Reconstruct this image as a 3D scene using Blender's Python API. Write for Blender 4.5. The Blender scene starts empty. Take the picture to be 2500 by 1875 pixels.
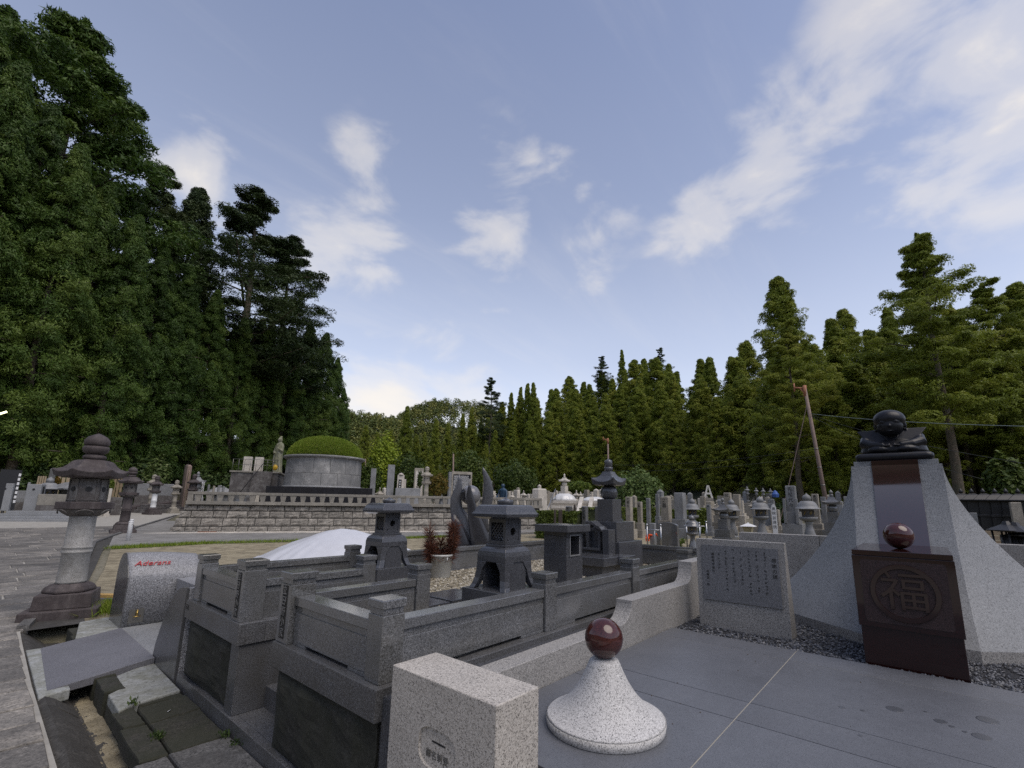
import bpy, bmesh, math, random
import numpy as np
from mathutils import Matrix, Vector
random.seed(7); RNG = np.random.default_rng(7)
SC = bpy.context.scene
COL = SC.collection
R = math.radians
# ------------------------------------------------------------------ camera
C2W = [[0.645024, -0.151518, -0.74899], [-0.764033, -0.109801, -0.635766], [0.014091, 0.982337, -0.186589]]
FPX, PPX, PPY, CAMZ = 1124.687, 1286.606, 1018.628, 1.1
cam = bpy.data.cameras.new("camera"); camo = bpy.data.objects.new("camera", cam); COL.objects.link(camo)
cam.sensor_fit = 'HORIZONTAL'; cam.sensor_width = 36.0; cam.lens = FPX/2500*36
cam.shift_x = -(PPX-1250)/2500; cam.shift_y = (PPY-937.5)/2500
cam.clip_start = 0.05; cam.clip_end = 4000
m3 = Matrix(C2W); camo.matrix_world = Matrix.Translation((0,0,CAMZ)) @ m3.to_4x4()
SC.camera = camo
# ------------------------------------------------------------------ light
SUN_AZ, SUN_EL = 266.0, 60.0                     # soft light through thin cloud, from the right
sd = bpy.data.lights.new("sun","SUN"); sd.energy = 1.3; sd.angle = R(48); sd.color = (1.0,0.92,0.80)
so = bpy.data.objects.new("sun", sd); COL.objects.link(so)
sv = Vector((math.cos(R(SUN_AZ))*math.cos(R(SUN_EL)), math.sin(R(SUN_AZ))*math.cos(R(SUN_EL)), math.sin(R(SUN_EL))))
so.rotation_euler = sv.to_track_quat('Z','Y').to_euler(); so.location = (-20,-20,60)
SC.view_settings.view_transform = 'Standard'; SC.view_settings.look = 'None'
SC.view_settings.exposure = 0.72; SC.view_settings.gamma = 1.0; SC.view_settings.use_curve_mapping = False
SC.cycles.use_denoising = False
SC.cycles.max_bounces = 6; SC.cycles.diffuse_bounces = 3; SC.cycles.glossy_bounces = 3; SC.cycles.transmission_bounces = 3; SC.cycles.transparent_max_bounces = 6
SC.cycles.sample_clamp_indirect = 6.0

def wnode(nt, t, **kw):
    n = nt.nodes.new(t)
    for k, v in kw.items(): setattr(n, k, v)
    return n
W = bpy.data.worlds.new("World"); SC.world = W; W.use_nodes = True
nt = W.node_tree; nt.nodes.clear(); L = nt.links.new
def mth(nt, op, a, b=None, c=None, clamp=False):
    n = nt.nodes.new('ShaderNodeMath'); n.operation = op; n.use_clamp = clamp
    for i, v in enumerate((a, b, c)):
        if v is None: continue
        if isinstance(v, (int, float)): n.inputs[i].default_value = v
        else: nt.links.new(v, n.inputs[i])
    return n.outputs[0]
def ramp(nt, fac, stops, interp='LINEAR'):
    n = nt.nodes.new('ShaderNodeValToRGB'); cr = n.color_ramp; cr.interpolation = interp
    while len(cr.elements) < len(stops): cr.elements.new(0.5)
    for e, (p, c) in zip(cr.elements, stops):
        e.position = p; e.color = (c, c, c, 1) if isinstance(c, (int, float)) else (*c, 1)
    if fac is not None: nt.links.new(fac, n.inputs[0])
    return n.outputs[0]
def mix(nt, fac, a, b, blend='MIX'):
    n = nt.nodes.new('ShaderNodeMix'); n.data_type = 'RGBA'; n.blend_type = blend
    for i, v in ((0, fac), (6, a), (7, b)):
        if isinstance(v, (int, float)): n.inputs[i].default_value = v
        elif isinstance(v, tuple): n.inputs[i].default_value = (*v, 1)
        else: nt.links.new(v, n.inputs[i])
    return n.outputs[2]
def noise(nt, vec, scale, detail=4, rough=.55, dist=0.0, dim='3D'):
    n = nt.nodes.new('ShaderNodeTexNoise'); n.noise_dimensions = dim
    n.inputs['Scale'].default_value = scale; n.inputs['Detail'].default_value = detail
    n.inputs['Roughness'].default_value = rough; n.inputs['Distortion'].default_value = dist
    if vec is not None: nt.links.new(vec, n.inputs['Vector'])
    return n.outputs['Fac']
def ray(px, py):
    v = m3 @ Vector(((px-PPX)/FPX, (PPY-py)/FPX, -1.0)); return v
# sky: Nishita air + high cloud sheet (clouds lie on a plane overhead, so they foreshorten to the horizon)
sky = wnode(nt, 'ShaderNodeTexSky', sky_type='NISHITA'); sky.sun_disc = False
sky.sun_elevation = R(SUN_EL); sky.sun_rotation = R(90-SUN_AZ); sky.altitude = 800; sky.air_density = 1.0; sky.dust_density = 1.2; sky.ozone_density = 2.0
tc = wnode(nt, 'ShaderNodeTexCoord')
sep = wnode(nt, 'ShaderNodeSeparateXYZ'); L(tc.outputs['Generated'], sep.inputs[0])
zc = mth(nt, 'MAXIMUM', sep.outputs[2], 0.03)
ux = mth(nt, 'DIVIDE', sep.outputs[0], mth(nt,'ADD',zc,.12)); uy = mth(nt, 'DIVIDE', sep.outputs[1], mth(nt,'ADD',zc,.12))
cmb = wnode(nt, 'ShaderNodeCombineXYZ'); L(ux, cmb.inputs[0]); L(uy, cmb.inputs[1])
def blob(px, py, rad, soft=1.0):
    d = ray(px, py).normalized()
    n = wnode(nt, 'ShaderNodeVectorMath', operation='DISTANCE'); L(tc.outputs['Generated'], n.inputs[0]); n.inputs[1].default_value = d
    return mth(nt, 'SUBTRACT', 1.0, mth(nt, 'DIVIDE', n.outputs['Value'], rad), clamp=True)
dens = None
for b in [(2480, 90, 0.28, 0.62, 0.6), (2250, 60, 0.16, 0.34), (1850, 390, 0.16, 0.5, 0.6), (1690, 505, 0.14, 0.45, 0.6), (1900, 480, 0.12, 0.4), (1290, 570, 0.24, 0.4, 0.6), (1270, 490, 0.12, 0.42), (1140, 490, 0.11, 0.38), (1400, 590, 0.14, 0.4), (850, 600, 0.15, 0.52, 0.6), (900, 390, 0.1, 0.45), (480, 425, 0.13, 0.5), (400, 390, 0.12, 0.45), (990, 985, 0.2, 0.75, 0.5), (1080, 960, 0.18, 0.7, 0.5), (1515, 520, 0.11, 0.42)]:
    v = mth(nt, 'MULTIPLY', mth(nt,'POWER',blob(*b[:3]), b[4] if len(b) > 4 else .8), b[3])
    dens = v if dens is None else mth(nt, 'MAXIMUM', dens, v)
mpc = wnode(nt,'ShaderNodeMapping'); mpc.inputs['Scale'].default_value = (1,1,1.9); mpc.inputs['Rotation'].default_value = (.25,.12,.4); L(tc.outputs['Generated'], mpc.inputs[0])
n1 = noise(nt, mpc.outputs[0], 4.6, 11, .54, .3)
mps = wnode(nt,'ShaderNodeMapping'); mps.inputs['Scale'].default_value = (.35,1.7,1); mps.inputs['Rotation'].default_value = (0,0,R(28)); L(cmb.outputs[0], mps.inputs[0])
n2 = noise(nt, mps.outputs[0], 1.3, 9, .62, .5)
base = ramp(nt, n2, [(.48,0.0),(.80,.55)], 'EASE')
puff = ramp(nt, mth(nt, 'ADD', dens, mth(nt,'MULTIPLY_ADD',n1,2.1,-1.05)), [(.22,0.0),(.60,.42),(1.1,.78)], 'EASE')
puff = mth(nt,'MULTIPLY',puff,ramp(nt,dens,[(.02,0.0),(.25,1.0)]))
cl = mth(nt, 'ADD', mth(nt,'MULTIPLY',base,.38), puff, clamp=True)
# thin veil thickening to the horizon
veil = mth(nt, 'MULTIPLY', ramp(nt, sep.outputs[2], [(0.0,.85),(.12,.68),(.30,.42),(.55,.20),(.85,.08)]), ramp(nt, noise(nt, cmb.outputs[0], .35, 3), [(.3,.8),(.7,1.0)]))
skyc = mix(nt, 1.0, sky.outputs[0], (1.2, 1.02, 1.0), 'MULTIPLY')
veilc = mix(nt, veil, skyc, (6.2, 6.45, 7.0))
cloudc = ramp(nt, n1, [(.36,(5.1, 5.0, 5.05)),(.72,(6.3, 5.8, 5.1))])
outc = mix(nt, cl, veilc, cloudc)
bg = wnode(nt, 'ShaderNodeBackground'); L(outc, bg.inputs[0]); bg.inputs[1].default_value = 0.1
wo = wnode(nt, 'ShaderNodeOutputWorld'); L(bg.outputs[0], wo.inputs[0])

# ------------------------------------------------------------------ ground shape
KN = [(0,-.55),(8,-.55),(24,-.22),(45,.45),(65,1.3),(90,2.5),(400,10)]
def gz(x, y): return float(np.interp(math.hypot(x,y), [k[0] for k in KN], [k[1] for k in KN]))
def at(px, py, d):
    v = ray(px, py); k = d/math.hypot(v.x, v.y); return Vector((v.x*k, v.y*k, CAMZ+v.z*k))
def onz(px, py, z):
    v = ray(px, py); k = (z-CAMZ)/v.z; return Vector((v.x*k, v.y*k, z))
def gnd(px, d, py=1240):
    p = at(px, py, d); return Vector((p.x, p.y, gz(p.x, p.y)))
# ------------------------------------------------------------------ things
def tag(o, label=None, cat=None, group=None, kind=None):
    if label: o['label'] = label
    if cat: o['category'] = cat
    if group: o['group'] = group
    if kind: o['kind'] = kind
    return o
def thing(name, label, cat, loc=(0,0,0), rz=0.0, group=None):
    o = bpy.data.objects.new(name, None); COL.objects.link(o); o.empty_display_size = .1
    o.location = loc; o.rotation_euler = (0,0,rz); return tag(o, label, cat, group)
def link(name, me, mat, parent=None, loc=None, bevel=0.0, seg=2):
    o = bpy.data.objects.new(name, me); COL.objects.link(o)
    if mat is not None and not me.materials: me.materials.append(mat)
    if parent is not None: o.parent = parent
    if loc is not None: o.location = loc
    if bevel:
        b = o.modifiers.new("bevel",'BEVEL'); b.width = bevel; b.segments = seg; b.limit_method = 'ANGLE'; b.angle_limit = R(40); b.harden_normals = False
    return o
def copy_tree(o, parent=None):
    c = o.copy(); COL.objects.link(c)
    if parent is not None: c.parent = parent
    for ch in list(o.children): copy_tree(ch, c)
    return c
def dup(root, loc, rz=0.0, sc=1.0, label=None, group=None):
    c = copy_tree(root); c.location = loc; c.rotation_euler = (0,0,rz); c.scale = (sc,sc,sc) if isinstance(sc,(int,float)) else sc
    if label: c['label'] = label
    if group: c['group'] = group
    return c
class MB:
    def __init__(s): s.v = []; s.f = []; s.sm = []
    def add(s, vs, fs, smooth=False):
        n = len(s.v); s.v += [tuple(v) for v in vs]; s.f += [tuple(i+n for i in f) for f in fs]; s.sm += [smooth]*len(fs); return s
    def box(s, x0,x1,y0,y1,z0,z1):
        return s.add([(x0,y0,z0),(x1,y0,z0),(x1,y1,z0),(x0,y1,z0),(x0,y0,z1),(x1,y0,z1),(x1,y1,z1),(x0,y1,z1)],
            [(0,3,2,1),(4,5,6,7),(0,1,5,4),(1,2,6,5),(2,3,7,6),(3,0,4,7)])
    def cbox(s, cx,cy,z0,wx,wy,h): return s.box(cx-wx/2,cx+wx/2,cy-wy/2,cy+wy/2,z0,z0+h)
    def loops(s, rings, smooth=False, cap=True, closed=True):
        n = len(rings[0]); vs = [p for r in rings for p in r]; fs = []
        for i in range(len(rings)-1):
            for j in range(n if closed else n-1):
                k = (j+1)%n; fs.append((i*n+j, i*n+k, (i+1)*n+k, (i+1)*n+j))
        s.add(vs, fs, smooth)
        if cap:
            b = len(s.v)-len(vs); s.f.append(tuple(b+j for j in reversed(range(n)))); s.f.append(tuple(b+len(vs)-n+j for j in range(n))); s.sm += [False,False]
        return s
    def lathe(s, prof, n=24, c=(0,0), smooth=True, rot=0.0, sx=1.0, sy=1.0):
        return s.loops([[(c[0]+sx*r*math.cos(rot+2*math.pi*j/n), c[1]+sy*r*math.sin(rot+2*math.pi*j/n), z) for j in range(n)] for z, r in prof], smooth)
    def sq(s, prof, c=(0,0), smooth=False):            # square sections (z, hx[, hy])
        rg = []
        for p in prof:
            z, hx = p[0], p[1]; hy = p[2] if len(p) > 2 else hx
            rg.append([(c[0]-hx,c[1]-hy,z),(c[0]+hx,c[1]-hy,z),(c[0]+hx,c[1]+hy,z),(c[0]-hx,c[1]+hy,z)])
        return s.loops(rg, smooth)
    def prism(s, poly, a0, a1, axis='z', smooth=False):
        f = {'z': lambda p,a:(p[0],p[1],a), 'y': lambda p,a:(p[0],a,p[1]), 'x': lambda p,a:(a,p[0],p[1])}[axis]
        return s.loops([[f(p,a0) for p in poly],[f(p,a1) for p in poly]], smooth)
    def tube(s, pts, rad, n=8, smooth=True):
        pts = [Vector(p) for p in pts]; rg = []
        for i, p in enumerate(pts):
            t = (pts[min(i+1,len(pts)-1)]-pts[max(i-1,0)]).normalized()
            a = t.cross(Vector((0,0,1)) if abs(t.z) < .9 else Vector((1,0,0))).normalized(); b = t.cross(a)
            r = rad[i] if isinstance(rad,(list,tuple)) else rad
            rg.append([tuple(p+a*(r*math.cos(2*math.pi*j/n))+b*(r*math.sin(2*math.pi*j/n))) for j in range(n)])
        return s.loops(rg, smooth)
    def sphere(s, c, r, n=20, m=12, sc=(1,1,1)):
        pr = [[(c[0]+sc[0]*r*math.sin(max(.02,math.pi*i/m if i<m else math.pi-.02))*math.cos(2*math.pi*j/n), c[1]+sc[1]*r*math.sin(max(.02,math.pi*i/m if i<m else math.pi-.02))*math.sin(2*math.pi*j/n), c[2]-sc[2]*r*math.cos(math.pi*i/m)) for j in range(n)] for i in range(m+1)]
        return s.loops(pr, True)
    def xf(s, mat):
        s.v = [tuple(mat @ Vector(v)) for v in s.v]; return s
    def mesh(s, name, off=None):
        me = bpy.data.meshes.new(name)
        v = s.v if off is None else [(a[0]-off[0],a[1]-off[1],a[2]-off[2]) for a in s.v]
        me.from_pydata(v, [], s.f); me.polygons.foreach_set('use_smooth', s.sm)
        bm = bmesh.new(); bm.from_mesh(me); bmesh.ops.recalc_face_normals(bm, faces=bm.faces); bm.to_mesh(me); bm.free()
        me.update(); return me
    def build(s, name, mat, parent=None, bevel=0.0, world=False, label=None, kind=None, seg=2):
        off = None
        if world and parent is not None:
            p = parent
            while p.parent is not None: p = p.parent
            off = p.location
        o = link(name, s.mesh(name, off), mat, parent, None, bevel, seg)
        if label: o['label'] = label
        if kind: o['kind'] = kind
        return o
_plain = {}
def text_mesh(s, size, depth=0.004, spacing=1.0, shear=0.0, align='CENTER', line=1.0):
    cu = bpy.data.curves.new("txt",'FONT'); cu.body = s; cu.size = size; cu.extrude = depth; cu.align_x = align; cu.align_y = 'CENTER'
    cu.space_character = spacing; cu.shear = shear; cu.space_line = line; cu.resolution_u = 3
    o = bpy.data.objects.new("txt", cu); COL.objects.link(o)
    dg = bpy.context.evaluated_depsgraph_get(); me = bpy.data.meshes.new_from_object(o.evaluated_get(dg))
    bpy.data.objects.remove(o); bpy.data.curves.remove(cu); me.materials.clear(); return me
def put_text(s, size, mat, parent, origin, xdir, ydir, depth=.002, name='lettering', world=True, **kw):
    me = text_mesh(s, size, depth, **kw); x = Vector(xdir).normalized(); y = Vector(ydir).normalized(); z = x.cross(y)
    m = Matrix((x, y, z)).transposed().to_4x4(); m.translation = Vector(origin)
    if world:
        p = parent
        while p.parent is not None: p = p.parent
        m = Matrix.Translation(-Vector(p.location)) @ m
    me.transform(m); return link(name, me, mat, parent)
# ------------------------------------------------------------------ materials
def newmat(name):
    m = bpy.data.materials.new(name); m.use_nodes = True; n = m.node_tree; n.nodes.clear()
    out = n.nodes.new('ShaderNodeOutputMaterial'); b = n.nodes.new('ShaderNodeBsdfPrincipled'); n.links.new(b.outputs[0], out.inputs[0])
    tcn = n.nodes.new('ShaderNodeTexCoord'); oi = n.nodes.new('ShaderNodeObjectInfo')
    va = n.nodes.new('ShaderNodeVectorMath'); va.operation = 'MULTIPLY_ADD'
    cb = n.nodes.new('ShaderNodeCombineXYZ')
    for i in range(3): n.links.new(oi.outputs['Random'], cb.inputs[i])
    n.links.new(cb.outputs[0], va.inputs[0]); va.inputs[1].default_value = (37.0,19.0,53.0); n.links.new(tcn.outputs['Object'], va.inputs[2])
    return m, n, b, va.outputs[0], oi
def bump(n, b, h, strength, dist):
    bn = n.nodes.new('ShaderNodeBump'); bn.inputs['Strength'].default_value = strength; bn.inputs['Distance'].default_value = dist
    n.links.new(h, bn.inputs['Height']); n.links.new(bn.outputs[0], b.inputs['Normal'])
def granite(name, dark, mid, light, scale=230, rough=.45, spec=.5, stain=None, stain_amt=.0, stain_scale=2.5, vary=.06, bmp=.15, contrast=.16, coat=0.0, drip=None, drip_amt=.5, mott=0.0):
    """speckled stone: dark mica flecks, pale feldspar, slow tone drift, optional weather stains"""
    m, n, b, vec, oi = newmat(name)
    f = noise(n, vec, scale, 2, .6); g = noise(n, vec, scale*.42, 2, .5)
    contrast *= .62
    sp = ramp(n, f, [(.5-contrast*1.45,dark),(.5-contrast*.75,mid),(.5+contrast*.5,mid),(.5+contrast*1.5,light)])
    sp2 = ramp(n, g, [(.34,.66),(.43,1.0),(.58,1.0),(.68,1.14)])
    c = mix(n, 1.0, sp, sp2, 'MULTIPLY')
    slow = ramp(n, noise(n, vec, 1.7, 5, .6), [(.3,1-vary*2),(.7,1+vary*2)])
    c = mix(n, 1.0, c, slow, 'MULTIPLY')
    if mott: c = mix(n, 1.0, c, ramp(n, noise(n, vec, 17, 9, .74, .4), [(.30,1-mott),(.5,1.0),(.68,1+mott*.7)]), 'MULTIPLY')
    rv = mth(n,'MULTIPLY_ADD', oi.outputs['Random'], vary*2, 1-vary)
    c = mix(n, 1.0, c, rv, 'MULTIPLY')
    if stain is not None:
        sm = ramp(n, noise(n, vec, stain_scale, 8, .65, .5), [(.5-.22*stain_amt-.08,0.0),(.74-.25*stain_amt,1.0)])
        if stain_amt > 1.5: sm = mth(n, 'MULTIPLY', sm, 1.0)
        c = mix(n, mth(n,'MULTIPLY',sm,min(1.0,.45+.4*stain_amt)), c, stain)
    if drip is not None:
        mp = n.nodes.new('ShaderNodeMapping'); mp.inputs['Scale'].default_value = (9,9,.9); n.links.new(vec, mp.inputs[0])
        dm = ramp(n, noise(n, mp.outputs[0], 1.0, 5, .6), [(.52,0.0),(.72,1.0)])
        c = mix(n, mth(n,'MULTIPLY',dm,drip_amt), c, drip)
    n.links.new(c, b.inputs['Base Color']); b.inputs['Roughness'].default_value = rough
    rr = ramp(n, noise(n, vec, 3.0, 5), [(.3,max(.05,rough-.07)),(.7,min(1,rough+.08))]); n.links.new(rr, b.inputs['Roughness'])
    b.inputs['Specular IOR Level'].default_value = spec
    if coat: b.inputs['Coat Weight'].default_value = coat; b.inputs['Coat Roughness'].default_value = .05
    if bmp: bump(n, b, f, bmp, .0015)
    return m
def plain(name, col, rough=.5, metal=0.0, spec=.5, vary=.0, emit=0.0, bmp=0.0, bscale=40):
    m, n, b, vec, oi = newmat(name)
    if vary:
        c = mix(n, 1.0, col, ramp(n, noise(n, vec, 6, 5), [(.25,1-vary),(.75,1+vary)]), 'MULTIPLY'); n.links.new(c, b.inputs['Base Color'])
    else: b.inputs['Base Color'].default_value = (*col,1)
    b.inputs['Roughness'].default_value = rough; b.inputs['Metallic'].default_value = metal; b.inputs['Specular IOR Level'].default_value = spec
    if emit: b.inputs['Emission Color'].default_value = (*col,1); b.inputs['Emission Strength'].default_value = emit
    if bmp: bump(n, b, noise(n, vec, bscale, 6, .65), bmp, .02)
    return m
def leafmat(name, c0, c1, c2, trans=.25, rough=.55):
    m, n, b, vec, oi = newmat(name)
    a = n.nodes.new('ShaderNodeAttribute'); a.attribute_name = 'tint'
    f = mth(n,'MULTIPLY_ADD', oi.outputs['Random'], .34, mth(n,'MULTIPLY',a.outputs['Fac'],.66))
    c = ramp(n, f, [(.05,c0),(.5,c1),(.95,c2)]); n.links.new(c, b.inputs['Base Color']); b.inputs['Roughness'].default_value = rough; b.inputs['Specular IOR Level'].default_value = .25
    t = n.nodes.new('ShaderNodeBsdfTranslucent'); n.links.new(c, t.inputs[0])
    ms = n.nodes.new('ShaderNodeMixShader'); ms.inputs[0].default_value = trans
    out = [x for x in n.nodes if x.type == 'OUTPUT_MATERIAL'][0]
    n.links.new(b.outputs[0], ms.inputs[1]); n.links.new(t.outputs[0], ms.inputs[2]); n.links.new(ms.outputs[0], out.inputs[0]); return m
def earth(name, c0, c1, c2, scale=6, bmp=.5, fine=90, rough=.9, bd=.03):
    m, n, b, vec, oi = newmat(name)
    f = noise(n, vec, scale, 8, .65, .3); g = noise(n, vec, fine, 3, .6)
    c = ramp(n, f, [(.32,c0),(.5,c1),(.68,c2)]); c = mix(n, 1.0, c, ramp(n, g, [(.3,.72),(.7,1.25)]), 'MULTIPLY')
    n.links.new(c, b.inputs['Base Color']); b.inputs['Roughness'].default_value = rough; b.inputs['Specular IOR Level'].default_value = .25
    h = mth(n, 'ADD', f, mth(n,'MULTIPLY',g,.35)); bump(n, b, h, bmp, bd); return m

M = {}
M['white_granite'] = granite('white_granite',(.11,.10,.09),(.45,.415,.365),(.56,.525,.475),scale=190,rough=.6,contrast=.15)
M['cone_granite'] = granite('cone_granite',(.10,.10,.10),(.49,.478,.46),(.60,.59,.57),scale=190,rough=.6,contrast=.15)
M['wall_granite'] = granite('wall_granite',(.055,.055,.055),(.265,.255,.24),(.42,.405,.38),scale=170,rough=.55,contrast=.15)
M['monument_granite'] = granite('monument_granite',(.07,.074,.078),(.235,.242,.247),(.35,.357,.362),scale=190,rough=.5,contrast=.17,mott=0.07)
M['fence_granite'] = granite('fence_granite',(.022,.023,.025),(.115,.118,.123),(.26,.262,.268),scale=190,rough=.13,spec=.8,contrast=.15,stain=(.07,.065,.05),stain_amt=.25,stain_scale=1.6)
M['ledge_granite'] = granite('ledge_granite',(.02,.02,.023),(.090,.092,.098),(.20,.203,.21),scale=190,rough=.3,contrast=.15,stain=(.06,.055,.045),stain_amt=.3)
M['dark_granite'] = granite('dark_granite',(.014,.015,.017),(.062,.064,.071),(.14,.143,.152),scale=200,rough=.16,contrast=.16,vary=.05)
M['black_granite'] = granite('black_granite',(.006,.006,.008),(.015,.015,.018),(.035,.035,.04),scale=330,rough=.12,bmp=0)
M['floor_slab'] = granite('floor_slab',(.05,.053,.058),(.108,.113,.126),(.155,.161,.176),scale=420,rough=.46,contrast=.2,vary=.05,bmp=.05,mott=0.1)
M['red_granite'] = granite('red_granite',(.006,.0025,.0025),(.018,.0055,.005),(.042,.013,.012),scale=300,rough=.06,contrast=.17,bmp=0,spec=.6)
M['red_ball'] = granite('red_ball',(.015,.005,.005),(.055,.016,.014),(.11,.035,.03),scale=240,rough=.05,contrast=.17,bmp=0,spec=.6)
M['red_mirror'] = granite('red_mirror',(.008,.003,.003),(.032,.010,.010),(.06,.02,.02),scale=300,rough=.03,contrast=.17,bmp=0,spec=1.0,coat=1.0)
M['red_rough'] = granite('red_rough',(.012,.007,.007),(.032,.017,.017),(.06,.034,.034),scale=180,rough=.6,contrast=.17,bmp=.6)
M['rough_stone'] = granite('rough_stone',(.010,.0095,.008),(.030,.0285,.024),(.060,.057,.048),scale=90,rough=.85,stain=(.018,.020,.011),stain_amt=.7,stain_scale=3.5,bmp=.8,mott=0.6)
M['old_stone'] = granite('old_stone',(.06,.06,.055),(.19,.185,.175),(.28,.27,.26),scale=150,rough=.8,stain=(.045,.036,.034),stain_amt=.75,stain_scale=3.2,bmp=.5,drip=(.05,.042,.04),mott=0.45)
M['lantern_post'] = granite('lantern_post',(.07,.07,.07),(.30,.295,.28),(.42,.41,.39),scale=170,rough=.75,stain=(.16,.15,.13),stain_amt=.3,stain_scale=5,bmp=.3,mott=0.22)
M['dark_old_stone'] = granite('dark_old_stone',(.03,.025,.025),(.085,.070,.068),(.14,.12,.115),scale=150,rough=.75,stain=(.035,.026,.026),stain_amt=.7,stain_scale=4,bmp=.5,drip=(.17,.15,.14),drip_amt=.35,mott=0.55)
M['paving'] = granite('paving',(.04,.04,.038),(.115,.112,.107),(.20,.195,.185),scale=80,rough=.85,stain=(.05,.048,.045),stain_amt=.55,stain_scale=4,bmp=.5,vary=.13,mott=0.5)
M['flagstone'] = granite('flagstone',(.09,.082,.07),(.215,.195,.167),(.31,.285,.25),scale=60,rough=.8,stain=(.085,.083,.08),stain_amt=.55,stain_scale=2.6,bmp=.5,vary=.34,mott=0.35)
M['mossy'] = granite('mossy',(.012,.0115,.0095),(.036,.033,.027),(.07,.064,.053),scale=80,rough=.9,stain=(.022,.024,.012),stain_amt=.8,stain_scale=5,bmp=.9,mott=0.65)
M['wall_block'] = granite('wall_block',(.12,.11,.095),(.31,.285,.245),(.44,.41,.36),scale=40,rough=.85,stain=(.075,.07,.062),stain_amt=.55,stain_scale=3,bmp=.8,vary=.14,mott=0.4)
M['rail_stone'] = granite('rail_stone',(.13,.12,.10),(.285,.262,.22),(.37,.345,.295),scale=110,rough=.75,stain=(.12,.115,.10),stain_amt=.45,stain_scale=2,bmp=.3,drip=(.11,.105,.095),drip_amt=.35,mott=0.25)
M['tan_stone'] = granite('tan_stone',(.14,.125,.10),(.36,.325,.265),(.47,.43,.365),scale=110,rough=.75,stain=(.13,.12,.10),stain_amt=.45,bmp=.3,mott=0.25)
M['pale_stone'] = granite('pale_stone',(.32,.29,.25),(.60,.555,.48),(.70,.66,.59),scale=90,rough=.7,stain=(.25,.23,.20),stain_amt=.35,bmp=.2)
M['grey_stone'] = granite('grey_stone',(.08,.082,.085),(.225,.23,.235),(.33,.335,.34),scale=130,rough=.55,stain=(.10,.10,.095),stain_amt=.35,bmp=.2,mott=0.15)
M['drum_stone'] = granite('drum_stone',(.15,.148,.14),(.36,.352,.33),(.47,.46,.44),scale=30,rough=.7,stain=(.11,.112,.112),stain_amt=.75,stain_scale=.9,bmp=.3,vary=.09,mott=0.18)
M['concrete'] = granite('concrete',(.14,.135,.125),(.235,.228,.212),(.31,.30,.285),scale=60,rough=.9,stain=(.12,.115,.105),stain_amt=.55,stain_scale=1.5,bmp=.5,mott=0.25)
M['mortar'] = granite('mortar',(.20,.205,.20),(.30,.31,.305),(.36,.37,.365),scale=60,rough=.85,stain=(.13,.13,.08),stain_amt=.4,stain_scale=6,bmp=.2,mott=0.2)
M['gutter'] = granite('gutter',(.02,.019,.017),(.062,.058,.052),(.10,.095,.085),scale=60,rough=.9,stain=(.03,.028,.024),stain_amt=.7,stain_scale=4,bmp=.7,mott=0.5)
M['bronze'] = granite('bronze',(.004,.0043,.006),(.007,.0075,.010),(.011,.012,.015),scale=60,rough=.36,bmp=.02,spec=.3,contrast=.2,vary=.03)
M['statue_green'] = granite('statue_green',(.13,.13,.06),(.25,.245,.14),(.36,.35,.26),scale=30,rough=.75,stain=(.10,.105,.075),stain_amt=.6,stain_scale=3,bmp=.2,drip=(.42,.40,.34),drip_amt=.5)
M['ink'] = plain('ink',(.012,.012,.013),.7)
M['carved_soft'] = plain('carved_soft',(.10,.095,.085),.9)
M['carved'] = plain('carved',(.022,.021,.018),.9)
M['gilt'] = plain('gilt',(.42,.30,.08),.4,.6)
M['red_paint'] = plain('red_paint',(.36,.012,.016),.4)
M['white_paint'] = plain('white_paint',(.66,.66,.65),.45,vary=.04)
M['plastic_white'] = plain('plastic_white',(.52,.52,.49),.35,vary=.05)
M['steel'] = plain('steel',(.36,.37,.38),.35,1.0)
M['dull_metal'] = plain('dull_metal',(.18,.175,.16),.4,.7)
M['brass'] = plain('brass',(.48,.33,.10),.3,1.0)
M['black_iron'] = plain('black_iron',(.012,.012,.013),.45)
M['rust_pole'] = plain('rust_pole',(.20,.145,.12),.8,vary=.15,bmp=.2)
M['rust_iron'] = plain('rust_iron',(.33,.14,.075),.7,vary=.2)
M['bark'] = granite('bark',(.05,.035,.024),(.115,.085,.06),(.19,.15,.11),scale=14,rough=.95,bmp=1.0,stain=(.045,.05,.03),stain_amt=.5)
M['wood'] = plain('wood',(.30,.235,.155),.8,vary=.15)
M['dark_wood'] = plain('dark_wood',(.075,.06,.05),.85,vary=.2)
M['board'] = plain('board',(.52,.33,.11),.6,vary=.1)
M['blue_cloth'] = plain('blue_cloth',(.04,.10,.32),.6)
M['orange_cloth'] = plain('orange_cloth',(.75,.09,.015),.7)
M['straw'] = plain('straw',(.20,.15,.09),.9,vary=.25)
M['yellow'] = plain('yellow',(.6,.38,.03),.6)
M['wire'] = plain('wire',(.03,.035,.035),.6)
M['dry_needle'] = leafmat('dry_needle',(.05,.018,.012),(.10,.036,.022),(.17,.07,.035),.1)
M['joint'] = plain('joint',(.30,.28,.235),.9,vary=.1)
M['dark_joint'] = plain('dark_joint',(.035,.034,.032),.95)

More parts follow.
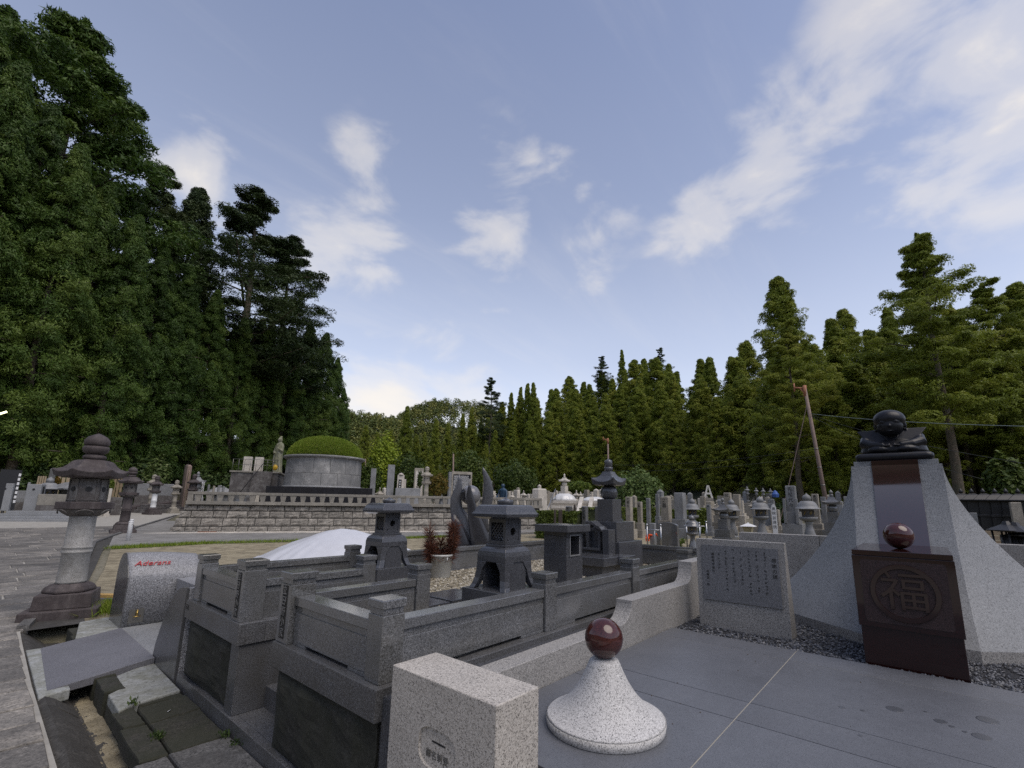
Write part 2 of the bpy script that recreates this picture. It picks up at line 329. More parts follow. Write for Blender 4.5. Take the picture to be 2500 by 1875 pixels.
# ================================================================== THE GROUND
def axis(fine):
    a = sorted(set(fine)); out = [-1500,-900,-600,-420,-300,-220,-160,-120,-90,-70,-55,-44,-36,-30,-25,-21,-17,-14,-11,-8,-6,-4.5,-3,-2,-1]
    out = [v for v in out if v < a[0]-.2] + a
    v = a[-1]; st = .6
    while v < 140: v += st; st = min(st*1.12, 7); out.append(v)
    for v in (170,210,260,320,400,500,650,850,1100,1500): out.append(v)
    return out
SKY_R = [(-14,17.5),(-8.9,17.0),(-5.6,17.3),(-2.1,18.5),(5.1,18.5),(10.1,18.5),(16.9,17.2),(23.4,17.2),(28.5,17.2),(33.8,15.3),(39.7,12.7),(45,11.8),(50,7.6),(55,7.8),(61,8),(75,14),(95,16),(130,22),(170,30),(205,30),(250,26),(300,20),(346,17.5)]
EDGE = [(-14,50),(-8.9,48),(0,48),(10,52),(17,62),(25,76),(35,92),(45,112),(50,150),(56,165),(60,100),(63,74),(70,60),(80,54),(95,50),(130,44),(170,48),(205,60),(250,60),(300,55),(346,50)]
def edge_d(az): return float(np.interp(az, [e[0] for e in EDGE], [e[1] for e in EDGE]))
def wrap(az): return az if az > -14 else az+360
def ridge_h(az): return float(np.interp(az, [-14,0,20,35,45,50,56,60,70,80,95,130,165,205,245,300,346],[14,14,20,22,18,7,6,8,15,14,14,30,50,48,24,12,14]))  # the rise behind the camera is unseen, sized to darken faces turned to it
def hill_z(x, y):
    """valley floor, then forest slopes beyond its edge; a higher unseen ridge behind the camera is shaped to block sky light"""
    d = math.hypot(x,y); az = wrap(math.degrees(math.atan2(y,x))); z = gz(min(d,80)*x/max(d,1e-6), min(d,80)*y/max(d,1e-6))
    e = edge_d(az); t = max(0.0, (d-e)/max(40, e*.75)); h = ridge_h(az)
    z += h*(1-math.exp(-1.25*t)) if t > 0 else 0
    # far wooded mountain closing the valley
    for cx, cy, hh, s in ((196,258,47,42),(133,247,27,34),(228,232,24,34)):
        if d > 120: z += hh*math.exp(-((x-cx)**2+(y-cy)**2)/(s*s))*min(1,(d-120)/60)
    return z
xs = axis([-.5,-.1,.2,.36,.5,.58,.62,.72,.82,.88,.94,.99,1.05,1.2,1.45,1.8,2.2,2.7,3.2,3.8,4.5,5.3,6.2,7.2,8.3])
ys = axis([-.5,0,.5,1,1.5,2,2.5,3,3.5,4,4.5,5,5.5,6,6.5,7,7.5,8,8.3,8.6,8.9,9.3,9.8,10.4,11.1,12,13,14])
def ground_z(x, y):
    z = hill_z(x,y)
    if .60 < x < 1.47 and -1.6 < y < 8.75: z = -.78 if x > .8 else -.55-.23*(x-.6)/.2
    if 1.43 < x < 8 and 1.0 < y < 5.4: z -= .25
    if 1.7 < x < 7 and -6 < y < 2.2: z -= .25
    return z
gv = [(x,y,ground_z(x,y)) for y in ys for x in xs]; nx = len(xs)
gf = [(j*nx+i, j*nx+i+1, (j+1)*nx+i+1, (j+1)*nx+i) for j in range(len(ys)-1) for i in range(nx-1)]
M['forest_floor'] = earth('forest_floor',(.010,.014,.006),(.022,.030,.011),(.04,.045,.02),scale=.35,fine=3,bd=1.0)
gm = MB(); gm.add(gv, gf, True)
M['sand'] = earth('sand',(.14,.12,.08),(.25,.215,.145),(.34,.30,.205),scale=3.5,fine=70,bmp=.7)
M['grass_ground'] = earth('grass_ground',(.03,.045,.014),(.055,.075,.022),(.10,.10,.045),scale=2.0,fine=60)
M['gravel_ground'] = earth('gravel_ground',(.16,.15,.13),(.25,.235,.205),(.34,.32,.28),scale=1.2,fine=40)
m, n, b, vec, oi = newmat('ground')
tcn = [x for x in n.nodes if x.type == 'TEX_COORD'][0]; ln = n.nodes.new('ShaderNodeVectorMath'); ln.operation = 'LENGTH'; n.links.new(tcn.outputs['Object'], ln.inputs[0])
big = noise(n, vec, .12, 4); fine = noise(n, vec, 7, 8, .7); grit = noise(n, vec, 60, 2)
c = ramp(n, mth(n,'ADD',mth(n,'MULTIPLY',big,.5),mth(n,'MULTIPLY',fine,.5)), [(.36,(.05,.055,.025)),(.47,(.12,.11,.07)),(.58,(.20,.18,.13))])
far = ramp(n, mth(n,'DIVIDE',ln.outputs['Value'],140.0), [(.33,0.0),(.5,1.0)])
c = mix(n, far, c, ramp(n, noise(n, vec, .5, 6), [(.35,(.010,.014,.006)),(.65,(.035,.04,.016))]))
c = mix(n, 1.0, c, ramp(n, grit, [(.3,.75),(.7,1.2)]), 'MULTIPLY')
n.links.new(c, b.inputs['Base Color']); b.inputs['Roughness'].default_value = .95; bump(n, b, fine, .6, .05); M['ground'] = m
tag(gm.build('ground', m), kind='structure')

def sheet(name, pts, mat, lift, kind='structure', sub=3):
    """a laid surface following the ground"""
    bm = bmesh.new(); f = bm.faces.new([bm.verts.new((x,y,0)) for x,y in pts]); bmesh.ops.triangulate(bm, faces=[f])
    for _ in range(sub): bmesh.ops.subdivide_edges(bm, edges=bm.edges[:], cuts=1, use_grid_fill=True)
    for v in bm.verts: v.co.z = hill_z(v.co.x, v.co.y)+lift
    me = bpy.data.meshes.new(name); bm.normal_update(); bm.to_mesh(me); bm.free()
    for p in me.polygons:
        if p.normal.z < 0: p.flip()
    return tag(link(name, me, mat), kind=kind)
path_edge = [(.585,-3),(.585,6.2),(.62,8.6),(1.0,10.6),(1.5,13.2),(2.02,16.2),(2.6,20.0),(3.3,22.2),(4.75,26.2),(6.2,29.9),(7.9,34.1),(12,44)]
M['path_joint'] = plain('path_joint',(.31,.295,.26),.9,vary=.2)
path = sheet('path', path_edge+[(6,52),(3.9,42.5),(1.6,37),(.0,33),(-4,30),(-9,22),(-9,-3)], M['path_joint'], .019, sub=5)
# flagstones of the path, laid in courses (near ones built one by one)
M['flagstone_dark'] = granite('flagstone_dark',(.08,.075,.068),(.175,.162,.145),(.27,.25,.225),scale=60,rough=.8,stain=(.07,.067,.062),stain_amt=.5,stain_scale=2.6,bmp=.5,vary=.22,mott=.4)
fsm = []
def flag_mesh(w, h, k):
    b_ = MB(); j = lambda: random.uniform(-.008,.008); c4 = [(-w/2+j(),-h/2+j()),(w/2+j(),-h/2+j()),(w/2+j(),h/2+j()),(-w/2+j(),h/2+j())]
    b_.loops([[(p[0],p[1],z) for p in c4] if q == 0 else [(p[0]*(1-.012/w),p[1]*(1-.012/h),z+random.uniform(-.002,.002)) for p in c4] for z,q in ((-.04,0),(.012,0),(.019,1))])
    me_ = b_.mesh('flagstone'); me_.materials.append(M['flagstone'] if k else M['flagstone_dark']); return me_
y = 2.6; row = 0; random.seed(11)
def edge_x(y): return float(np.interp(y, [p[1] for p in path_edge], [p[0] for p in path_edge]))
nfl = 0
while y < 27 and nfl < 290:
    h = random.uniform(.34,.52)*(1.0 if y < 12 else 1.5); x1 = edge_x(y+h/2)-.015; xl = .035*y-.35
    x = x1
    while x > xl:
        w = min(random.uniform(.45,1.0)*(1 if y < 12 else 1.4), x-xl+.4)
        cx, cy = x-w/2, y+h/2
        o = link('flagstone', flag_mesh(w-.026,h-.026,random.choice((0,1,1,1)) if y > 7 else random.choice((0,0,1))), None, path, (cx,cy,hill_z(cx,cy)+.010+random.uniform(0,.008)))
        sl = (hill_z(cx,cy+.5)-hill_z(cx,cy-.5)); o.rotation_euler = (math.atan(sl),random.uniform(-.006,.006),random.uniform(-.006,.006)); nfl += 1
        x -= w
    y += h; row += 1
sand_sheet = sheet('sand_plot', [(1.2,8.7),(1.45,10.6),(2.05,13.6),(2.75,17.8),(5.2,18.0),(9.5,16.3),(16,14.4),(22,12),(22,8),(12,5.5),(6,5.6),(2.2,5.6),(2.2,8.6)], M['sand'], .02, sub=4)
apron = sheet('concrete_apron', [(2.75,18.25),(5.2,18.35),(9.6,16.75),(16.2,14.7),(24,11.7),(25.6,13),(20.6,15.2),(12.3,20.4),(5.5,24.2),(6.6,30),(8.0,34),(4.85,26.2),(3.45,22.3)], M['concrete'], .03, sub=4)
# the kerb between apron and sand, and the kerb stones below the retaining wall
def strip(mb, pts, w, z0, z1, step=None):
    for i in range(len(pts)-1):
        a, b2 = Vector(pts[i]).to_2d(), Vector(pts[i+1]).to_2d(); t = (b2-a).normalized(); nrm = Vector((-t.y,t.x))*w/2
        za, zb = gz(*a), gz(*b2)
        q = [a-nrm, b2-nrm, b2+nrm, a+nrm]; zz = [za,zb,zb,za]
        mb.add([(p.x,p.y,z+z0) for p,z in zip(q,zz)]+[(p.x,p.y,z+z1) for p,z in zip(q,zz)], [(0,3,2,1),(4,5,6,7),(0,1,5,4),(1,2,6,5),(2,3,7,6),(3,0,4,7)])
    return mb
ke = strip(MB(), [(2.7,18.15),(5.2,18.25),(9.55,16.62),(16.1,14.6),(23,12)], .13, -.1, .09).build('kerb', M['concrete']); tag(ke, kind='structure')
ke2 = strip(MB(), [(.64,8.7),(1.05,10.6),(1.55,13.2),(2.08,16.2),(2.66,20.0),(3.36,22.2),(4.8,26.2),(6.25,29.9),(7.95,34.1)], .11, -.1, .075).build('kerb', M['paving']); tag(ke2, kind='structure')
gd = sheet('gutter', [(.66,8.6),(1.1,10.6),(1.62,13.2),(2.14,16.2),(2.72,20),(3.4,22.1),(3.75,22.4),(3.2,20.6),(2.55,17.6),(1.95,14),(1.4,10.8),(1.2,8.6)], M['gutter'], .026, sub=3)
gb = sheet('gutter', [(.585,-2),(.585,6.2),(.62,8.7),(.98,8.7),(.98,-2)], M['gutter'], .0, sub=0)
bpy.data.objects.remove(gb)
gl = MB(); 
for (y0,y1) in ((-1.5,1.2),(1.2,2.9),(2.9,4.2),(4.2,5.6),(5.6,7.1),(7.1,8.7)):
    gl.loops([[(.585,yy,-.56),(.64,yy,-.535),(.70,yy,-.575),(.86,yy,-.712),(.99,yy,-.718),(.99,yy,-.8),(.585,yy,-.8)] for yy in np.linspace(y0,y1,9)], False)
random.seed(3)
gl.v = [(x+random.uniform(-.008,.008),y,z+random.uniform(-.006,.006)) for x,y,z in gl.v]
gut = tag(gl.build('gutter', M['gutter']), kind='structure')
from mathutils import noise as mn0
# silt and litter lying in the gutter
sl = MB(); _n = 40
sl.loops([[(x,yy,-.7115+.006*mn0.noise((x*30,yy*14,0))) for x in np.linspace(.872,.986,9)] for yy in np.linspace(2.4,7.3,160)],True,cap=False,closed=False)
for i in range(420):
    yy = random.uniform(2.6,7.2); xx = random.uniform(.85,.985); r = random.uniform(.002,.007)
    sl.sq([(-.725,r,r*.7),(-.712,r*.9,r*.8),(-.706+r*.3,r*.3,r*.3)], (xx,yy))
tag(sl.build('gutter_silt', M['sand']), 'pale silt and grit lying in the stone gutter', 'silt', kind='stuff')

# old paving between the gutter and the plots
pav = tag(MB().box(.985,1.438,-1.5,5.42,-.8,-.60).build('pavement', M['mossy']), kind='structure')
def slab_piece(x0,x1,y0,y1,zt,mat,th=.10,jit=.012,parent=pav,name='paving_stone',bev=.012):
    b_ = MB(); g_ = .005; K = 6
    c4 = [(x0+g_,y0+g_),(x1-g_,y0+g_),(x1-g_,y1-g_),(x0+g_,y1-g_)]; c4 = [(p[0]+random.uniform(-jit,jit)*.5,p[1]+random.uniform(-jit,jit)) for p in c4]
    pts = []
    for e in range(4):
        p, q = c4[e], c4[(e+1)%4]
        for k in range(K): t = k/K; w = .009*mn0.noise((p[0]*40+t*5,p[1]*7+t*4,e)); pts.append((p[0]+(q[0]-p[0])*t+w,p[1]+(q[1]-p[1])*t+w))
    cx, cy = sum(p[0] for p in pts)/len(pts), sum(p[1] for p in pts)/len(pts); tilt = random.uniform(-.006,.006)
    zt_ = lambda p: zt+tilt*(p[0]-cx)/.2+.006*mn0.noise((p[0]*9,p[1]*9,2))
    b_.loops([[(p[0],p[1],zt-th) for p in pts],[(p[0],p[1],zt_(p)-.012) for p in pts],[(p[0]+(cx-p[0])*.035,p[1]+(cy-p[1])*.025,zt_(p)) for p in pts],[(p[0]+(cx-p[0])*.5,p[1]+(cy-p[1])*.5,zt+.004*mn0.noise((p[0]*12,p[1]*12,5))) for p in pts]]); bev = 0
    return b_.build(name, mat, parent, bev)
random.seed(5)
for y0,y1 in ((-.5,.9),(.9,2.3),(2.3,3.98)): slab_piece(.90,1.07,y0,y1,-.545,M['paving']); slab_piece(1.085,1.438,y0,y1,-.543,M['paving'])
for y0,y1,x in ((3.99,4.62,.93),(4.63,5.02,.95)):
    slab_piece(x,1.09,y0,y1,-.545,M['mossy'],bev=.012); slab_piece(1.10,1.438,y0,y1,-.548,M['mossy'],bev=.01)
slab_piece(1.12,1.43,5.03,5.36,-.548,M['mossy'],bev=.012)
# grey mortar patches round the ramp of the left monument
mp_ = MB(); mp_.prism([(.985,4.97),(1.10,5.06),(1.42,5.12),(1.44,6.2),(1.12,5.95),(1.10,5.55),(.99,5.45)], -.62, -.528)
mp_.build('mortar_patch', M['mortar'], pav, .01)
mp2 = MB(); mp2.prism([(.60,5.78),(.80,5.85),(.81,7.62),(.62,7.62)], -.62, -.53); mp2.build('mortar_patch', M['mortar'], pav, .01)
mp3 = MB(); mp3.prism([(1.02,7.75),(1.2,7.72),(1.45,7.75),(1.45,8.75),(1.15,8.65)], -.62, -.50); mp3.build('mortar_patch', M['mortar'], pav, .01)
for x0,x1,y0,y1 in ((.97,1.12,5.5,5.95),(.97,1.13,5.97,6.5),(1.0,1.14,7.6,8.0),(1.02,1.2,8.02,8.45)): slab_piece(x0,x1,y0,y1,-.525,M['mossy'],bev=.03,th=.2)

# ================================================================== PLAZA OF THE RIGHT-HAND PLOT
plaza = tag(MB().box(1.755,6.75,-5.0,1.925,-.55,-.032).build('plaza', M['dark_joint']), kind='structure')
XJ = [1.742,2.777,3.06,4.07,4.372]; YJ = [1.908,.886,-1.25,-3.4]
for i in range(4):
    for j in range(3):
        MB().box(XJ[i]+.003,XJ[i+1]-.003,YJ[j+1]+.003,YJ[j]-.003,-.035,0.0).build('floor_slab', M['floor_slab'], plaza, .0015)
gj = MB(); gj.box(1.76,4.36,.8835,.8885,-.02,-.001); gj.build('grout_line', M['joint'], plaza)
gj = MB(); gj.box(4.0675,4.0725,-3,1.9,-.02,-.0015); gj.build('grout_line', M['joint'], plaza)
gj = MB(); gj.box(2.7755,2.7785,-3,1.9,-.02,-.003); gj.box(3.0585,3.0615,-3,1.9,-.02,-.003); gj.build('grout_line', plain('dark_grout',(.08,.075,.065),.9), plaza)
M['wet'] = granite('wet',(.035,.037,.041),(.078,.082,.092),(.11,.115,.127),scale=420,rough=.3,contrast=.2,bmp=.05)
for px,py,r in ((2185,1731.5,.042),(2297,1761.5,.03),(2412,1758.5,.048),(2398,1799.5,.04),(2056,1727,.016),(2107,1735,.012),(2260,1738,.010),(2324,1774,.014),(2356,1787,.012),(2100,1796,.01)):
    p = onz(px,py,0); d_ = MB(); d_.lathe([(-.001,r),(.0012,r),(.0014,r*.9)], 20, (p.x,p.y)); d_.build('water_mark', M['wet'], plaza)
for k in range(16):                                   # specks of grit on the floor
    x, y2 = random.uniform(1.9,4.3), random.uniform(-.3,1.8); s_ = random.uniform(.002,.005)
    MB().sq([(0,s_,s_*.8),(s_,s_*.6,s_*.5)],(x,y2)).build('grit', M['dark_wood'], plaza)
# dark gravel bed
def pebbles(n, fx, size, mat, name, label, cat, flat=.6):
    vs = []; fs = []; base = [(1,0,0),(0,1,0),(-1,0,0),(0,-1,0),(0,0,1),(.5,.5,.72),(-.6,.4,.6)]
    k = 0
    P = RNG.random((n,8))
    for i in range(n):
        x, y, z = fx(P[i,0],P[i,1],P[i,2]); s = size*(.6+.9*P[i,3]); a = P[i,4]*6.283; ca, sa = math.cos(a)*s, math.sin(a)*s; e = .55+.45*P[i,5]; h = s*flat*(.7+.6*P[i,6]); tz = (P[i,7]-.5)*.9
        vs += [(x+ca,y+sa,z+h*.3*tz),(x-sa*e,y+ca*e,z+h*.2),(x-ca,y-sa,z-h*.3*tz),(x+sa*e,y-ca*e,z-h*.1),(x+ca*.25,y+sa*.25,z+h),(x-ca*.35-sa*.2,y-sa*.35+ca*.2,z+h*.85)]
        fs += [(k,k+1,k+4),(k+1,k+5,k+4),(k+1,k+2,k+5),(k+2,k+3,k+5),(k+3,k+4,k+5),(k+3,k,k+4)]; k += 6
    me = bpy.data.meshes.new(name); me.from_pydata(vs, [], fs); 
    at_ = me.attributes.new('tint','FLOAT','FACE'); at_.data.foreach_set('value', np.repeat(RNG.random(n),6).astype(np.float32))
    return tag(link(name, me, mat), label, cat, kind='stuff')
def pebmat(name, c0, c1, c2, rough=.6):
    m, n, b, vec, oi = newmat(name); a = n.nodes.new('ShaderNodeAttribute'); a.attribute_name = 'tint'
    c = ramp(n, a.outputs['Fac'], [(.1,c0),(.5,c1),(.9,c2)]); c = mix(n, 1.0, c, ramp(n, noise(n,vec,150,2),[(.3,.8),(.7,1.2)]), 'MULTIPLY')
    n.links.new(c, b.inputs['Base Color']); b.inputs['Roughness'].default_value = rough; return m
M['slate_pebble'] = pebmat('slate_pebble',(.022,.024,.030),(.055,.060,.072),(.12,.125,.14),.5)
M['tan_pebble'] = pebmat('tan_pebble',(.10,.085,.06),(.27,.235,.17),(.46,.43,.36),.7)
gbed = tag(MB().box(4.374,6.6,-3.4,1.912,-.031,-.018).build('gravel_bed', plain('slate_soil',(.02,.021,.025),.9)), kind='structure')
pebbles(9500, lambda a,b_,c_: (4.385+2.1*a**1.25, 1.90-3.1*b_**.9, -.016+.012*c_), .0115, M['slate_pebble'], 'gravel', 'dark blue-grey pebbles strewn round the flared monument', 'gravel')
# low side wall with two swept steps
lw = thing('low_wall','pale granite low wall with swept steps along the paved plaza','wall',(3.4,1.98,0))
def arc(x0,z0,x1,z1,n=9,flip=False):
    return [(x0+(x1-x0)*math.sin(t), z1-(z1-z0)*math.cos(t)) for t in np.linspace(0,math.pi/2,n)]
MB().prism([(1.722,-.05),(3.408,-.05),(3.408,.178),(1.722,.178)],1.914,2.06,'y').build('wall_segment',M['wall_granite'],lw,.004,True)
a1 = arc(3.44,.178,3.62,.338)
MB().prism([(3.412,-.05),(4.716,-.05),(4.716,.338)]+a1[::-1]+[(3.412,.178)],1.914,2.06,'y').build('wall_segment',M['wall_granite'],lw,.004,True)
a2 = arc(4.80,.338,4.95,.535)
MB().prism([(4.72,-.05),(6.62,-.05),(6.62,.535)]+a2[::-1]+[(4.72,.338)],1.914,2.06,'y').build('wall_segment',M['wall_granite'],lw,.004,True)
tag(MB().box(1.47,7.4,2.064,2.162,-.3,.150).build('channel_strip', M['dark_granite']), kind='structure')
# name-card block
nb = thing('name_card_block','cream speckled granite block with card slot and carved oval panel','stone block',(1.575,1.70,-.55))
body = MB().box(1.440,1.706,1.357,2.056,-.60,.327).build('body', M['white_granite'], nb, .006, True, seg=3)
cut = MB()
oy = [(1.705+.125*c_*abs(c_)**-.35 if abs(c_)>1e-6 else 1.705, .06+.082*s_*abs(s_)**-.35 if abs(s_)>1e-6 else .06) for c_, s_ in ((math.cos(t),math.sin(t)) for t in np.linspace(0,2*math.pi,28,endpoint=False))]
cut.loops([[(1.43,p[0],p[1]) for p in oy],[(1.450,p[0]*.97+1.705*.03,p[1]*.97+.06*.03) for p in oy]])
cm = cut.build('carving_tool', None, None, world=False); cm.location = (0,0,0)
bo = body.modifiers.new('recess','BOOLEAN'); bo.object = cm; bo.operation = 'DIFFERENCE'; bo.solver = 'EXACT'
bpy.context.view_layer.update()
dg = bpy.context.evaluated_depsgraph_get(); me = bpy.data.meshes.new_from_object(body.evaluated_get(dg)); body.modifiers.clear(); body.data = me
bpy.data.objects.remove(cm)
MB().box(1.4485,1.452,1.66,1.745,.081,.088).build('card_slot', M['ink'], nb, 0, True)
put_text('御名刺受', .036, M['carved_soft'], nb, (1.4492,1.71,.030), (0,-1,0), (0,0,1), depth=.0012, spacing=1.12)
# cone with polished ball
cn = thing('ball_ornament','flared speckled granite cone topped by a polished dark red ball','stone ornament',(2.29,1.43,0))
cn.location = (2.2686,1.3696,0)
prof = [(0,.295),(.006,.303),(.043,.305),(.05,.300),(.066,.280),(.09,.245),(.12,.207),(.146,.18),(.18,.15),(.22,.122),(.26,.099),(.29,.084),(.306,.075),(.315,.062),(.316,.012)]
MB().lathe([(.0455,.3045),(.051,.292),(.061,.270),(.077,.241),(.10,.209),(.13,.177),(.165,.149),(.205,.123),(.25,.100),(.285,.085),(.306,.075),(.315,.062),(.316,.012)],64).build('cone', M['cone_granite'], cn)
MB().lathe([(0,.296),(.004,.300),(.045,.3045)],64).build('base_rim', M['cone_granite'], cn)
MB().sphere((0,0,.316+.096),.1,48,28).build('ball', M['red_ball'], cn)
# inscribed slab
sl = thing('inscribed_slab','grey granite slab with sunken panel of carved text columns','inscribed stone',(4.78,1.38,0))
MB().prism([(4.722,-.03),(4.93,-.03),(4.79,.795),(4.728,.795)],.985,1.775,'y').build('slab',M['wall_granite'],sl,.004,True)
pn = MB().box(4.7135,4.7245,1.035,1.718,.23,.742).build('panel',M['fence_granite'],sl,.002,True)
pn.data.materials.clear(); pn.data.materials.append(granite('slab_panel',(.045,.046,.05),(.15,.152,.16),(.26,.262,.27),scale=270,rough=.5,contrast=.16))
def vtext(s, size, top_y, z_top, step, par=sl, x=4.7128, mat='carved', zmul=1.0):
    for i, ch in enumerate(s):
        if ch == ' ': continue
        put_text(ch, size, M[mat], par, (x,top_y,z_top-step*i), (0,-1,0), (0,0,1), depth=.0008)
vtext('感謝の碑', .040, 1.075, .635, .047)
random.seed(21)
def strokes(par, x, y, z_top, z_bot, size, step):      # worn lines of carved characters, too small to read
    b_ = MB(); z = z_top
    while z > z_bot:
        if random.random() < .9:
            for k in range(random.randint(3,5)):
                yy = y+random.uniform(-.3,.3)*size; zz = z+random.uniform(-.35,.35)*size
                if random.random() < .55: w, h = size*random.uniform(.35,.8), size*.09
                else: w, h = size*.10, size*random.uniform(.3,.8)
                b_.box(x-.0006,x+.001,yy-w/2,yy+w/2,zz-h/2,zz+h/2)
        z -= step
    return b_.build('carved_line', M['carved'], par, 0, True)
for yy, zt, zb in ((1.150,.69,.34),(1.218,.70,.33),(1.286,.70,.30),(1.354,.69,.36),(1.422,.70,.40),(1.490,.69,.32),(1.555,.69,.52)): strokes(sl,4.7128,yy,zt,zb,.026,.031)
vtext('福助株式会社', .028, 1.612, .655, .031)
vtext('従業員一同', .027, 1.668, .49, .031)
# back walls of the plaza
bw = thing('back_wall','low grey granite wall closing the plaza behind the monument','wall',(6.68,0,0))
for y0,y1 in ((1.0,1.905),(-.2,.996),(-1.6,-.204),(-3.4,-1.604)): MB().box(6.62,6.74,y0,y1,-.05,.783).build('wall_segment',M['wall_granite'],bw,.004,True)
# ------------------------------------------------------------------ flared monument
mo = thing('flared_monument','tall flared grey granite pedestal with polished red front strip','monument',(5.94,.166,0))
def moring(z, extra=0.0):
    t = (1-min(1,max(0,z-.07)/1.45))**1.7; af = .34+.571*t+extra; as_ = .34+.96*t+extra; wf = .34+.037*t; ws = .34+(-.15+.0)*t
    return [(-af,wf,z),(-ws,as_,z),(ws,as_,z),(af,wf,z),(af,-wf,z),(ws,-as_,z),(-ws,-as_,z),(-af,-wf,z)]
zz = [.07]+list(np.linspace(.075,1.52,26))
MB().loops([moring(z) for z in zz]).build('pedestal', M['monument_granite'], mo)
MB().loops([[(p[0]*1.0,p[1],z) for p in moring(.07)] for z in (-.03,.069)]).build('base_course', M['wall_granite'], mo, .003)
def af_(z): return .34+.571*(1-min(1,max(0,z-.07)/1.45))**1.7
MB().loops([[(-af_(z)-.012,.175,z),(-af_(z)-.012,-.175,z),(-af_(z)+.05,-.175,z),(-af_(z)+.05,.175,z)] for z in np.linspace(.4,1.5205,170)],False).build('red_strip', M['red_mirror'], mo)
MB().box(-.318,.318,-.318,.318,1.5205,1.566).build('cap_slab', M['monument_granite'], mo, .003)
MB().box(-.345,-.30,-.175,.175,1.5207,1.5668).build('cap_inlay', M['red_granite'], mo, .001)
# altar block with carved disc
al = thing('red_altar','dark red polished granite altar block with carved character in ring','altar stone',(4.75,.168,0))
MB().box(4.40,5.16,-.112,.448,-.03,.762).build('body',M['red_granite'],al,.004,True)
MB().box(4.376,5.30,-.118,.455,.764,.802).build('top_slab',M['red_granite'],al,.003,True)
fp = MB(); fp.box(4.378,4.3985,-.122,.458,.262,.762); fp.build('front_panel',M['red_granite'],al,.003,True)
fr = MB()
def rr(y0,y1,z0,z1,r,n=5):
    o = []
    for cy,cz,a0 in ((y1-r,z1-r,0),(y0+r,z1-r,90),(y0+r,z0+r,180),(y1-r,z0+r,270)):
        o += [(cy+r*math.cos(R(a0+90*i/n)),cz+r*math.sin(R(a0+90*i/n))) for i in range(n+1)]
    return o
fr.prism(rr(-.075,.411,.30,.735,.02),4.374,4.3775,'x'); fr.build('rough_field',M['red_rough'],al,0,True)
rg = MB(); N = 48
rings = [[(x,.168+rad*math.cos(2*math.pi*j/N),.517+rad*math.sin(2*math.pi*j/N)) for j in range(N)] for x,rad in ((4.375,.198),(4.364,.196),(4.364,.168),(4.375,.166))]
rg.loops(rings,False,cap=False); rg.build('ring',M['red_granite'],al,0,True)
me_t = put_text('福', .285, M['red_granite'], al, (4.372,.168,.512), (0,-1,0), (0,0,1), depth=.007, name='carved_character')
MB().sphere((4.772,.175,.802+.099),.1,40,24).build('ball',M['red_ball'],al,0,True)
# ------------------------------------------------------------------ kneeling statue on a cushion (generic stand-in)
st = thing('kneeling_statue','black statue of a bowing kneeling figure in winged vest on cushion','statue',(5.90,.168,1.566))
cu = MB(); cu.loops([[(a*.30*s_,b_*.30*s_,z) for a,b_ in rr(-1,1,-1,1,.18,6)] for z,s_ in ((0,.93),(.012,.99),(.035,1.0),(.058,.985),(.072,.93),(.078,.80))],True)
cu.build('cushion', M['bronze'], st)
b_ = MB(); T_ = .072
b_.loops([[(cx_+hx*math.copysign(abs(math.cos(t))**.75,math.cos(t)),hy*math.copysign(abs(math.sin(t))**.75,math.sin(t)),T_+z) for t in np.linspace(0,2*math.pi,36,endpoint=False)] for z,hx,hy,cx_ in ((0,.185,.262,0),(.03,.20,.272,0),(.07,.195,.262,0),(.11,.165,.245,.01),(.15,.135,.228,.02),(.19,.11,.20,.025),(.225,.09,.15,.02),(.25,.07,.09,.0),(.27,.06,.07,-.02))],True)
for s_ in (1,-1):
    b_.sphere((-.12,.10*s_,T_+.045),.085,20,12,(1.2,1.25,.62))                                   # knees
    b_.tube([(-.02,.205*s_,T_+.17),(-.085,.215*s_,T_+.115),(-.145,.15*s_,T_+.088),(-.185,.06*s_,T_+.085)],[.05,.055,.048,.03],14)   # sleeves
    wv = [(-.055,.035,.262),(-.145,.02,.10),(-.095,.215,.165),(-.03,.282,.262),(-.01,.035,.245),(-.10,.02,.09),(-.05,.20,.150),(.0,.262,.238)]
    b_.add([(x,y*s_,T_+z) for x,y,z in wv], [(0,1,2,3),(4,7,6,5),(0,4,5,1),(1,5,6,2),(2,6,7,3),(3,7,4,0)] if s_ > 0 else [(3,2,1,0),(5,6,7,4),(1,5,4,0),(2,6,5,1),(3,7,6,2),(0,4,7,3)])   # stiff shoulder wings
    for f_ in range(4): b_.tube([(-.175,.05*s_+.004*s_,T_+.092),(-.195,(.040-.014*f_)*s_+.02*s_,T_+.090),(-.208,(.035-.014*f_)*s_+.02*s_,T_+.078)],[.009,.008,.006],6)
    b_.tube([(-.178,.03*s_,T_+.098),(-.192,.015*s_,T_+.102)],[.009,.007],6)
HC = (-.068,0,T_+.318)
b_.sphere((HC[0]+.012,0,HC[2]+.036),.12,32,20,(1.06,1.10,.84))        # skull
b_.sphere((HC[0]-.012,0,HC[2]-.035),.104,28,18,(1.0,1.04,1.0))        # face
b_.sphere((HC[0]-.03,0,HC[2]-.095),.06,24,14,(1.0,1.15,.7))           # chin
b_.tube([(0,0,T_+.2),(-.03,0,T_+.27)],[.07,.06],14)
b_.sphere((HC[0]-.116,0,HC[2]-.04),.014,12,8,(.9,.9,1.2))           # nose
b_.tube([(HC[0]-.098,-.028,HC[2]-.089),(HC[0]-.108,0,HC[2]-.092),(HC[0]-.098,.028,HC[2]-.089)],[.004,.006,.004],8)   # mouth
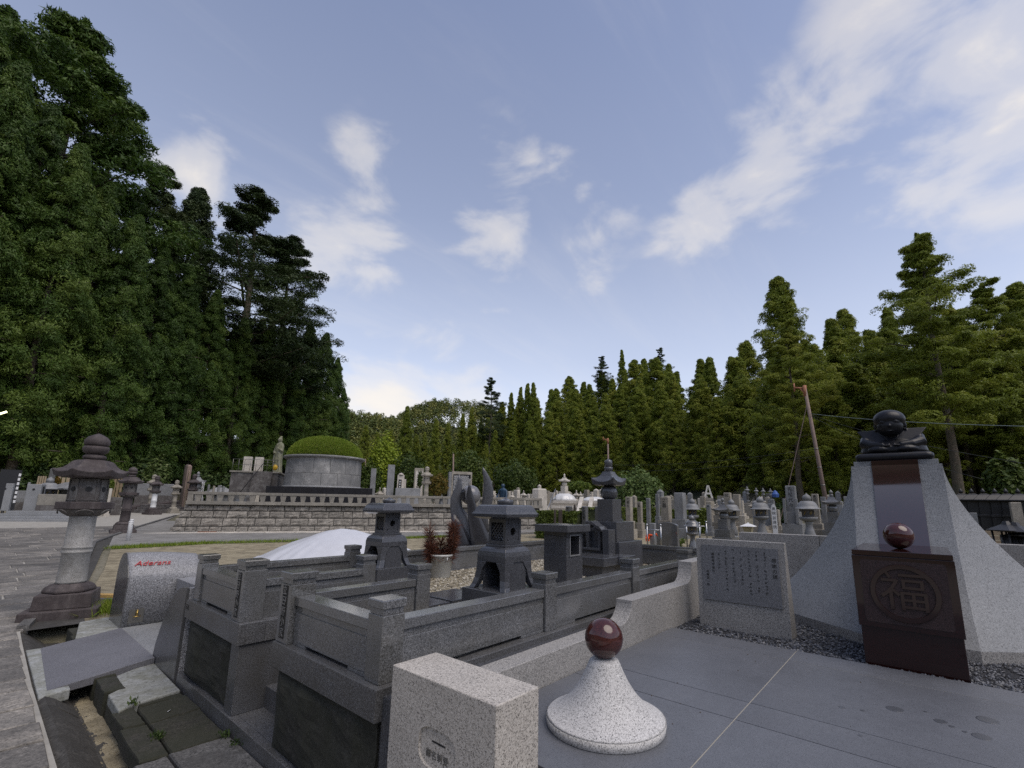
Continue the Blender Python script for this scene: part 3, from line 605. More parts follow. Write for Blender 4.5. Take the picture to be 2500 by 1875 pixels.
for s_ in (1,-1):
    b_.tube([(HC[0]-.100,.028*s_,HC[2]-.004),(HC[0]-.098,.055*s_,HC[2]+.003),(HC[0]-.072,.082*s_,HC[2]-.004)],[.007,.011,.006],8)   # brows
    b_.sphere((HC[0]-.093,.042*s_,HC[2]-.026),.010,12,8,(.6,1.5,.4))  # lids
    b_.sphere((HC[0]+.01,.122*s_,HC[2]-.03),.02,12,8,(.9,.5,1.6)); b_.sphere((HC[0]+.004,.118*s_,HC[2]-.066),.014,12,8,(.8,.8,1.0))   # ears
so_ = b_.build('figure', M['bronze'], st)
rm = so_.modifiers.new('remesh','REMESH'); rm.mode = 'VOXEL'; rm.voxel_size = .005; rm.use_smooth_shade = True
smo = so_.modifiers.new('smooth','SMOOTH'); smo.factor = .5; smo.iterations = 3
fo = MB()
for s_ in (1,-1):
    for k in range(4):
        a = .02+.028*k; fo.tube([(-.02-.02*k,.20*s_,T_+.20-.02*k),(-.07-.012*k,(.235-.01*k)*s_,T_+.15-.028*k),(-.13,(.225-.03*k)*s_,T_+.10-.018*k)],[.003,.006,.003],6)
    fo.tube([(-.05,.02*s_,T_+.235),(-.105,.055*s_,T_+.19),(-.13,.03*s_,T_+.13)],[.004,.006,.004],6)
fo.build('robe_folds', M['bronze'], st)

# ================================================================== THE FENCED FAMILY PLOT
fm = M['fence_granite']
pb = tag(MB().box(1.50,7.42,2.175,5.345,-.8,.150).build('plot_base', M['ledge_granite']), kind='structure')
# cut the entrance out of the base: the base is rebuilt as three boxes and steps
bpy.data.objects.remove(pb)
pbm = MB(); pbm.box(2.42,7.42,2.178,5.342,-.8,.160); pbm.box(1.50,2.4195,2.20,3.385,-.8,.030); pbm.box(1.50,2.4195,4.045,5.33,-.8,.030)
pb = tag(pbm.build('plot_base', M['ledge_granite']), kind='structure')
tag(MB().box(1.44,1.50,2.10,5.36,-.8,-.452).build('plinth_course', M['ledge_granite'], None, .004), kind='structure')
for i, (z, x) in enumerate(((-.452,1.5),(-.30,1.68),(-.15,1.93),(.0,2.18))):
    if i == 0: MB().box(1.502,1.70,3.39,4.04,-.8,-.452).build('entrance_step', M['ledge_granite'], pb, .004)
    else: MB().box(x,2.4185,3.388,4.042,-.8,z).build('entrance_step', M['ledge_granite'], pb, .004)
# rough-hewn blocks under the ledges, with a smooth return on the entrance side
random.seed(13)
def rough_block(x0,x1,y0,y1,z0,z1,amp=.018,n=14):
    b_ = MB(); g = RNG.random((n+1,n+1))
    from mathutils import noise as mn
    vs = []
    for i in range(n+1):
        for j in range(n+1):
            u, v = i/n, j/n; e = min(u,1-u,v,1-v); y, z = y0+(y1-y0)*u, z0+(z1-z0)*v
            dx = -amp*(.3+1.6*mn.noise((y*3,z*3,.5))+.8*mn.noise((y*9,z*9,2))+.4*mn.noise((y*22,z*22,4))) - .03*min(1,e*7)
            vs.append((x0+.028+dx*(1 if e > 0 else .3), y+(.012*mn.noise((z*6,y,1)) if e == 0 else 0), z))
    fs = [(i*(n+1)+j,i*(n+1)+j+1,(i+1)*(n+1)+j+1,(i+1)*(n+1)+j) for i in range(n) for j in range(n)]
    b_.add(vs, fs, False); b_.box(x0+.035,x1,y0+.004,y1-.004,z0,z1); return b_
fp_ = {}
rb = thing('rough_base_stone','rough-hewn mossy base stone under the fence nearest the card block','base stone',(1.48,2.8,-.452)); rough_block(1.452,1.498,2.21,3.375,-.450,.032).build('stone',M['rough_stone'],rb,0,True)
rb = thing('rough_base_stone','rough-hewn mossy base stone under the fence beside the lettered ramp','base stone',(1.48,4.7,-.452)); rough_block(1.452,1.498,4.19,5.325,-.450,.032).build('stone',M['rough_stone'],rb,0,True)
cr = MB(); cr.box(1.462,1.78,4.030,4.043,-.45,.031); cr.box(1.783,2.4,4.030,4.043,-.45,.031); cr.box(1.455,1.5,4.032,4.188,-.449,.0305); tag(cr.build('entrance_cheek',M['ledge_granite'],pb,.002))
# ledges
def ledge(x0,x1,y0,y1): return MB().box(x0,x1,y0,y1,.034,.186)
fe = thing('granite_fence','dark polished granite fence with capped posts round the family plot','fence',(1.43,3.7,.034))
for bx in ((1.43,1.62,2.165,3.41),(1.43,1.62,4.012,5.355),(1.621,3.4,2.165,2.36),(3.403,5.4,2.165,2.36),(5.403,7.45,2.165,2.36),(1.621,2.62,3.215,3.41),(1.621,1.86,4.012,4.2),(1.863,2.62,4.012,4.2),(1.621,4.2,5.16,5.355),(4.203,7.45,5.16,5.355),(7.26,7.449,2.361,5.159)):
    ledge(*bx).build('ledge',M['ledge_granite'],fe,.004,True)
def post(cx,cy,top=.595,w=.142,letter=None):
    b_ = MB(); h = w/2; c = top-.046; nk = c-.032
    b_.sq([(.186,h*.97),(nk,h*.97)],(cx,cy)); p = b_.build('post',fm,fe,.004,True)
    k = MB(); k.sq([(nk+.001,h*.88),(c-.001,h*.88),(c,h*.88),(c+.004,h*1.02),(top-.006,h*1.04),(top,h*.99)],(cx,cy)); k.build('post_cap',fm,p,.002,True)
    if letter:
        q = MB(); q.box(cx-h*.97-.0035,cx-h*.97+.002,cy-.034,cy+.034,.215,.545); q.build('letter_panel',M['carved'],p,0,True)
        for i, ch in enumerate(letter): put_text(ch,.064,fm,p,(cx-h*.97-.004,cy,.512-.066*i),(0,-1,0),(0,0,1),depth=.003)
    return p
def panel(x0,x1,y0,y1,notch=True):
    """one fence panel: plinth with a drain slot, recessed band and coping rail"""
    ax = (x1-x0) > (y1-y0); L_ = (x1-x0) if ax else (y1-y0); t = (y1-y0) if ax else (x1-x0)
    b_ = MB()
    def bx(u0,u1,v,z0,z1):
        if ax: b_.box(x0+u0,x0+u1,(y0+y1)/2-v,(y0+y1)/2+v,z0,z1)
        else: b_.box((x0+x1)/2-v,(x0+x1)/2+v,y0+u0,y0+u1,z0,z1)
    n0, n1 = L_*.22, L_*.80
    if notch: bx(0,n0,t*.42,.186,.206); bx(n1,L_,t*.42,.186,.206); bx(0,L_,t*.42,.206,.385)
    else: bx(0,L_,t*.42,.186,.385)
    p = b_.build('panel',fm,fe,.003,True)
    b2 = MB(); b_ = b2; bx(0,L_,t*.37,.3855,.425); bb = b2.build('band',fm,p,0,True)
    b2 = MB(); b_ = b2; bx(0,L_,t*.5,.4255,.482); b2.build('rail',fm,p,.004,True)
PW = .142
# front-right corner, front run, lettered post, return
post(1.536,2.276); post(1.53,3.325,.632,.172,'立日野小家'); panel(1.475,1.60,2.35,3.236)
post(2.915,2.276); post(4.28,2.276); post(5.67,2.276); post(7.2,2.276)
for a,b2 in ((1.61,2.842),(2.988,4.207),(4.353,5.597),(5.743,7.127)): panel(a,b2,2.218,2.338)
post(2.54,3.33); panel(1.62,2.467,3.27,3.39,False)
post(1.53,4.157,.640,.172,'立日野小家'); post(2.57,4.215); panel(1.62,2.497,4.105,4.225,False)
post(1.536,5.243); panel(1.475,1.60,4.245,5.17); post(3.03,5.28)
panel(1.61,2.957,5.195,5.315,False); panel(3.103,5.1,5.195,5.315,False); panel(5.103,7.19,5.195,5.315,False); post(7.3,5.25)
panel(7.24,7.36,2.35,5.17,False)
# carved stonemason's mark on the left ledge
put_text('石匠',.05,M['carved'],fe,(1.4292,5.29,.125),(0,-1,0),(0,0,1),depth=.0006,name='carved_mark')
# floor of the plot
fl = tag(MB().box(2.42,7.26,2.361,5.159,.158,.168).build('plot_floor', M['sand']), kind='structure')
pebbles(12000, lambda a,b_,c_: (2.75+4.5*a, 2.37+2.78*b_, .168+.012*c_), .014, M['tan_pebble'], 'gravel', 'tan and white pebbles covering the floor of the fenced plot', 'gravel')
for x0,x1,y0,y1 in ((2.45,3.0,3.45,3.98),(3.05,3.5,3.48,3.95),(3.55,4.05,3.5,3.93)): MB().box(x0,x1,y0,y1,.165,.205).build('stepping_slab', M['dark_granite'], fl, .004)
# house-shaped granite lanterns
def house_lantern(loc, label):
    g = thing('granite_lantern', label, 'stone lantern', loc, 0, 'house-shaped granite lanterns of the fenced plot')
    dm = M['dark_granite']
    MB().box(-.255,.255,-.255,.255,0,.222).build('plinth', dm, g, .004)
    z0 = .2225
    def leg(ax):
        b_ = MB(); prof = [(0,.205,.165),(.05,.188,.15),(.12,.175,.14),(.20,.170,.135),(.26,.168,.0),(.30,.163,.0),(.33,.145,.0),(.345,.12,.0)]
        return b_
    # pedestal: flared square shell, open between its feet
    out = [(0,.215),(.03,.198),(.08,.182),(.15,.172),(.22,.168),(.27,.168),(.305,.160),(.328,.145),(.342,.122)]
    b_ = MB(); N = 5
    def ring(z, h):
        # plan with a deep arch notch on each side near the ground
        o = []
        a = .62 if z < .2 else 0
        return [(-h,-h,z0+z),(h,-h,z0+z),(h,h,z0+z),(-h,h,z0+z)]
    b_.loops([ring(z,h) for z,h in out if z >= .22]); b_.build('pedestal_top', dm, g, .004)
    for sx in (1,-1):
        for sy in (1,-1):
            f = MB(); rg = []
            for z,h in [q for q in out if q[0] <= .22]:
                k = .060+.05*max(0,(z-.12)/.1)**2
                rg.append([(sx*h,sy*h,z0+z),(sx*(h-k),sy*h,z0+z),(sx*(h-k),sy*(h-k),z0+z),(sx*h,sy*(h-k),z0+z)])
            f.loops(rg); f.build('leg', dm, g, .003)
    sl_ = MB(); sl_.box(-.148,.148,.10,.112,z0,z0+.2195); sl_.box(.10,.112,-.148,.148,z0+.0002,z0+.2193); sl_.build('inner_panel', dm, g)   # closed back of the pedestal
    for sgn in (1,):
        MB().box(-.105,.105,-.160,-.150,z0+.0,z0+.2195).build('side_panel', dm, g)
    MB().box(-.118,.118,-.118,.118,z0+.342,z0+.362).build('base_tier', dm, g, .003)
    fb = MB()
    for sx in (1,-1):
        for sy in (1,-1): fb.box(sx*.072 if sx > 0 else -.102, .102 if sx > 0 else -.072, sy*.072 if sy > 0 else -.102, .102 if sy > 0 else -.072, z0+.362,z0+.58)
    fb.box(-.101,.101,-.101,.101,z0+.3625,z0+.395); fb.box(-.101,.101,-.101,.101,z0+.548,z0+.579)
    fb.box(-.071,.071,.062,.09,z0+.395,z0+.548); fb.box(.062,.09,-.071,.071,z0+.396,z0+.547)
    fr_ = fb.build('fire_box', dm, g, .002)
    # lattice on the entrance face, round window on the near face
    lt = MB()
    for k in range(-2,3):
        for s_ in (1,-1):
            a_ = Vector((-.09,.034*k-.06*s_,z0+.40)); e_ = Vector((-.09,.034*k+.06*s_,z0+.545))
            ya, yb = max(-.07,min(.07,a_.y)), max(-.07,min(.07,e_.y))
            lt.tube([(-.09+.003*s_,ya,a_.z+(ya-a_.y)/(e_.y-a_.y)*(.145)),(-.09+.003*s_,yb,e_.z-(e_.y-yb)/(e_.y-a_.y)*.145)],.006,4,False)
    lt.build('lattice', dm, fr_)
    w = MB(); N = 20; o_ = [(-.0715,z0+.394),(.0715,z0+.394),(.0715,z0+.549),(-.0715,z0+.549)]
    circ = [(.034*math.cos(2*math.pi*j/N),z0+.472+.034*math.sin(2*math.pi*j/N)) for j in range(N)]
    sqp = []
    for j in range(N):
        a_ = 2*math.pi*j/N; c_, s_ = math.cos(a_), math.sin(a_); k = min(.0715/max(abs(c_),1e-6), .0775/max(abs(s_),1e-6)); sqp.append((k*c_,z0+.4715+k*s_))
    w.loops([[(p[0],-.098,p[1]) for p in sqp],[(p[0],-.098,p[1]) for p in circ],[(p[0],-.080,p[1]) for p in circ],[(p[0],-.080,p[1]) for p in sqp]],False,cap=False)
    w.build('window_panel', dm, fr_)
    r_ = MB(); r_.sq([(z0+.580,.155),(z0+.598,.205),(z0+.622,.213),(z0+.626,.212),(z0+.640,.200),(z0+.655,.193),(z0+.675,.184),(z0+.692,.172),(z0+.700,.155),(z0+.704,.10)])
    r_.build('roof', dm, g, .002)
    j_ = MB(); j_.lathe([(z0+.704,.066),(z0+.712,.072),(z0+.735,.074),(z0+.742,.068),(z0+.744,.05),(z0+.750,.03),(z0+.758,.016),(z0+.772,.003)],24); j_.build('finial', dm, g)
    return g
house_lantern((3.10,2.87,.172),'house-shaped dark granite lantern inside the near side of the fence')
house_lantern((3.17,4.80,.172),'house-shaped dark granite lantern standing before the white tarpaulin mound')
# card box pillar
pbx = thing('pillar_box','dark granite pillar box with slab lid and square window opening','stone box',(4.36,3.14,.168))
b_ = MB()
b_.box(-.155,.155,-.155,.155,0,.40); b_.box(-.155,.155,-.155,.155,.60,.645); b_.box(-.155,-.085,-.154,.154,.4005,.5995); b_.box(.085,.155,-.154,.154,.4005,.5995); b_.box(-.0845,.0845,.06,.153,.4005,.5995)
b_.build('pillar',M['dark_granite'],pbx,.003)
b_ = MB(); b_.box(-.10,.10,-.162,-.1555,.385,.40); b_.box(-.10,.10,-.162,-.1555,.60,.615); b_.box(-.10,-.085,-.162,-.1555,.4005,.5995); b_.box(.085,.10,-.162,-.1555,.4005,.5995); b_.build('window_frame',M['grey_stone'],pbx,.001)
MB().box(-.235,.215,-.225,.225,.6455,.72).build('lid',M['dark_granite'],pbx,.004)
# flat offering table
tb = thing('offering_table','low dark granite offering table with notched top in fenced plot','stone table',(5.72,3.5,.168))
MB().prism([(-.36,-.28),(.0,-.28),(.0,-.36),(.36,-.36),(.36,.30),(-.36,.30)],.155,.262).build('table_top',M['dark_granite'],tb,.004)
MB().box(-.30,.30,-.22,.22,0,.1545).build('table_base',M['dark_granite'],tb,.003)
# five-ring tower
def gorinto_parts(g, s, mats, steps=True, n=24, roofup=.16):
    """cube, sphere, swept roof, ring and jewel; s = width of the cube"""
    z = 0
    mk = lambda i: mats[i % len(mats)]
    if steps:
        MB().sq([(0,s*1.0),(s*.9,s*1.0)]).build('step',mk(0),g,.006*s/.26); MB().sq([(s*.9,s*.80),(s*1.7,s*.80)]).build('step',mk(0),g,.006*s/.26); z = s*1.7
    MB().sq([(z,s*.5),(z+s*1.05,s*.5)]).build('cube',mk(1),g,.004*s/.26); z += s*1.05
    MB().lathe([(z+s*q,r*s) for q,r in ((0,.30),(.06,.40),(.18,.48),(.35,.50),(.55,.46),(.70,.36),(.75,.28))],n).build('sphere',mk(1),g); z += s*.75
    # swept roof: square eaves curving up at the corners
    b_ = MB(); rg = []; K = 8
    for (zz,h,lift) in ((0,.66,.0),(.02,.76,.06),(.20,.82,roofup),(.22,.80,roofup),(.30,.62,.06),(.44,.44,.02),(.62,.32,0),(.80,.27,0)):
        r_ = []
        for e in range(4):
            for k in range(K):
                u = -1+2*k/K; x, y = (u,-1) if e == 0 else (1,u) if e == 1 else (-u,1) if e == 2 else (-1,-u)
                r_.append((x*h*s,y*h*s,z+s*(zz+lift*abs(u)**2.5)))
        rg.append(r_)
    b_.loops(rg).build('roof',mk(2),g); z += s*.80
    MB().lathe([(z+s*q,r*s) for q,r in ((0,.14),(.04,.16),(.14,.19),(.24,.185),(.27,.15))],n).build('ring',mk(2),g); z += s*.27
    MB().lathe([(z+s*q,r*s) for q,r in ((0,.12),(.06,.165),(.20,.175),(.32,.165),(.37,.10),(.42,.05),(.50,.006))],n).build('jewel',mk(2),g)
    return z+s*.5
gt = thing('five_ring_tower','tall dark granite five-ring tower on stepped base in fenced plot','grave tower',(6.42,3.74,.168))
dg_ = M['dark_granite']
MB().sq([(0,.36),(.42,.36)]).build('step',dg_,gt,.005); MB().sq([(.42,.27),(.70,.27)]).build('step',dg_,gt,.005)
sub = MB(); sub.box(-.55,-.36,-.30,-.20,0,.60); sub.build('flower_pillar',dg_,gt,.004); sub = MB(); sub.box(-.55,-.36,.20,.30,0,.60); sub.build('flower_pillar',dg_,gt,.004)
MB().sq([(.70,.135),(1.035,.135)]).build('cube',dg_,gt,.003)
MB().lathe([(1.035+q,r) for q,r in ((0,.075),(.015,.105),(.05,.128),(.105,.135),(.155,.125),(.195,.10),(.208,.07))],32).build('sphere',dg_,gt)
b_ = MB(); rg = []; K = 10
for (zz,h,lift) in ((1.243,.15,0),(1.25,.186,.02),(1.295,.20,.062),(1.303,.195,.062),(1.345,.15,.02),(1.39,.105,.004),(1.44,.078,0),(1.462,.072,0)):
    r_ = []
    for e in range(4):
        for k in range(K):
            u = -1+2*k/K; x, y = (u,-1) if e == 0 else (1,u) if e == 1 else (-u,1) if e == 2 else (-1,-u)
            r_.append((x*h,y*h,zz+lift*abs(u)**2.3))
    rg.append(r_)
b_.loops(rg).build('roof',dg_,gt,.002)
MB().lathe([(1.463,.05),(1.47,.056),(1.50,.066),(1.53,.067),(1.538,.055)],24).build('ring',dg_,gt)
MB().lathe([(1.538,.052),(1.55,.06),(1.60,.063),(1.635,.06),(1.645,.045),(1.652,.02),(1.672,.003)],24).build('jewel',dg_,gt)
# offering shrine before the tower
sh = thing('incense_shrine','small dark granite incense shrine with curved gable before tower','shrine',(5.93,3.62,.43)); sh.location = (6.02,3.74,.168)
b_ = MB(); b_.box(-.10,.02,-.16,.16,0,.30); b_.build('base',dg_,sh,.003)
b_ = MB(); b_.box(-.08,.03,-.12,-.08,.30,.56); b_.box(-.08,.03,.08,.12,.30,.56); b_.box(.0,.03,-.08,.08,.3002,.5598); b_.build('frame',dg_,sh,.003)
gp = [(-.17,.565),(-.13,.60),(-.08,.615),(-.04,.645),(0,.66),(.04,.645),(.08,.615),(.13,.60),(.17,.565),(.17,.59),(.13,.635),(.08,.65),(.04,.68),(0,.70),(-.04,.68),(-.08,.65),(-.13,.635),(-.17,.59)]
b_ = MB(); b_.loops([[(-.12,p[0],p[1]) for p in gp],[(.05,p[0],p[1]) for p in gp]]); b_.build('gable',dg_,sh,.001)
b_ = MB(); b_.box(-.14,-.105,-.15,.15,.30,.335); b_.build('incense_shelf',dg_,sh,.003)
uz = thing('incense_urn','round dark stone incense urn before the five-ring tower','urn',(5.72,4.02,.168))
MB().lathe([(0,.06),(.02,.075),(.09,.10),(.14,.105),(.17,.098),(.175,.10),(.20,.103),(.205,.085),(.19,.08)],24).build('urn',dg_,uz); MB().lathe([(0,.09),(.0,.09)],4)
# white pail with dead pine branches
pl = thing('plastic_pail','white plastic pail holding dead brown pine branches','bucket',(4.02,4.83,.172))
pl_b = MB(); pl_b.lathe([(0,.118),(.004,.122),(.26,.142),(.262,.15),(.285,.152),(.288,.142),(.265,.135),(.02,.115)],36); pl_b.build('pail',M['plastic_white'],pl)
hb = MB(); hb.tube([(.0+.15*math.cos(t)*.72-.03,-.15*math.cos(t)*.72-.03 if False else -.148*math.cos(t),.255-.13*math.sin(t)) for t in np.linspace(.0,math.pi,16)],.006,8)
hb.xf(Matrix.Rotation(R(-40),4,'Z')).build('handle',M['white_paint'],pl)

# dead pine branches in the pail
def quads(P, U, V, name, mat, parent=None, tint=None, loc=None):
    """n leaf quads: centre P, half axes U and V"""
    n = len(P); co = np.empty((n,4,3),np.float32); co[:,0] = P-U; co[:,1] = P+V; co[:,2] = P+U; co[:,3] = P-V
    me = bpy.data.meshes.new(name); me.vertices.add(n*4); me.vertices.foreach_set('co', co.ravel())
    me.loops.add(n*4); me.loops.foreach_set('vertex_index', np.arange(n*4,dtype=np.int32)); me.polygons.add(n)
    me.polygons.foreach_set('loop_start', np.arange(0,n*4,4,dtype=np.int32)); me.polygons.foreach_set('loop_total', np.full(n,4,dtype=np.int32))
    a = me.attributes.new('tint','FLOAT','FACE'); a.data.foreach_set('value', (RNG.random(n) if tint is None else tint).astype(np.float32)); me.update(calc_edges=True)
    return link(name, me, mat, parent, loc)
def unit(v): return v/np.maximum(1e-9,np.linalg.norm(v,axis=-1,keepdims=True))
bq = thing('dead_pine_bunch','bunch of withered brown pine branches standing in the pail','branches',(4.02,4.83,.20))
random.seed(4); Pn=[];Un=[]; tb_=MB()
for (dx,dy,l) in ((-.10,.10,.56),(-.05,.12,.45),(.10,-.08,.64),(.06,-.12,.60),(.0,.02,.42),(.13,-.02,.5),(-.13,.03,.36)):
    p0 = Vector((dx*.3,dy*.3,.02)); p1 = Vector((dx*1.1,dy*1.1,l*.6)); p2 = Vector((dx*1.2,dy*1.2,l))
    tb_.tube([p0,p1,p2],[.008,.006,.003],6)
    for k in range(420):
        t = random.uniform(.28,1.0); p = p0.lerp(p1,t/.6) if t < .6 else p1.lerp(p2,(t-.6)/.4)
        d = Vector((random.gauss(0,1),random.gauss(0,1),random.gauss(.55,.7))).normalized()*random.uniform(.05,.085); Pn.append(p+d*.9+Vector((0,0,0))); Un.append(d)
for k in range(160):
    d = Vector((random.gauss(0,1),random.gauss(0,1),-.3)).normalized()*.06; Pn.append(Vector((random.uniform(-.16,.16),random.uniform(-.16,.16),random.uniform(.18,.3)))); Un.append(d)
Pn=np.array(Pn);Un=np.array(Un); Vn=unit(np.cross(Un,RNG.normal(size=Un.shape)))*.0032
quads(Pn,Un,Vn,'needles',M['dry_needle'],bq); tb_.build('twigs',M['dark_wood'],bq)
# ================================================================== LETTERED MONUMENT WITH RAMP (left)
lm = thing('lettered_monument','speckled grey granite monument with red lettering, dark fins and ramp','monument',(1.75,6.8,-.55))
sg = granite('sparkle_granite',(.05,.05,.055),(.225,.225,.23),(.46,.46,.47),scale=150,rough=.5,contrast=.13,bmp=.1)
pol = granite('fin_granite',(.03,.03,.032),(.085,.085,.085),(.15,.15,.15),scale=260,rough=.2,contrast=.15)
X0 = 1.44
# hood-backed wall: front on plane y = 7.88, its top leaning back, edge towards the path polished
sec = [(7.88,-.52),(7.88,.06),(7.885,.11),(7.905,.155),(8.0,.255),(8.09,.335),(8.16,.375),(8.27,.39),(8.40,.36),(8.5,.27),(8.56,.1),(8.57,-.52)]
b_ = MB(); rg = []
for i, x in enumerate(np.linspace(X0+.004,2.24,14)):
    t = i/13; dz = -.055*t*t; k = 1-.05*t
    rg.append([(x,p[0]*1.0,(p[1]+dz*max(0,p[1]+.1)/.45) if p[1] > 0 else p[1]) for p in sec])
b_.loops(rg,True).build('hood_wall',sg,lm,0,True)
MB().prism(sec,X0-.008,X0+.003,'x').build('end_face',pol,lm,0,True)
for p in lm.children: 
    if p.name.startswith('hood_wall'):
        for f_ in p.data.polygons: f_.use_smooth = abs(f_.normal.x) < .9
# fin on the near side
fs_ = [(6.24,-.60),(6.235,-.53),(6.19,-.36),(6.08,-.17),(5.93,.03),(5.78,.17),(5.65,.245),(5.52,.272),(5.41,.278),(5.41,-.60)]
MB().prism(fs_,X0-.006,X0+.02,'x').build('fin_face',pol,lm,.002,True)
MB().prism([(a*.999+.006,b2-.006) for a,b2 in fs_],X0+.021,1.95,'x').build('fin_body',sg,lm,0,True)
MB().box(X0,2.24,6.24,7.878,-.62,-.494).build('niche_floor',M['monument_granite'],lm,.003,True)
MB().box(1.96,2.24,5.5,7.87,-.55,.05).build('niche_back',sg,lm,.003,True)
rp = MB(); rp.add([(.66,5.93,-.585),(X0-.01,6.10,-.56),(X0-.01,7.76,-.56),(.73,7.60,-.585),(.66,5.93,-.528),(X0-.01,6.10,-.468),(X0-.01,7.76,-.468),(.73,7.60,-.528)],[(0,3,2,1),(4,5,6,7),(0,1,5,4),(1,2,6,5),(2,3,7,6),(3,0,4,7)])
rp.build('ramp_slab',granite('ramp_granite',(.06,.06,.066),(.13,.13,.142),(.2,.2,.215),scale=260,rough=.6,contrast=.16),lm,.003,True)
MB().box(X0+.062,X0+.214,7.872,7.879,-.455,-.29).build('tap_plate',M['dull_metal'],lm,.001,True)
tp = MB(); tp.tube([(X0+.138,7.872,-.345),(X0+.138,7.83,-.345)],.012,10); tp.tube([(X0+.138,7.835,-.36),(X0+.138,7.835,-.31)],[.010,.012],10); tp.lathe([(-.31,.013),(-.295,.011),(-.292,.004)],12,(X0+.138,7.835)); tp.tube([(X0+.10,7.83,-.372),(X0+.178,7.83,-.372)],.006,8); tp.build('tap',M['brass'],lm,0,True)
put_text('Aderans',.115,M['red_paint'],lm,(X0+.25,7.994,.2605),(1,0,-.02),(0,.72,.69),depth=.003,shear=.35,name='red_lettering')
# ================================================================== STONE LANTERNS OF THE PATH
def hexroof(b_, z, s, up=.05, n=6, K=5, sw=1.0):
    rg = []
    for (zz,h,l) in ((0,.55,0),(.03,.93,.03),(.19,1.0,up*.7),(.22,.985,up*.7),(.27,.87,up*.3),(.34,.75,up*.1),(.44,.655,.0),(.54,.58,0),(.60,.50,0),(.64,.36,0),(.66,.22,0)):
        r_ = []
        for e in range(n):
            a0, a1 = 2*math.pi*e/n, 2*math.pi*(e+1)/n
            for k in range(K):
                u = k/K; x = math.cos(a0)*(1-u)+math.cos(a1)*u; y = math.sin(a0)*(1-u)+math.sin(a1)*u; w = abs(2*u-1)**2.5
                r_.append((x*h*s*sw,y*h*s*sw,z+s*(zz+l*w*2)))
        rg.append(r_)
    b_.loops(rg); return z+.66*s
def path_lantern(loc, H, label, mats, rz=0.3, group=None, plain_post=False):
    """kasuga lantern: pedestal, lotus base, ringed shaft, platform, fire box, roof, jewel; H = total height"""
    g = thing('path_lantern', label, 'stone lantern', loc, rz, group); k = H/2.385; dk, pm, lt = mats
    MB().sq([(0,.36*k),(.155*k,.355*k)]).build('foot_slab',dk,g,.012*k)
    b_ = MB(); b_.sq([(.156*k,.275*k),(.33*k,.262*k)]); b_.build('pedestal',dk,g,.01*k)
    b_ = MB(); b_.lathe([(.331*k,.255*k),(.36*k,.262*k),(.40*k,.235*k),(.43*k,.19*k),(.44*k,.15*k)],6,smooth=False,rot=.2); b_.build('lotus_base',dk,g,.012*k)
    pt = MB(); pt.lathe([(.44*k,.152*k),(.46*k,.146*k),(.80*k,.140*k),(.81*k,.150*k),(.825*k,.154*k),(.832*k,.146*k),(.865*k,.146*k),(.872*k,.154*k),(.885*k,.150*k),(.895*k,.138*k),(1.25*k,.134*k),(1.27*k,.14*k)],32); pt.build('shaft',pm,g)
    b_ = MB(); b_.lathe([(1.27*k,.15*k),(1.31*k,.215*k),(1.355*k,.265*k),(1.36*k,.275*k)],6,smooth=False,rot=.2); b_.build('lotus_platform',lt,g,.006*k)
    for e in range(6):
        a = .2+math.pi/6+e*math.pi/3; pe = MB(); rr_ = []
        for q in range(9):
            t = math.pi*q/8; rr_.append((.09*k*math.cos(t), .05*k*math.sin(t)))
        pts = [Vector((math.cos(a)*(.235+.03*(y/(.05*k)))*k*1.0 - math.sin(a)*x, math.sin(a)*(.235+.03*(y/(.05*k)))*k + math.cos(a)*x, 1.305*k+y)) for x,y in rr_]
        pe.tube(pts,.007*k,5); pe.build('petal',lt,g)
    b_ = MB(); b_.lathe([(1.361*k,.285*k),(1.365*k,.292*k),(1.45*k,.292*k),(1.455*k,.285*k)],6,smooth=False,rot=.2); b_.build('platform',dk,g,.006*k)
    fb = MB(); fb.lathe([(1.456*k,.20*k),(1.76*k,.19*k)],6,smooth=False,rot=.2); f = fb.build('fire_box',lt,g,.004*k)
    for e in range(6):                                   # round windows, framed rough panels
        a = .2+math.pi/6+e*math.pi/3; c = Vector((math.cos(a),math.sin(a),0)); t = Vector((-math.sin(a),math.cos(a),0)); r0 = .1725*k
        w = MB(); N = 18; w.loops([[tuple(c*(r0+o)+t*(rad*math.cos(2*math.pi*j/N))+Vector((0,0,1.62*k+rad*.9*math.sin(2*math.pi*j/N)))) for j in range(N)] for o,rad in ((-.02*k,.036*k),(.0035*k,.036*k))]); w.build('window',M['ink'],f)
        fr_ = MB(); 
        for (u0,u1,v0,v1) in ((-.085,.085,1.475,1.49),(-.085,.085,1.735,1.748),(-.085,-.072,1.49,1.735),(.072,.085,1.49,1.735)):
            q = [(u0,v0),(u1,v0),(u1,v1),(u0,v1)]; fr_.loops([[tuple(c*(r0-.004*k)+t*u*k+Vector((0,0,v*k))) for u,v in q],[tuple(c*(r0+.006*k)+t*u*k+Vector((0,0,v*k))) for u,v in q]])
        fr_.build('window_frame',lt,f)
    b_ = MB(); z = hexroof(b_,1.761*k,.385*k,.07); b_.xf(Matrix.Rotation(.2,4,'Z')); b_.build('roof',dk,g,.006*k)
    MB().lathe([(z-.01*k,.10*k),(z+.02*k,.125*k),(z+.05*k,.115*k),(z+.065*k,.09*k)],24).build('neck_ring',dk,g); z += .065*k
    MB().lathe([(z,.085*k),(z+.03*k,.125*k),(z+.075*k,.14*k),(z+.11*k,.13*k),(z+.113*k,.115*k)],24).build('bowl',dk,g); z += .114*k
    MB().lathe([(z,.115*k),(z+.03*k,.135*k),(z+.08*k,.132*k),(z+.125*k,.10*k),(z+.155*k,.05*k),(z+.175*k,.006*k)],24).build('jewel',dk,g)
    return g
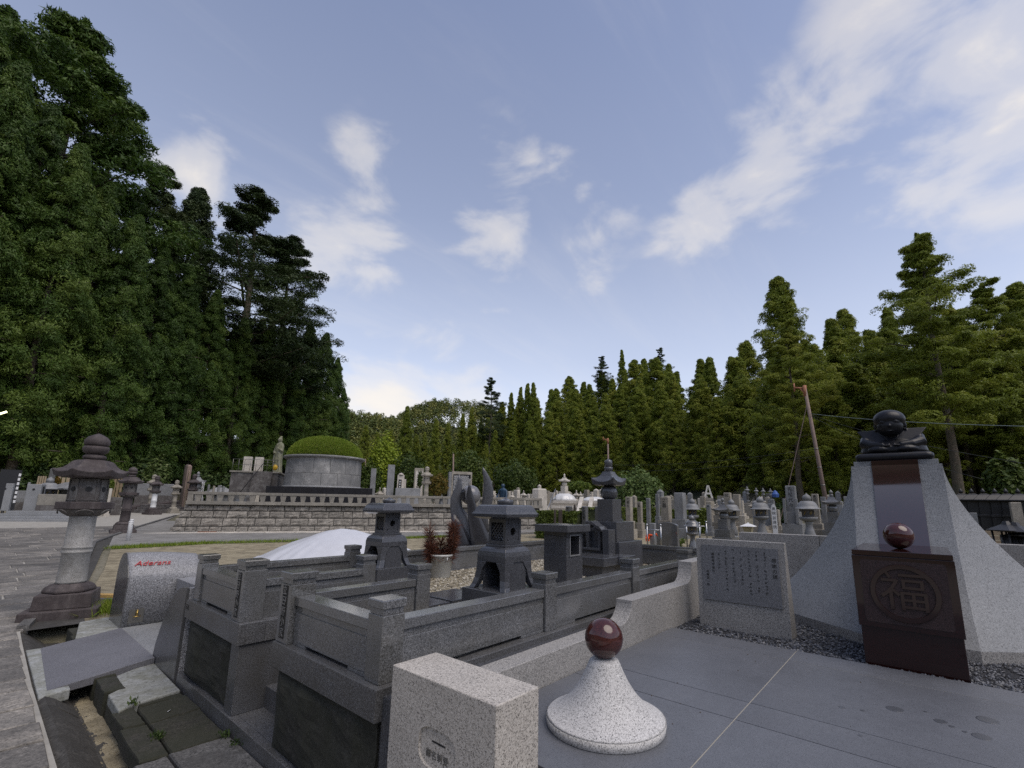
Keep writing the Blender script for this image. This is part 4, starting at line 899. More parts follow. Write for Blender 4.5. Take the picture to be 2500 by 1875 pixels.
DK, LP, OS = M['dark_old_stone'], M['lantern_post'], M['old_stone']
path_lantern((1.08,9.38,-.56),2.64,'tall weathered stone lantern with dark roof and pale ringed shaft',(DK,LP,OS),-.30)
path_lantern((3.95,23.9,-.24),2.62,'weathered brown stone lantern beside the two white bollards',(DK,DK,OS),-.1)
def bollard(loc, lab):
    g = thing('bollard',lab,'bollard',loc,0,'white bollards by the path'); MB().lathe([(0,.056),(.62,.055),(.64,.05)],20).build('tube',M['white_paint'],g); MB().lathe([(.641,.058),(.655,.06),(.672,.05),(.676,.01)],20).build('cap',M['white_paint'],g); MB().tube([(.03,-.052,.56),(.035,-.062,.56)],.008,8).build('screw',M['dull_metal'],g)
bollard((3.51,20.2,-.29),'white tubular bollard by the brown lantern, the one with a dark screw'); bollard((3.72,21.3,-.27),'white tubular bollard standing behind the other one by the brown lantern')
# ================================================================== TARPAULIN MOUND, BOARD AND SHEETS
def cloth(name, fn, nu, nv, mat, parent=None, thick=.006):
    vs = [fn(i/nu,j/nv) for i in range(nu+1) for j in range(nv+1)]; fs = [(i*(nv+1)+j,i*(nv+1)+j+1,(i+1)*(nv+1)+j+1,(i+1)*(nv+1)+j) for i in range(nu) for j in range(nv)]
    b_ = MB(); b_.add(vs,fs,True); o = b_.build(name,mat,parent); s = o.modifiers.new('thick','SOLIDIFY'); s.thickness = thick; return o
from mathutils import noise as mn
tarp_m = plain('tarp_sheet',(.52,.53,.56),.38,vary=.05)
tg = thing('tarp_mound','white plastic tarpaulin draped over a mound behind the fence','tarpaulin',tuple(at(765,1340,11.0).to_2d())+(-.5,),math.atan2(at(765,1340,11).y,at(765,1340,11).x)-math.pi/2)
def tarpf(u,v):
    x = -2.3+4.6*u; y = -1.7+3.4*v
    r = math.hypot((x-.55)/2.25,(y-.1)/1.55); h = 1.02*max(0,1-r**1.35)**.85 if r < 1 else 0
    a = math.atan2(y-.1,x-.55); fold = .055*abs(math.sin(a*9+2*math.sin(a*5)))*min(1,r*1.3)*(h > 0)*(1-h/1.2)
    if x < -1.0: h += .10*math.exp(-((x+1.5)/.5)**2-((y+.2)/.6)**2)
    return (x,y,h+fold+.02+.02*mn.noise((x*2.5,y*2.5,0))+.008*mn.noise((x*9,y*9,3)))
cloth('sheet',tarpf,90,70,tarp_m,tg)
bd = thing('timber_board','yellow timber board lying on sheeting behind the lettered monument','board',(1.72,9.85,-.48),R(-52))
MB().box(-.42,.42,-.055,.055,.05,.10).build('board',M['board'],bd,.004)
ts = thing('grey_sheet','crumpled grey and blue plastic sheet under the timber board','plastic sheet',(1.85,10.05,-.5))
cloth('sheet',lambda u,v:(-.45+.95*u,-.35+.8*v,.02+.10*max(0,mn.noise((u*2.4,v*2.4,1)))+.025*abs(mn.noise((u*8,v*8,2)))),24,20,plain('grey_tarp',(.17,.18,.22),.5,vary=.1),ts)
cloth('white_corner',lambda u,v:(-.36+.4*u,-.62+.3*v,.01+.07*abs(mn.noise((u*3,v*3,6)))),14,10,plain('white_tarp',(.5,.5,.52),.5),ts)
MB().box(-.62,-.42,.10,.17,.012,.03).build('blue_hem',M['blue_cloth'],ts)
# ================================================================== FLAME SCULPTURE
sc_ = thing('flame_sculpture','dark granite sculpture of curved horns cradling a polished ball','sculpture',(8.35,9.25,-.35)); SD = math.hypot(8.35,9.25)
def petal(pts, name, mat):
    """curved horn: list of (px, py, half width px, depth offset); the blade is a thick lens-shaped section"""
    b_ = MB(); rg = []
    for px,py,hw,dd in pts:
        c = at(px,py,SD+dd); l = at(px-hw,py,SD+dd); r = at(px+hw,py,SD+dd); ax = (r-l)/2; fw = Vector((c.x,c.y,0)).normalized()*max(.02,ax.length*.55)
        rg.append([tuple(c+ax*math.cos(t)+fw*math.sin(t)*(1 if math.sin(t) > 0 else .45)) for t in np.linspace(0,2*math.pi,12,endpoint=False)])
    return b_.loops(rg,True).build(name,mat,sc_,0,True)
hm = granite('sculpture_granite',(.018,.019,.022),(.068,.07,.078),(.17,.174,.186),scale=120,rough=.3,contrast=.16)
hd = granite('sculpture_dark',(.012,.012,.014),(.03,.03,.034),(.07,.07,.078),scale=120,rough=.25,contrast=.16)
petal([(1152,1360,50,0),(1150,1320,50,0),(1128,1270,26,.05),(1114,1240,15,.05),(1113,1215,13,.05),(1120,1190,9,.05),(1122,1172,5,.05),(1121,1159,1,.05)],'horn',hm)
petal([(1180,1360,26,-.25),(1175,1320,26,-.25),(1163,1280,19,-.25),(1153,1240,12,-.28),(1147,1210,8,-.3),(1146,1190,4,-.3),(1146.5,1177,1,-.3)],'horn',hd)
petal([(1172,1300,22,.25),(1178,1270,14,.25),(1184,1245,13,.2),(1190,1222,13,.2),(1193,1195,12,.2),(1189,1170,9,.2),(1183,1152,5,.2),(1179,1141,1,.2)],'horn',hm)
petal([(1130,1360,34,-.1),(1124,1325,30,-.1),(1115,1280,14,-.1),(1108,1255,4,-.1)],'horn',hd)
bc = at(1149,1209,SD); br = (at(1173,1209,SD)-at(1125,1209,SD)).length/2
bl = MB().sphere(tuple(bc),br,40,24).build('ball',granite('ball_granite',(.05,.05,.055),(.15,.15,.16),(.3,.3,.31),scale=130,rough=.18,contrast=.16),sc_,0,True)
cr_ = MB(); vr = Vector((bc.x,bc.y,0)).normalized(); rt = Vector((vr.y,-vr.x,0))
for t in np.linspace(-1,1,13): pass
cp = [bc-vr*math.sqrt(max(0,br*br-(br*.62*math.cos(a))**2-(br*.5*math.sin(a))**2))*1.005 + rt*(-br*.55-br*.25*math.cos(a)) + Vector((0,0,br*.62*math.sin(a))) for a in np.linspace(-1.5,1.5,13)]
cr_.tube(cp,[.01+.05*math.cos(a) for a in np.linspace(-1.5,1.5,13)],8); cr_.build('crescent_inlay',M['black_granite'],sc_,0,True)
MB().box(7.75,9.0,8.7,9.9,-.55,-.05).build('base',hm,sc_,.01,True)

# ================================================================== RETAINING WALL WITH BALUSTRADE
A_ = Vector((5.52,23.96)); B_ = Vector((19.9,15.75)); DIR = (B_-A_).normalized(); LEN = (B_-A_).length; NRM = Vector((DIR.y,-DIR.x))
if NRM.dot(-A_) < 0: NRM = -NRM
rw = thing('retaining_wall','battered wall of split tan stone blocks below the balustrade','wall',(A_.x,A_.y,-.24)); rw.rotation_euler = (0,0,math.atan2(DIR.y,DIR.x))
# local frame: x along the wall, -y towards the path (outward), z up
sgn = 1 if (Matrix.Rotation(rw.rotation_euler.z,2) @ Vector((0,1))).dot(NRM) > 0 else -1
core = MB(); core.loops([[( .0,sgn*.30,0),(LEN,sgn*.30,0),(LEN,-sgn*1.2,0),(0,-sgn*1.2,0)],[(.42,-sgn*.055,1.16),(LEN-.12,-sgn*.055,1.16),(LEN-.12,-sgn*1.2,1.16),(.42,-sgn*1.2,1.16)]]).build('wall_core',M['gutter'],rw)
random.seed(31); zc_ = 0
def batter(z): return sgn*(.335-.335*min(1,z/1.16)**.8)
blockmesh = []
for q in range(10):
    g = MB(); n = 5; vs = []
    for i in range(n+1):
        for j in range(n+1):
            u, v = i/n-.5, j/n-.5; e = min(.5-abs(u),.5-abs(v)); vs.append((u,(.030*min(1,e*6)+.035*mn.noise((u*3+q*5,v*3,q))*min(1,e*5)+.012*random.uniform(-1,1)*(e > 0)),v))
    g.add(vs,[(i*(n+1)+j,(i+1)*(n+1)+j,(i+1)*(n+1)+j+1,i*(n+1)+j+1) for i in range(n) for j in range(n)])
    me = bpy.data.meshes.new('wall_block'); me.from_pydata(g.v,[],g.f)
    if sgn < 0: me.transform(Matrix.Scale(-1,4,(0,1,0))); me.flip_normals()
    me.materials.append(M['wall_block']); blockmesh.append(me)
for ci, (z0,z1) in enumerate(((0,.26),(.26,.60),(.60,.90),(.90,1.155))):
    x = .02+.10*ci+(.0 if ci%2 else -.0); xe = LEN-.04*ci
    while x < xe-.1:
        w = min(random.uniform(.38,.82),xe-x)
        if xe-x-w < .2: w = xe-x
        me_b = random.choice(blockmesh).copy(); me_b.transform(Matrix.Diagonal((w-.03,1.3,z1-z0-.026,1))); o = link('wall_block',me_b,None,rw,(x+w/2,(batter(z0)+batter(z1))/2+sgn*.004,(z0+z1)/2))
        o.rotation_euler = (sgn*math.atan2(batter(z0)-batter(z1),z1-z0)*-1*-1 if False else math.atan2((batter(z1)-batter(z0)),(z1-z0))*-1,0,0); x += w
bs = thing('balustrade','tan stone balustrade with tapered balusters above the block wall','balustrade',(A_.x,A_.y,-.24+1.16)); bs.rotation_euler = rw.rotation_euler
nrail = 9; seg = (LEN-.42)/nrail
for k in range(nrail):
    x0, x1 = .40+seg*k, .40+seg*(k+1)-.008
    MB().box(x0,x1,min(-sgn*.05,sgn*.20)-0.0,max(-sgn*.05,sgn*.20)*.5,0,.145).build('base_rail',M['rail_stone'],bs,.006)
    MB().box(x0,x1,-.075,.095,.415,.535).build('top_rail',M['rail_stone'],bs,.012)
bal = MB(); bal.loops([[(-.075,-.05,.1455),(.075,-.05,.1455),(.075,.06,.1455),(-.075,.06,.1455)],[(-.125,-.055,.4145),(.125,-.055,.4145),(.125,.065,.4145),(-.125,.065,.4145)]])
blm = bal.mesh('baluster'); blm.materials.append(M['rail_stone']); x = .62
MB().box(.40,.60,-.07,.09,.1455,.4145).build('end_post',M['rail_stone'],bs,.005)
while x < LEN-.2: link('baluster',blm,None,bs,(x+.16,0,0)); x += .405
MB().box(LEN-.22,LEN-.02,-.07,.09,.1455,.4145).build('end_post',M['rail_stone'],bs,.005)
# kerb stones laid below the wall
ks = MB(); kp = thing('kerb_course','row of pale kerb slabs along the foot of the block wall','kerb',(A_.x,A_.y,-.24)); kp.rotation_euler = rw.rotation_euler
x = -.6
while x < LEN+.6:
    w = random.uniform(.85,1.15); MB().box(x+.012,x+w-.012,min(sgn*.35,sgn*1.15),max(sgn*.35,sgn*1.15),-.12,.045+.004*random.random()).build('kerb_slab',M['pale_stone'],kp,.008); x += w
MB().box(1.1,1.75,min(sgn*.5,sgn*.75),max(sgn*.5,sgn*.75),.047,.055).build('drain_grate',M['rust_iron'],kp)
# the terrace behind the balustrade
tp_ = [A_-NRM*.02+DIR*.5, B_-NRM*.02-DIR*.3]
P3 = lambda v,z:(v.x,v.y,z)
te = MB(); q_ = [A_-NRM*.25+DIR*.45, B_-NRM*.25-DIR*.15, B_-NRM*13, A_-NRM*15+DIR*1.5]; te.loops([[P3(v,-.3) for v in q_],[P3(v,.925) for v in q_]]); tag(te.build('terrace',plain('pale_paving',(.50,.49,.47),.8,vary=.08)),kind='structure')
TZ = .925
def trr(px, d): p = at(px,1200,d); return Vector((p.x,p.y,TZ))
# ------------------------------------------------------------------ round grass-topped mausoleum
dc = at(788,1190,33.0); dr = (at(885,1150,33)-at(694,1150,33)).length/2*.985
dm_ = thing('round_mausoleum','round grey stone mausoleum drum with grass dome on black plinth','mausoleum',(dc.x,dc.y,TZ))
zT = at(788,1118,33).z-TZ; zD = at(788,1079,33).z-TZ; zB = at(788,1190,33).z-TZ
MB().lathe([(zB-.1,dr*.985),(zT-.30,dr*.96)],72).build('drum_core',M['dark_joint'],dm_)
course = [(zB,.55*zB+.45*(zT-.14)),(.55*zB+.45*(zT-.14)+.0,zT-.14)]; NP = 15
for ci,(z0,z1) in enumerate(course):
    for k in range(NP):
        a0 = 2*math.pi*(k+.5*ci)/NP+.004; a1 = 2*math.pi*(k+1+.5*ci)/NP-.004; r0, r1 = dr*(1.0 if ci == 0 else .988), dr*(.988 if ci == 0 else .976)
        b_ = MB(); st_ = 5; outer0 = [(r0*math.cos(a0+(a1-a0)*i/st_),r0*math.sin(a0+(a1-a0)*i/st_),z0+.008) for i in range(st_+1)]; outer1 = [(r1*math.cos(a0+(a1-a0)*i/st_),r1*math.sin(a0+(a1-a0)*i/st_),z1-.008) for i in range(st_+1)]
        inn0 = [(p[0]*.93,p[1]*.93,p[2]) for p in reversed(outer0)]; inn1 = [(p[0]*.93,p[1]*.93,p[2]) for p in reversed(outer1)]
        b_.loops([outer0+inn0,outer1+inn1]); b_.build('drum_stone',M['drum_stone'],dm_)
MB().lathe([(zT-.14,dr*.97),(zT-.135,dr*1.05),(zT-.10,dr*1.075),(zT-.03,dr*1.08),(zT,dr*1.06),(zT+.005,dr*.97)],72).build('rim',M['drum_stone'],dm_)
MB().lathe([(zB-.06,dr*1.06),(zB+.0,dr*1.05),(zB+.05,dr*1.01)],72).build('foot_moulding',M['grey_stone'],dm_)
dh = (zD-zT)*1.25
domeR = dr*.955
MB().lathe([(zT+dh*math.sin(t),domeR*math.cos(t)**.9+.001) for t in np.linspace(0,1.53,16)],56).build('dome',earth('dome_soil',(.04,.06,.012),(.07,.105,.02),(.12,.12,.035),scale=2.5,fine=30),dm_)
M['turf'] = leafmat('turf',(.11,.18,.018),(.20,.29,.03),(.32,.34,.07),.4)
n = 26000; th = RNG.random(n)*2*np.pi; ph = np.arcsin(RNG.random(n)*.999)
pp = np.stack([domeR*np.cos(ph)**.9*np.cos(th),domeR*np.cos(ph)**.9*np.sin(th),zT+dh*np.sin(ph)],1); nn = unit(np.stack([np.cos(ph)*np.cos(th),np.cos(ph)*np.sin(th),np.sin(ph)*1.2+.35],1)); u_ = unit(nn+RNG.normal(size=(n,3))*.45)*(.05+.045*RNG.random((n,1))); v_ = unit(np.cross(u_,RNG.normal(size=(n,3))))*.013
gq = quads(pp+u_*.8,u_,v_,'grass',M['turf'],dm_); gq['kind'] = 'stuff'
pz = zB-.06
bp = thing('black_plinth','polished black granite stepped plinth under the round mausoleum','plinth',(dc.x,dc.y,TZ)); bp.rotation_euler = rw.rotation_euler
MB().box(-dr*1.32,dr*1.5,-dr*1.32,dr*1.32,0,pz*.5).build('step',M['black_granite'],bp,.01); MB().box(-dr*1.22,dr*1.3,-dr*1.22,dr*1.22,pz*.5+.001,pz-.002).build('step',M['black_granite'],bp,.01)
# ------------------------------------------------------------------ raised platform with standing statue
pc = at(625,1190,36); pf = thing('stone_platform','grey stone platform with iron rail and stair beside the mausoleum','platform',(pc.x,pc.y,TZ)); pf.rotation_euler = rw.rotation_euler
pw = (at(682,1170,36)-at(566,1170,36)).length/2; ph_ = at(625,1153,36).z-TZ
MB().box(-pw*.92,pw*1.05,-1.3,1.6,0,ph_-.10).build('platform_block',M['old_stone'],pf,.01); MB().box(-pw*.98,pw*1.1,-1.38,1.65,ph_-.099,ph_).build('coping',M['rail_stone'],pf,.01)
ra = MB()
for k in range(9):
    x = -pw*.9+pw*1.9*k/8; ra.tube([(x,-1.25,ph_),(x,-1.25,ph_+.75)],.014,6)
ra.tube([(-pw*.9,-1.25,ph_+.75),(pw*1.0,-1.25,ph_+.75)],.016,6); ra.tube([(-pw*.9,-1.25,ph_+.4),(pw*1.0,-1.25,ph_+.4)],.011,6); ra.build('iron_rail',M['dull_metal'],pf)
hr = MB(); hr.tube([(-.55,-2.3,.45),(.5,-1.3,ph_+.55),(1.2,-1.25,ph_+.6)],.022,6); hr.tube([(-.55,-2.3,-.0),(-.55,-2.3,.45)],.022,6); hr.build('stair_handrail',M['black_iron'],pf)
for k in range(6): MB().box(.0,1.1,-2.3+.17*k,-1.385,.0 if k == 0 else ph_*k/6+.001,ph_*(k+1)/6-.001).build('stair_step',M['old_stone'],pf)
for k,x in enumerate((-.75,-.1)): MB().box(x,x+.5,-.9,-.7,ph_+.001,ph_+.95).build('memorial_tablet',M['pale_stone'],pf,.02)
yf = MB(); yf.sphere((1.15,-1.0,ph_+.3),.16,10,8,(1,1,1.2)); yf.build('yellow_flowers',M['yellow'],pf)
pd_ = 38.0; sb = at(679,1130,pd_); sH = at(686,1035,pd_).z-sb.z
ks_ = thing('standing_statue','slender mossy standing robed statue with raised hand on platform','statue',(sb.x,sb.y,ph_+TZ)); ks_.rotation_euler = (0,0,math.atan2(-sb.y,-sb.x)-.9); k = sH/3.0
b_ = MB()
b_.loops([[(k*(cx_+rx*math.cos(t)),k*ry*math.sin(t),k*z) for t in np.linspace(0,2*math.pi,20,endpoint=False)] for z,rx,ry,cx_ in ((0,.34,.36,0),(.1,.35,.38,0),(.5,.30,.33,.01),(1.1,.27,.31,.02),(1.6,.25,.31,.02),(1.9,.25,.34,.01),(2.15,.24,.36,0),(2.33,.20,.32,0),(2.42,.12,.2,0),(2.48,.08,.09,.01))],True)
b_.sphere((k*.03,0,k*2.64),k*.17,18,12,(1.0,.88,1.15)); b_.sphere((-k*.02,0,k*2.86),k*.10,12,8); b_.sphere((k*.20,0,k*2.62),k*.03,8,6)
b_.tube([(0,k*.3,k*2.2),(k*.10,k*.36,k*1.75),(k*.36,k*.28,k*1.95),(k*.42,k*.24,k*2.15)],[k*.12,k*.12,k*.07,k*.05],10); b_.tube([(k*.42,k*.24,k*2.13),(k*.44,k*.23,k*2.38)],[k*.05,k*.015],8)
b_.tube([(0,-k*.3,k*2.2),(k*.10,-k*.36,k*1.7),(k*.32,-k*.16,k*1.62),(k*.38,-k*.05,k*1.64)],[k*.12,k*.12,k*.07,k*.045],10)
for s_ in (1,-1): b_.tube([(k*.2,s_*k*.22,k*1.65),(k*.24,s_*k*.26,k*1.1),(k*.22,s_*k*.28,k*.55)],[k*.06,k*.05,k*.02],8)
fg = b_.build('figure',M['statue_green'],ks_); rm = fg.modifiers.new('remesh','REMESH'); rm.mode = 'VOXEL'; rm.voxel_size = .035*k; rm.use_smooth_shade = True
MB().lathe([(-.10,.62*k),(0.0,.55*k)],16).build('lotus_foot',M['old_stone'],ks_)
# stone basin in front
p = trr(587,30.5); bn = thing('stone_basin','shallow octagonal grey stone basin behind the balustrade','basin',(p.x,p.y,TZ)); MB().lathe([(0,.35),(.28,.40),(.30,.45),(.50,.78),(.56,.80),(.57,.72),(.50,.66)],8,smooth=False).build('bowl',M['grey_stone'],bn,.01)
p = trr(626,30.5); o = thing('stone_post','short tan stone post beside the octagonal basin','post',(p.x,p.y,TZ)); MB().sq([(0,.2),(.55,.19),(.58,.16)]).build('post',M['tan_stone'],o,.02)

# ================================================================== GRAVES BEYOND THE PLOTS
def spot(px, d, top, base=None):
    p = gnd(px, d, 1235); zt = at(px, top, d).z
    if base is not None: p.z = at(px, base, d).z
    return p, zt-p.z
def wid(px0, px1, d): return (at(px1,1235,d)-at(px0,1235,d)).length
FACE = math.atan2(.9,.45)                                 # most stones are squared to the plots
def pillar_grave(px, d, top, w_px, mat, label, cat='gravestone', base=None, base_h=.35, group=None, flat=True, rz=0.0, text=None, dep=1.0, vases=False, tmat='carved', peak=0.0):
    p, H = spot(px,d,top,base); w = wid(px-w_px/2,px+w_px/2,d)*.74
    g = thing('gravestone',label,cat,p,rz,group); bh = H*base_h
    MB().sq([(-.1,w*1.05,w*1.05),(bh*.55,w*1.05,w*1.05)]).build('base_step',mat,g,.02); MB().sq([(bh*.55+.001,w*.78,w*.78*dep),(bh,w*.78,w*.78*dep)]).build('base_step',mat,g,.015)
    b_ = MB(); b_.sq([(bh+.001,w*.5,w*.5*dep),(H-peak-(.02 if flat else .0),w*.5,w*.5*dep)]+([(H,w*.45,w*.45*dep)] if flat else [(H,w*.06,w*.06*dep)])); b_.build('pillar',mat,g,.012)
    if vases:
        for s_ in (1,-1): MB().sq([(bh*.55+.002,w*.16),(bh*1.5,w*.14)],(-w*.95,s_*w*.62)).build('flower_stand',mat,g,.01)
    if text:
        for i,ch in enumerate(text): put_text(ch,w*.55,M[tmat],g,(-w*.5-.003,0,H-peak-w*.45-i*w*.62),(0,-1,0),(0,0,1),depth=.002,world=False)
    return g
def vase_lantern(px, d, top, mat, label, H=None, group='round-roofed vase lanterns', dark=None):
    p, h = spot(px,d,top); H = h; k = H/1.75; dk = dark or M['dark_granite']
    g = thing('vase_lantern',label,'stone lantern',p,random.uniform(0,1),group)
    MB().lathe([(-.05,.26*k),(.02,.26*k),(.05,.22*k),(.06,.2*k)],20).build('foot',mat,g)
    MB().lathe([(.061*k,.19*k),(.15*k,.205*k),(.30*k,.19*k),(.48*k,.135*k),(.62*k,.105*k),(.72*k,.11*k),(.78*k,.15*k)],24).build('stem',mat,g)
    MB().lathe([(.781*k,.16*k),(.83*k,.25*k),(.88*k,.285*k),(.93*k,.285*k),(.94*k,.24*k)],24).build('bowl',mat,g)
    f = MB().lathe([(.941*k,.20*k),(1.19*k,.215*k)],6,smooth=False).build('fire_box',dk,g,.004)
    for e in range(6):
        a = math.pi/6+e*math.pi/3; c = Vector((math.cos(a),math.sin(a),0)); t = Vector((-c.y,c.x,0)); r0 = .185*k
        w = MB()
        for (u,v,du,dv) in ((0,1.07,.0,.06),(0,1.07,.045,.0),(-.03,1.03,.02,.0),(.03,1.11,.02,.0)): w.tube([tuple(c*r0+t*(u-du)*k+Vector((0,0,(v-dv)*k))),tuple(c*r0+t*(u+du)*k+Vector((0,0,(v+dv)*k)))],.008*k,4)
        w.build('gilt_crest',M['gilt'],f)
    MB().lathe([(1.191*k,.25*k),(1.20*k,.40*k),(1.215*k,.41*k),(1.225*k,.395*k),(1.26*k,.32*k),(1.33*k,.30*k),(1.41*k,.265*k),(1.47*k,.19*k),(1.49*k,.10*k)],28).build('roof',mat,g)
    MB().lathe([(1.49*k,.085*k),(1.50*k,.12*k),(1.56*k,.135*k),(1.63*k,.13*k),(1.67*k,.09*k),(1.70*k,.05*k),(1.75*k,.006*k)],20).build('finial',mat,g)
    return g
def tower(px, d, top, mat, label, group=None, steps=True, ratio=5.35, base=None):
    p, H = spot(px,d,top,base); s = H/(1.7*steps+3.37); g = thing('five_ring_tower',label,'grave tower',p,random.uniform(-.05,.05),group); gorinto_parts(g,s,[mat,mat,mat],steps,18); return g
GS, TS, PS, DG, FG = M['grey_stone'],M['tan_stone'],M['pale_stone'],M['dark_granite'],M['fence_granite']
random.seed(77)
vase_lantern(1687,16.5,1256,FG,'round-roofed granite lantern nearest behind the inscribed slab')
vase_lantern(1690,24,1216,GS,'smaller round-roofed lantern beside the broad grey gravestone')
vase_lantern(1786,24,1218,GS,'round-roofed lantern rising behind the swept-roof dark tower')
vase_lantern(1856,23,1211,GS,'round-roofed lantern beside the white lettered grave board')
vase_lantern(1971,21.5,1204,GS,'round-roofed lantern before the tall dark gravestone and pale lettered stone')
tower(1765,19.5,1214,FG,'dark granite five-ring tower behind the inscribed slab')
tower(2032,25,1195,FG,'dark five-ring tower beside the flared monument and leaning pole')
pillar_grave(1934,24.5,1186,32,GS,'tall dark square gravestone with crest, beside the round-roofed lantern',base_h=.5,text='先祖代々',vases=True,tmat='ink')
pillar_grave(1992,26,1206,22,TS,'tan gravestone with black characters beside the leaning pole',text='倉田之墓',base_h=.3,tmat='ink')
pillar_grave(2011,26.5,1213,17,GS,'narrow grey gravestone squeezed beside the tan lettered stone',base_h=.3)
pillar_grave(2042,29,1224,44,GS,'broad grey gravestone partly hidden by the flared monument',base_h=.3)
pillar_grave(1661,22,1203,31,GS,'broad tall blue-grey square gravestone on grey steps',base_h=.42)
pillar_grave(1626,23,1213,28,TS,'broad tan gravestone with carved side on a dark plinth',base_h=.4,text='之墓',tmat='carved')
pillar_grave(1730,24,1232,13,GS,'thin pale gravestone between the lanterns',base_h=.3,text='家')
pillar_grave(1778,27,1203,22,TS,'square tan gravestone with one black character near its top',base_h=.25,text='松',tmat='ink')
pillar_grave(1800,27.5,1207,22,TS,'square tan gravestone close beside the lettered tan one',base_h=.25)
pillar_grave(1536,21,1213,18,TS,'tan gravestone with carved front on stepped base by hedge',base_h=.42,text='之霊位')
pillar_grave(1562,21.5,1225,14,TS,'smaller tan gravestone on stepped base by the hedge',base_h=.42,text='之墓')
pillar_grave(1583,23,1216,12,GS,'dark narrow gravestone behind the small tan pair',base_h=.3)
pillar_grave(1606,24,1206,11,GS,'slim grey gravestone behind the hedge',base_h=.45)
pillar_grave(1592,17,1277,17,GS,'grey gravestone with an orange cloth tied round it',base_h=.15)
pillar_grave(1389,19.5,1236,17,FG,'dark gravestone with carved side, first of three by the clipped hedge',base_h=.2,text='水子地蔵')
pillar_grave(1428,19.5,1236,16,FG,'dark gravestone with carved side, second of three by the clipped hedge',base_h=.2,text='水子供養')
pillar_grave(1459,19.8,1236,14,FG,'dark gravestone of the three by the hedge, closest to the tower',base_h=.2)
pillar_grave(1811,20.5,1258,20,TS,'low tan gravestone post before the vase lanterns',base_h=.2)
# orange cloth
p = at(1582,1310,16.9); oc = thing('orange_cloth','orange cloth tied round the grey gravestone','cloth',(p.x,p.y,p.z))
cloth('cloth',lambda u,v:(.16*(u-.5)+.02*math.sin(v*9),.05*math.cos(u*9),-.22*v*(1-.35*u)+.02*mn.noise((u*5,v*5,0))+.05),12,12,M['orange_cloth'],oc)
kn = MB(); kn.tube([(-.02,-.03,.06),(.12,-.12,.05),(.22,-.2,.09),(.26,-.24,.02)],[.03,.035,.03,.01],8); kn.build('knot',M['orange_cloth'],oc)
# curved-top dark slab
p,H = spot(1627,17.6,1275); cs = thing('curved_slab','dark granite slab with gently curved top beside the orange cloth','gravestone',p,-.15); w = wid(1597,1657,17.6)/2
MB().loops([[(-.06+.12*e,y*w,(H if e2 else 0)-(.10*abs(y)**2.2*H if e2 else 0)) for y,e2 in [(-1,0),(1,0)]+[(1-.1*q,1) for q in range(21)]] for e in (0,1)]).build('slab',FG,cs,.006)
# steel incense rail, wooden grave boards, garden lamp
def steel_rail(px, d, label):
    p = gnd(px,d); g = thing('steel_rail',label,'rail',p,.2); b_ = MB()
    for s_ in (0,1): b_.tube([(0,.45*s_,0),(0,.45*s_,.85)],.025,10); b_.sphere((0,.45*s_,.88),.04,10,8)
    b_.tube([(0,0,.72),(0,.45,.72)],.016,8); b_.tube([(0,.2,.72),(.06,.28,0)],.012,6); b_.build('rail',M['steel'],g); return g
steel_rail(1611,16.2,'small steel flower rail standing before the curved dark slab'); steel_rail(1722,19,'small steel flower rail beside the hedge and swept-roof tower'); steel_rail(1705,18,'steel flower rail just behind the nearest round-roofed lantern')
def grave_board(px, d, top, w, mat, label, text=None, base=None, group=None, h=None):
    p,H = spot(px,d,top,base); g = thing('grave_board',label,'wooden board',p,0,group); w = max(.03,w)
    pr = [(-w/2,0),(w/2,0),(w/2,H*.93),(w*.3,H*.955),(w*.42,H*.965),(0,H),(-w*.42,H*.965),(-w*.3,H*.955),(-w/2,H*.93)]
    MB().loops([[(-.012,a,b2) for a,b2 in pr],[(.012,a,b2) for a,b2 in pr]]).build('board',mat,g)
    if text:
        for i,ch in enumerate(text): put_text(ch,w*.8,M['ink'],g,(-.014,0,H*.88-i*w*1.0),(0,-1,0),(0,0,1),depth=.001,world=False)
    return g
grave_board(1888,20.5,1231,.17,M['white_paint'],'white wooden grave board with black brush characters','奥院自得院')
for i,(px,t) in enumerate(((1355,1243),(1366,1244),(1370,1243))): grave_board(px,19.0,t,.09,M['dark_wood'],'weathered dark wooden grave board beside the clipped hedge',group='wooden grave boards by the hedge')
grave_board(1403,19.3,1231,.10,M['dark_wood'],'taller weathered grave board between two dark gravestones')
grave_board(1465,1 and 18.9,1262,.06,M['white_paint'],'thin white tablet behind the five-ring tower of the plot')
p,H = spot(1823,15.5,1275); gl_ = thing('garden_lamp','small garden lamp with white pyramid roof on grey post','lamp',p)
MB().tube([(0,0,0),(0,0,H*.72)],.028,8).build('post',M['grey_stone'],gl_); b_ = MB(); b_.sq([(H*.72,.07),(H*.73,.09),(H*.88,.13),(H*.885,.10)]); b_.build('lamp_glass',plain('lamp_glass',(.35,.30,.18),.3),gl_)
b_ = MB(); b_.sq([(H*.886,.19),(H*.90,.18),(H*.96,.05),(H*.965,.03),(H*1.0,.008)]); b_.build('lamp_roof',M['white_paint'],gl_,.004)
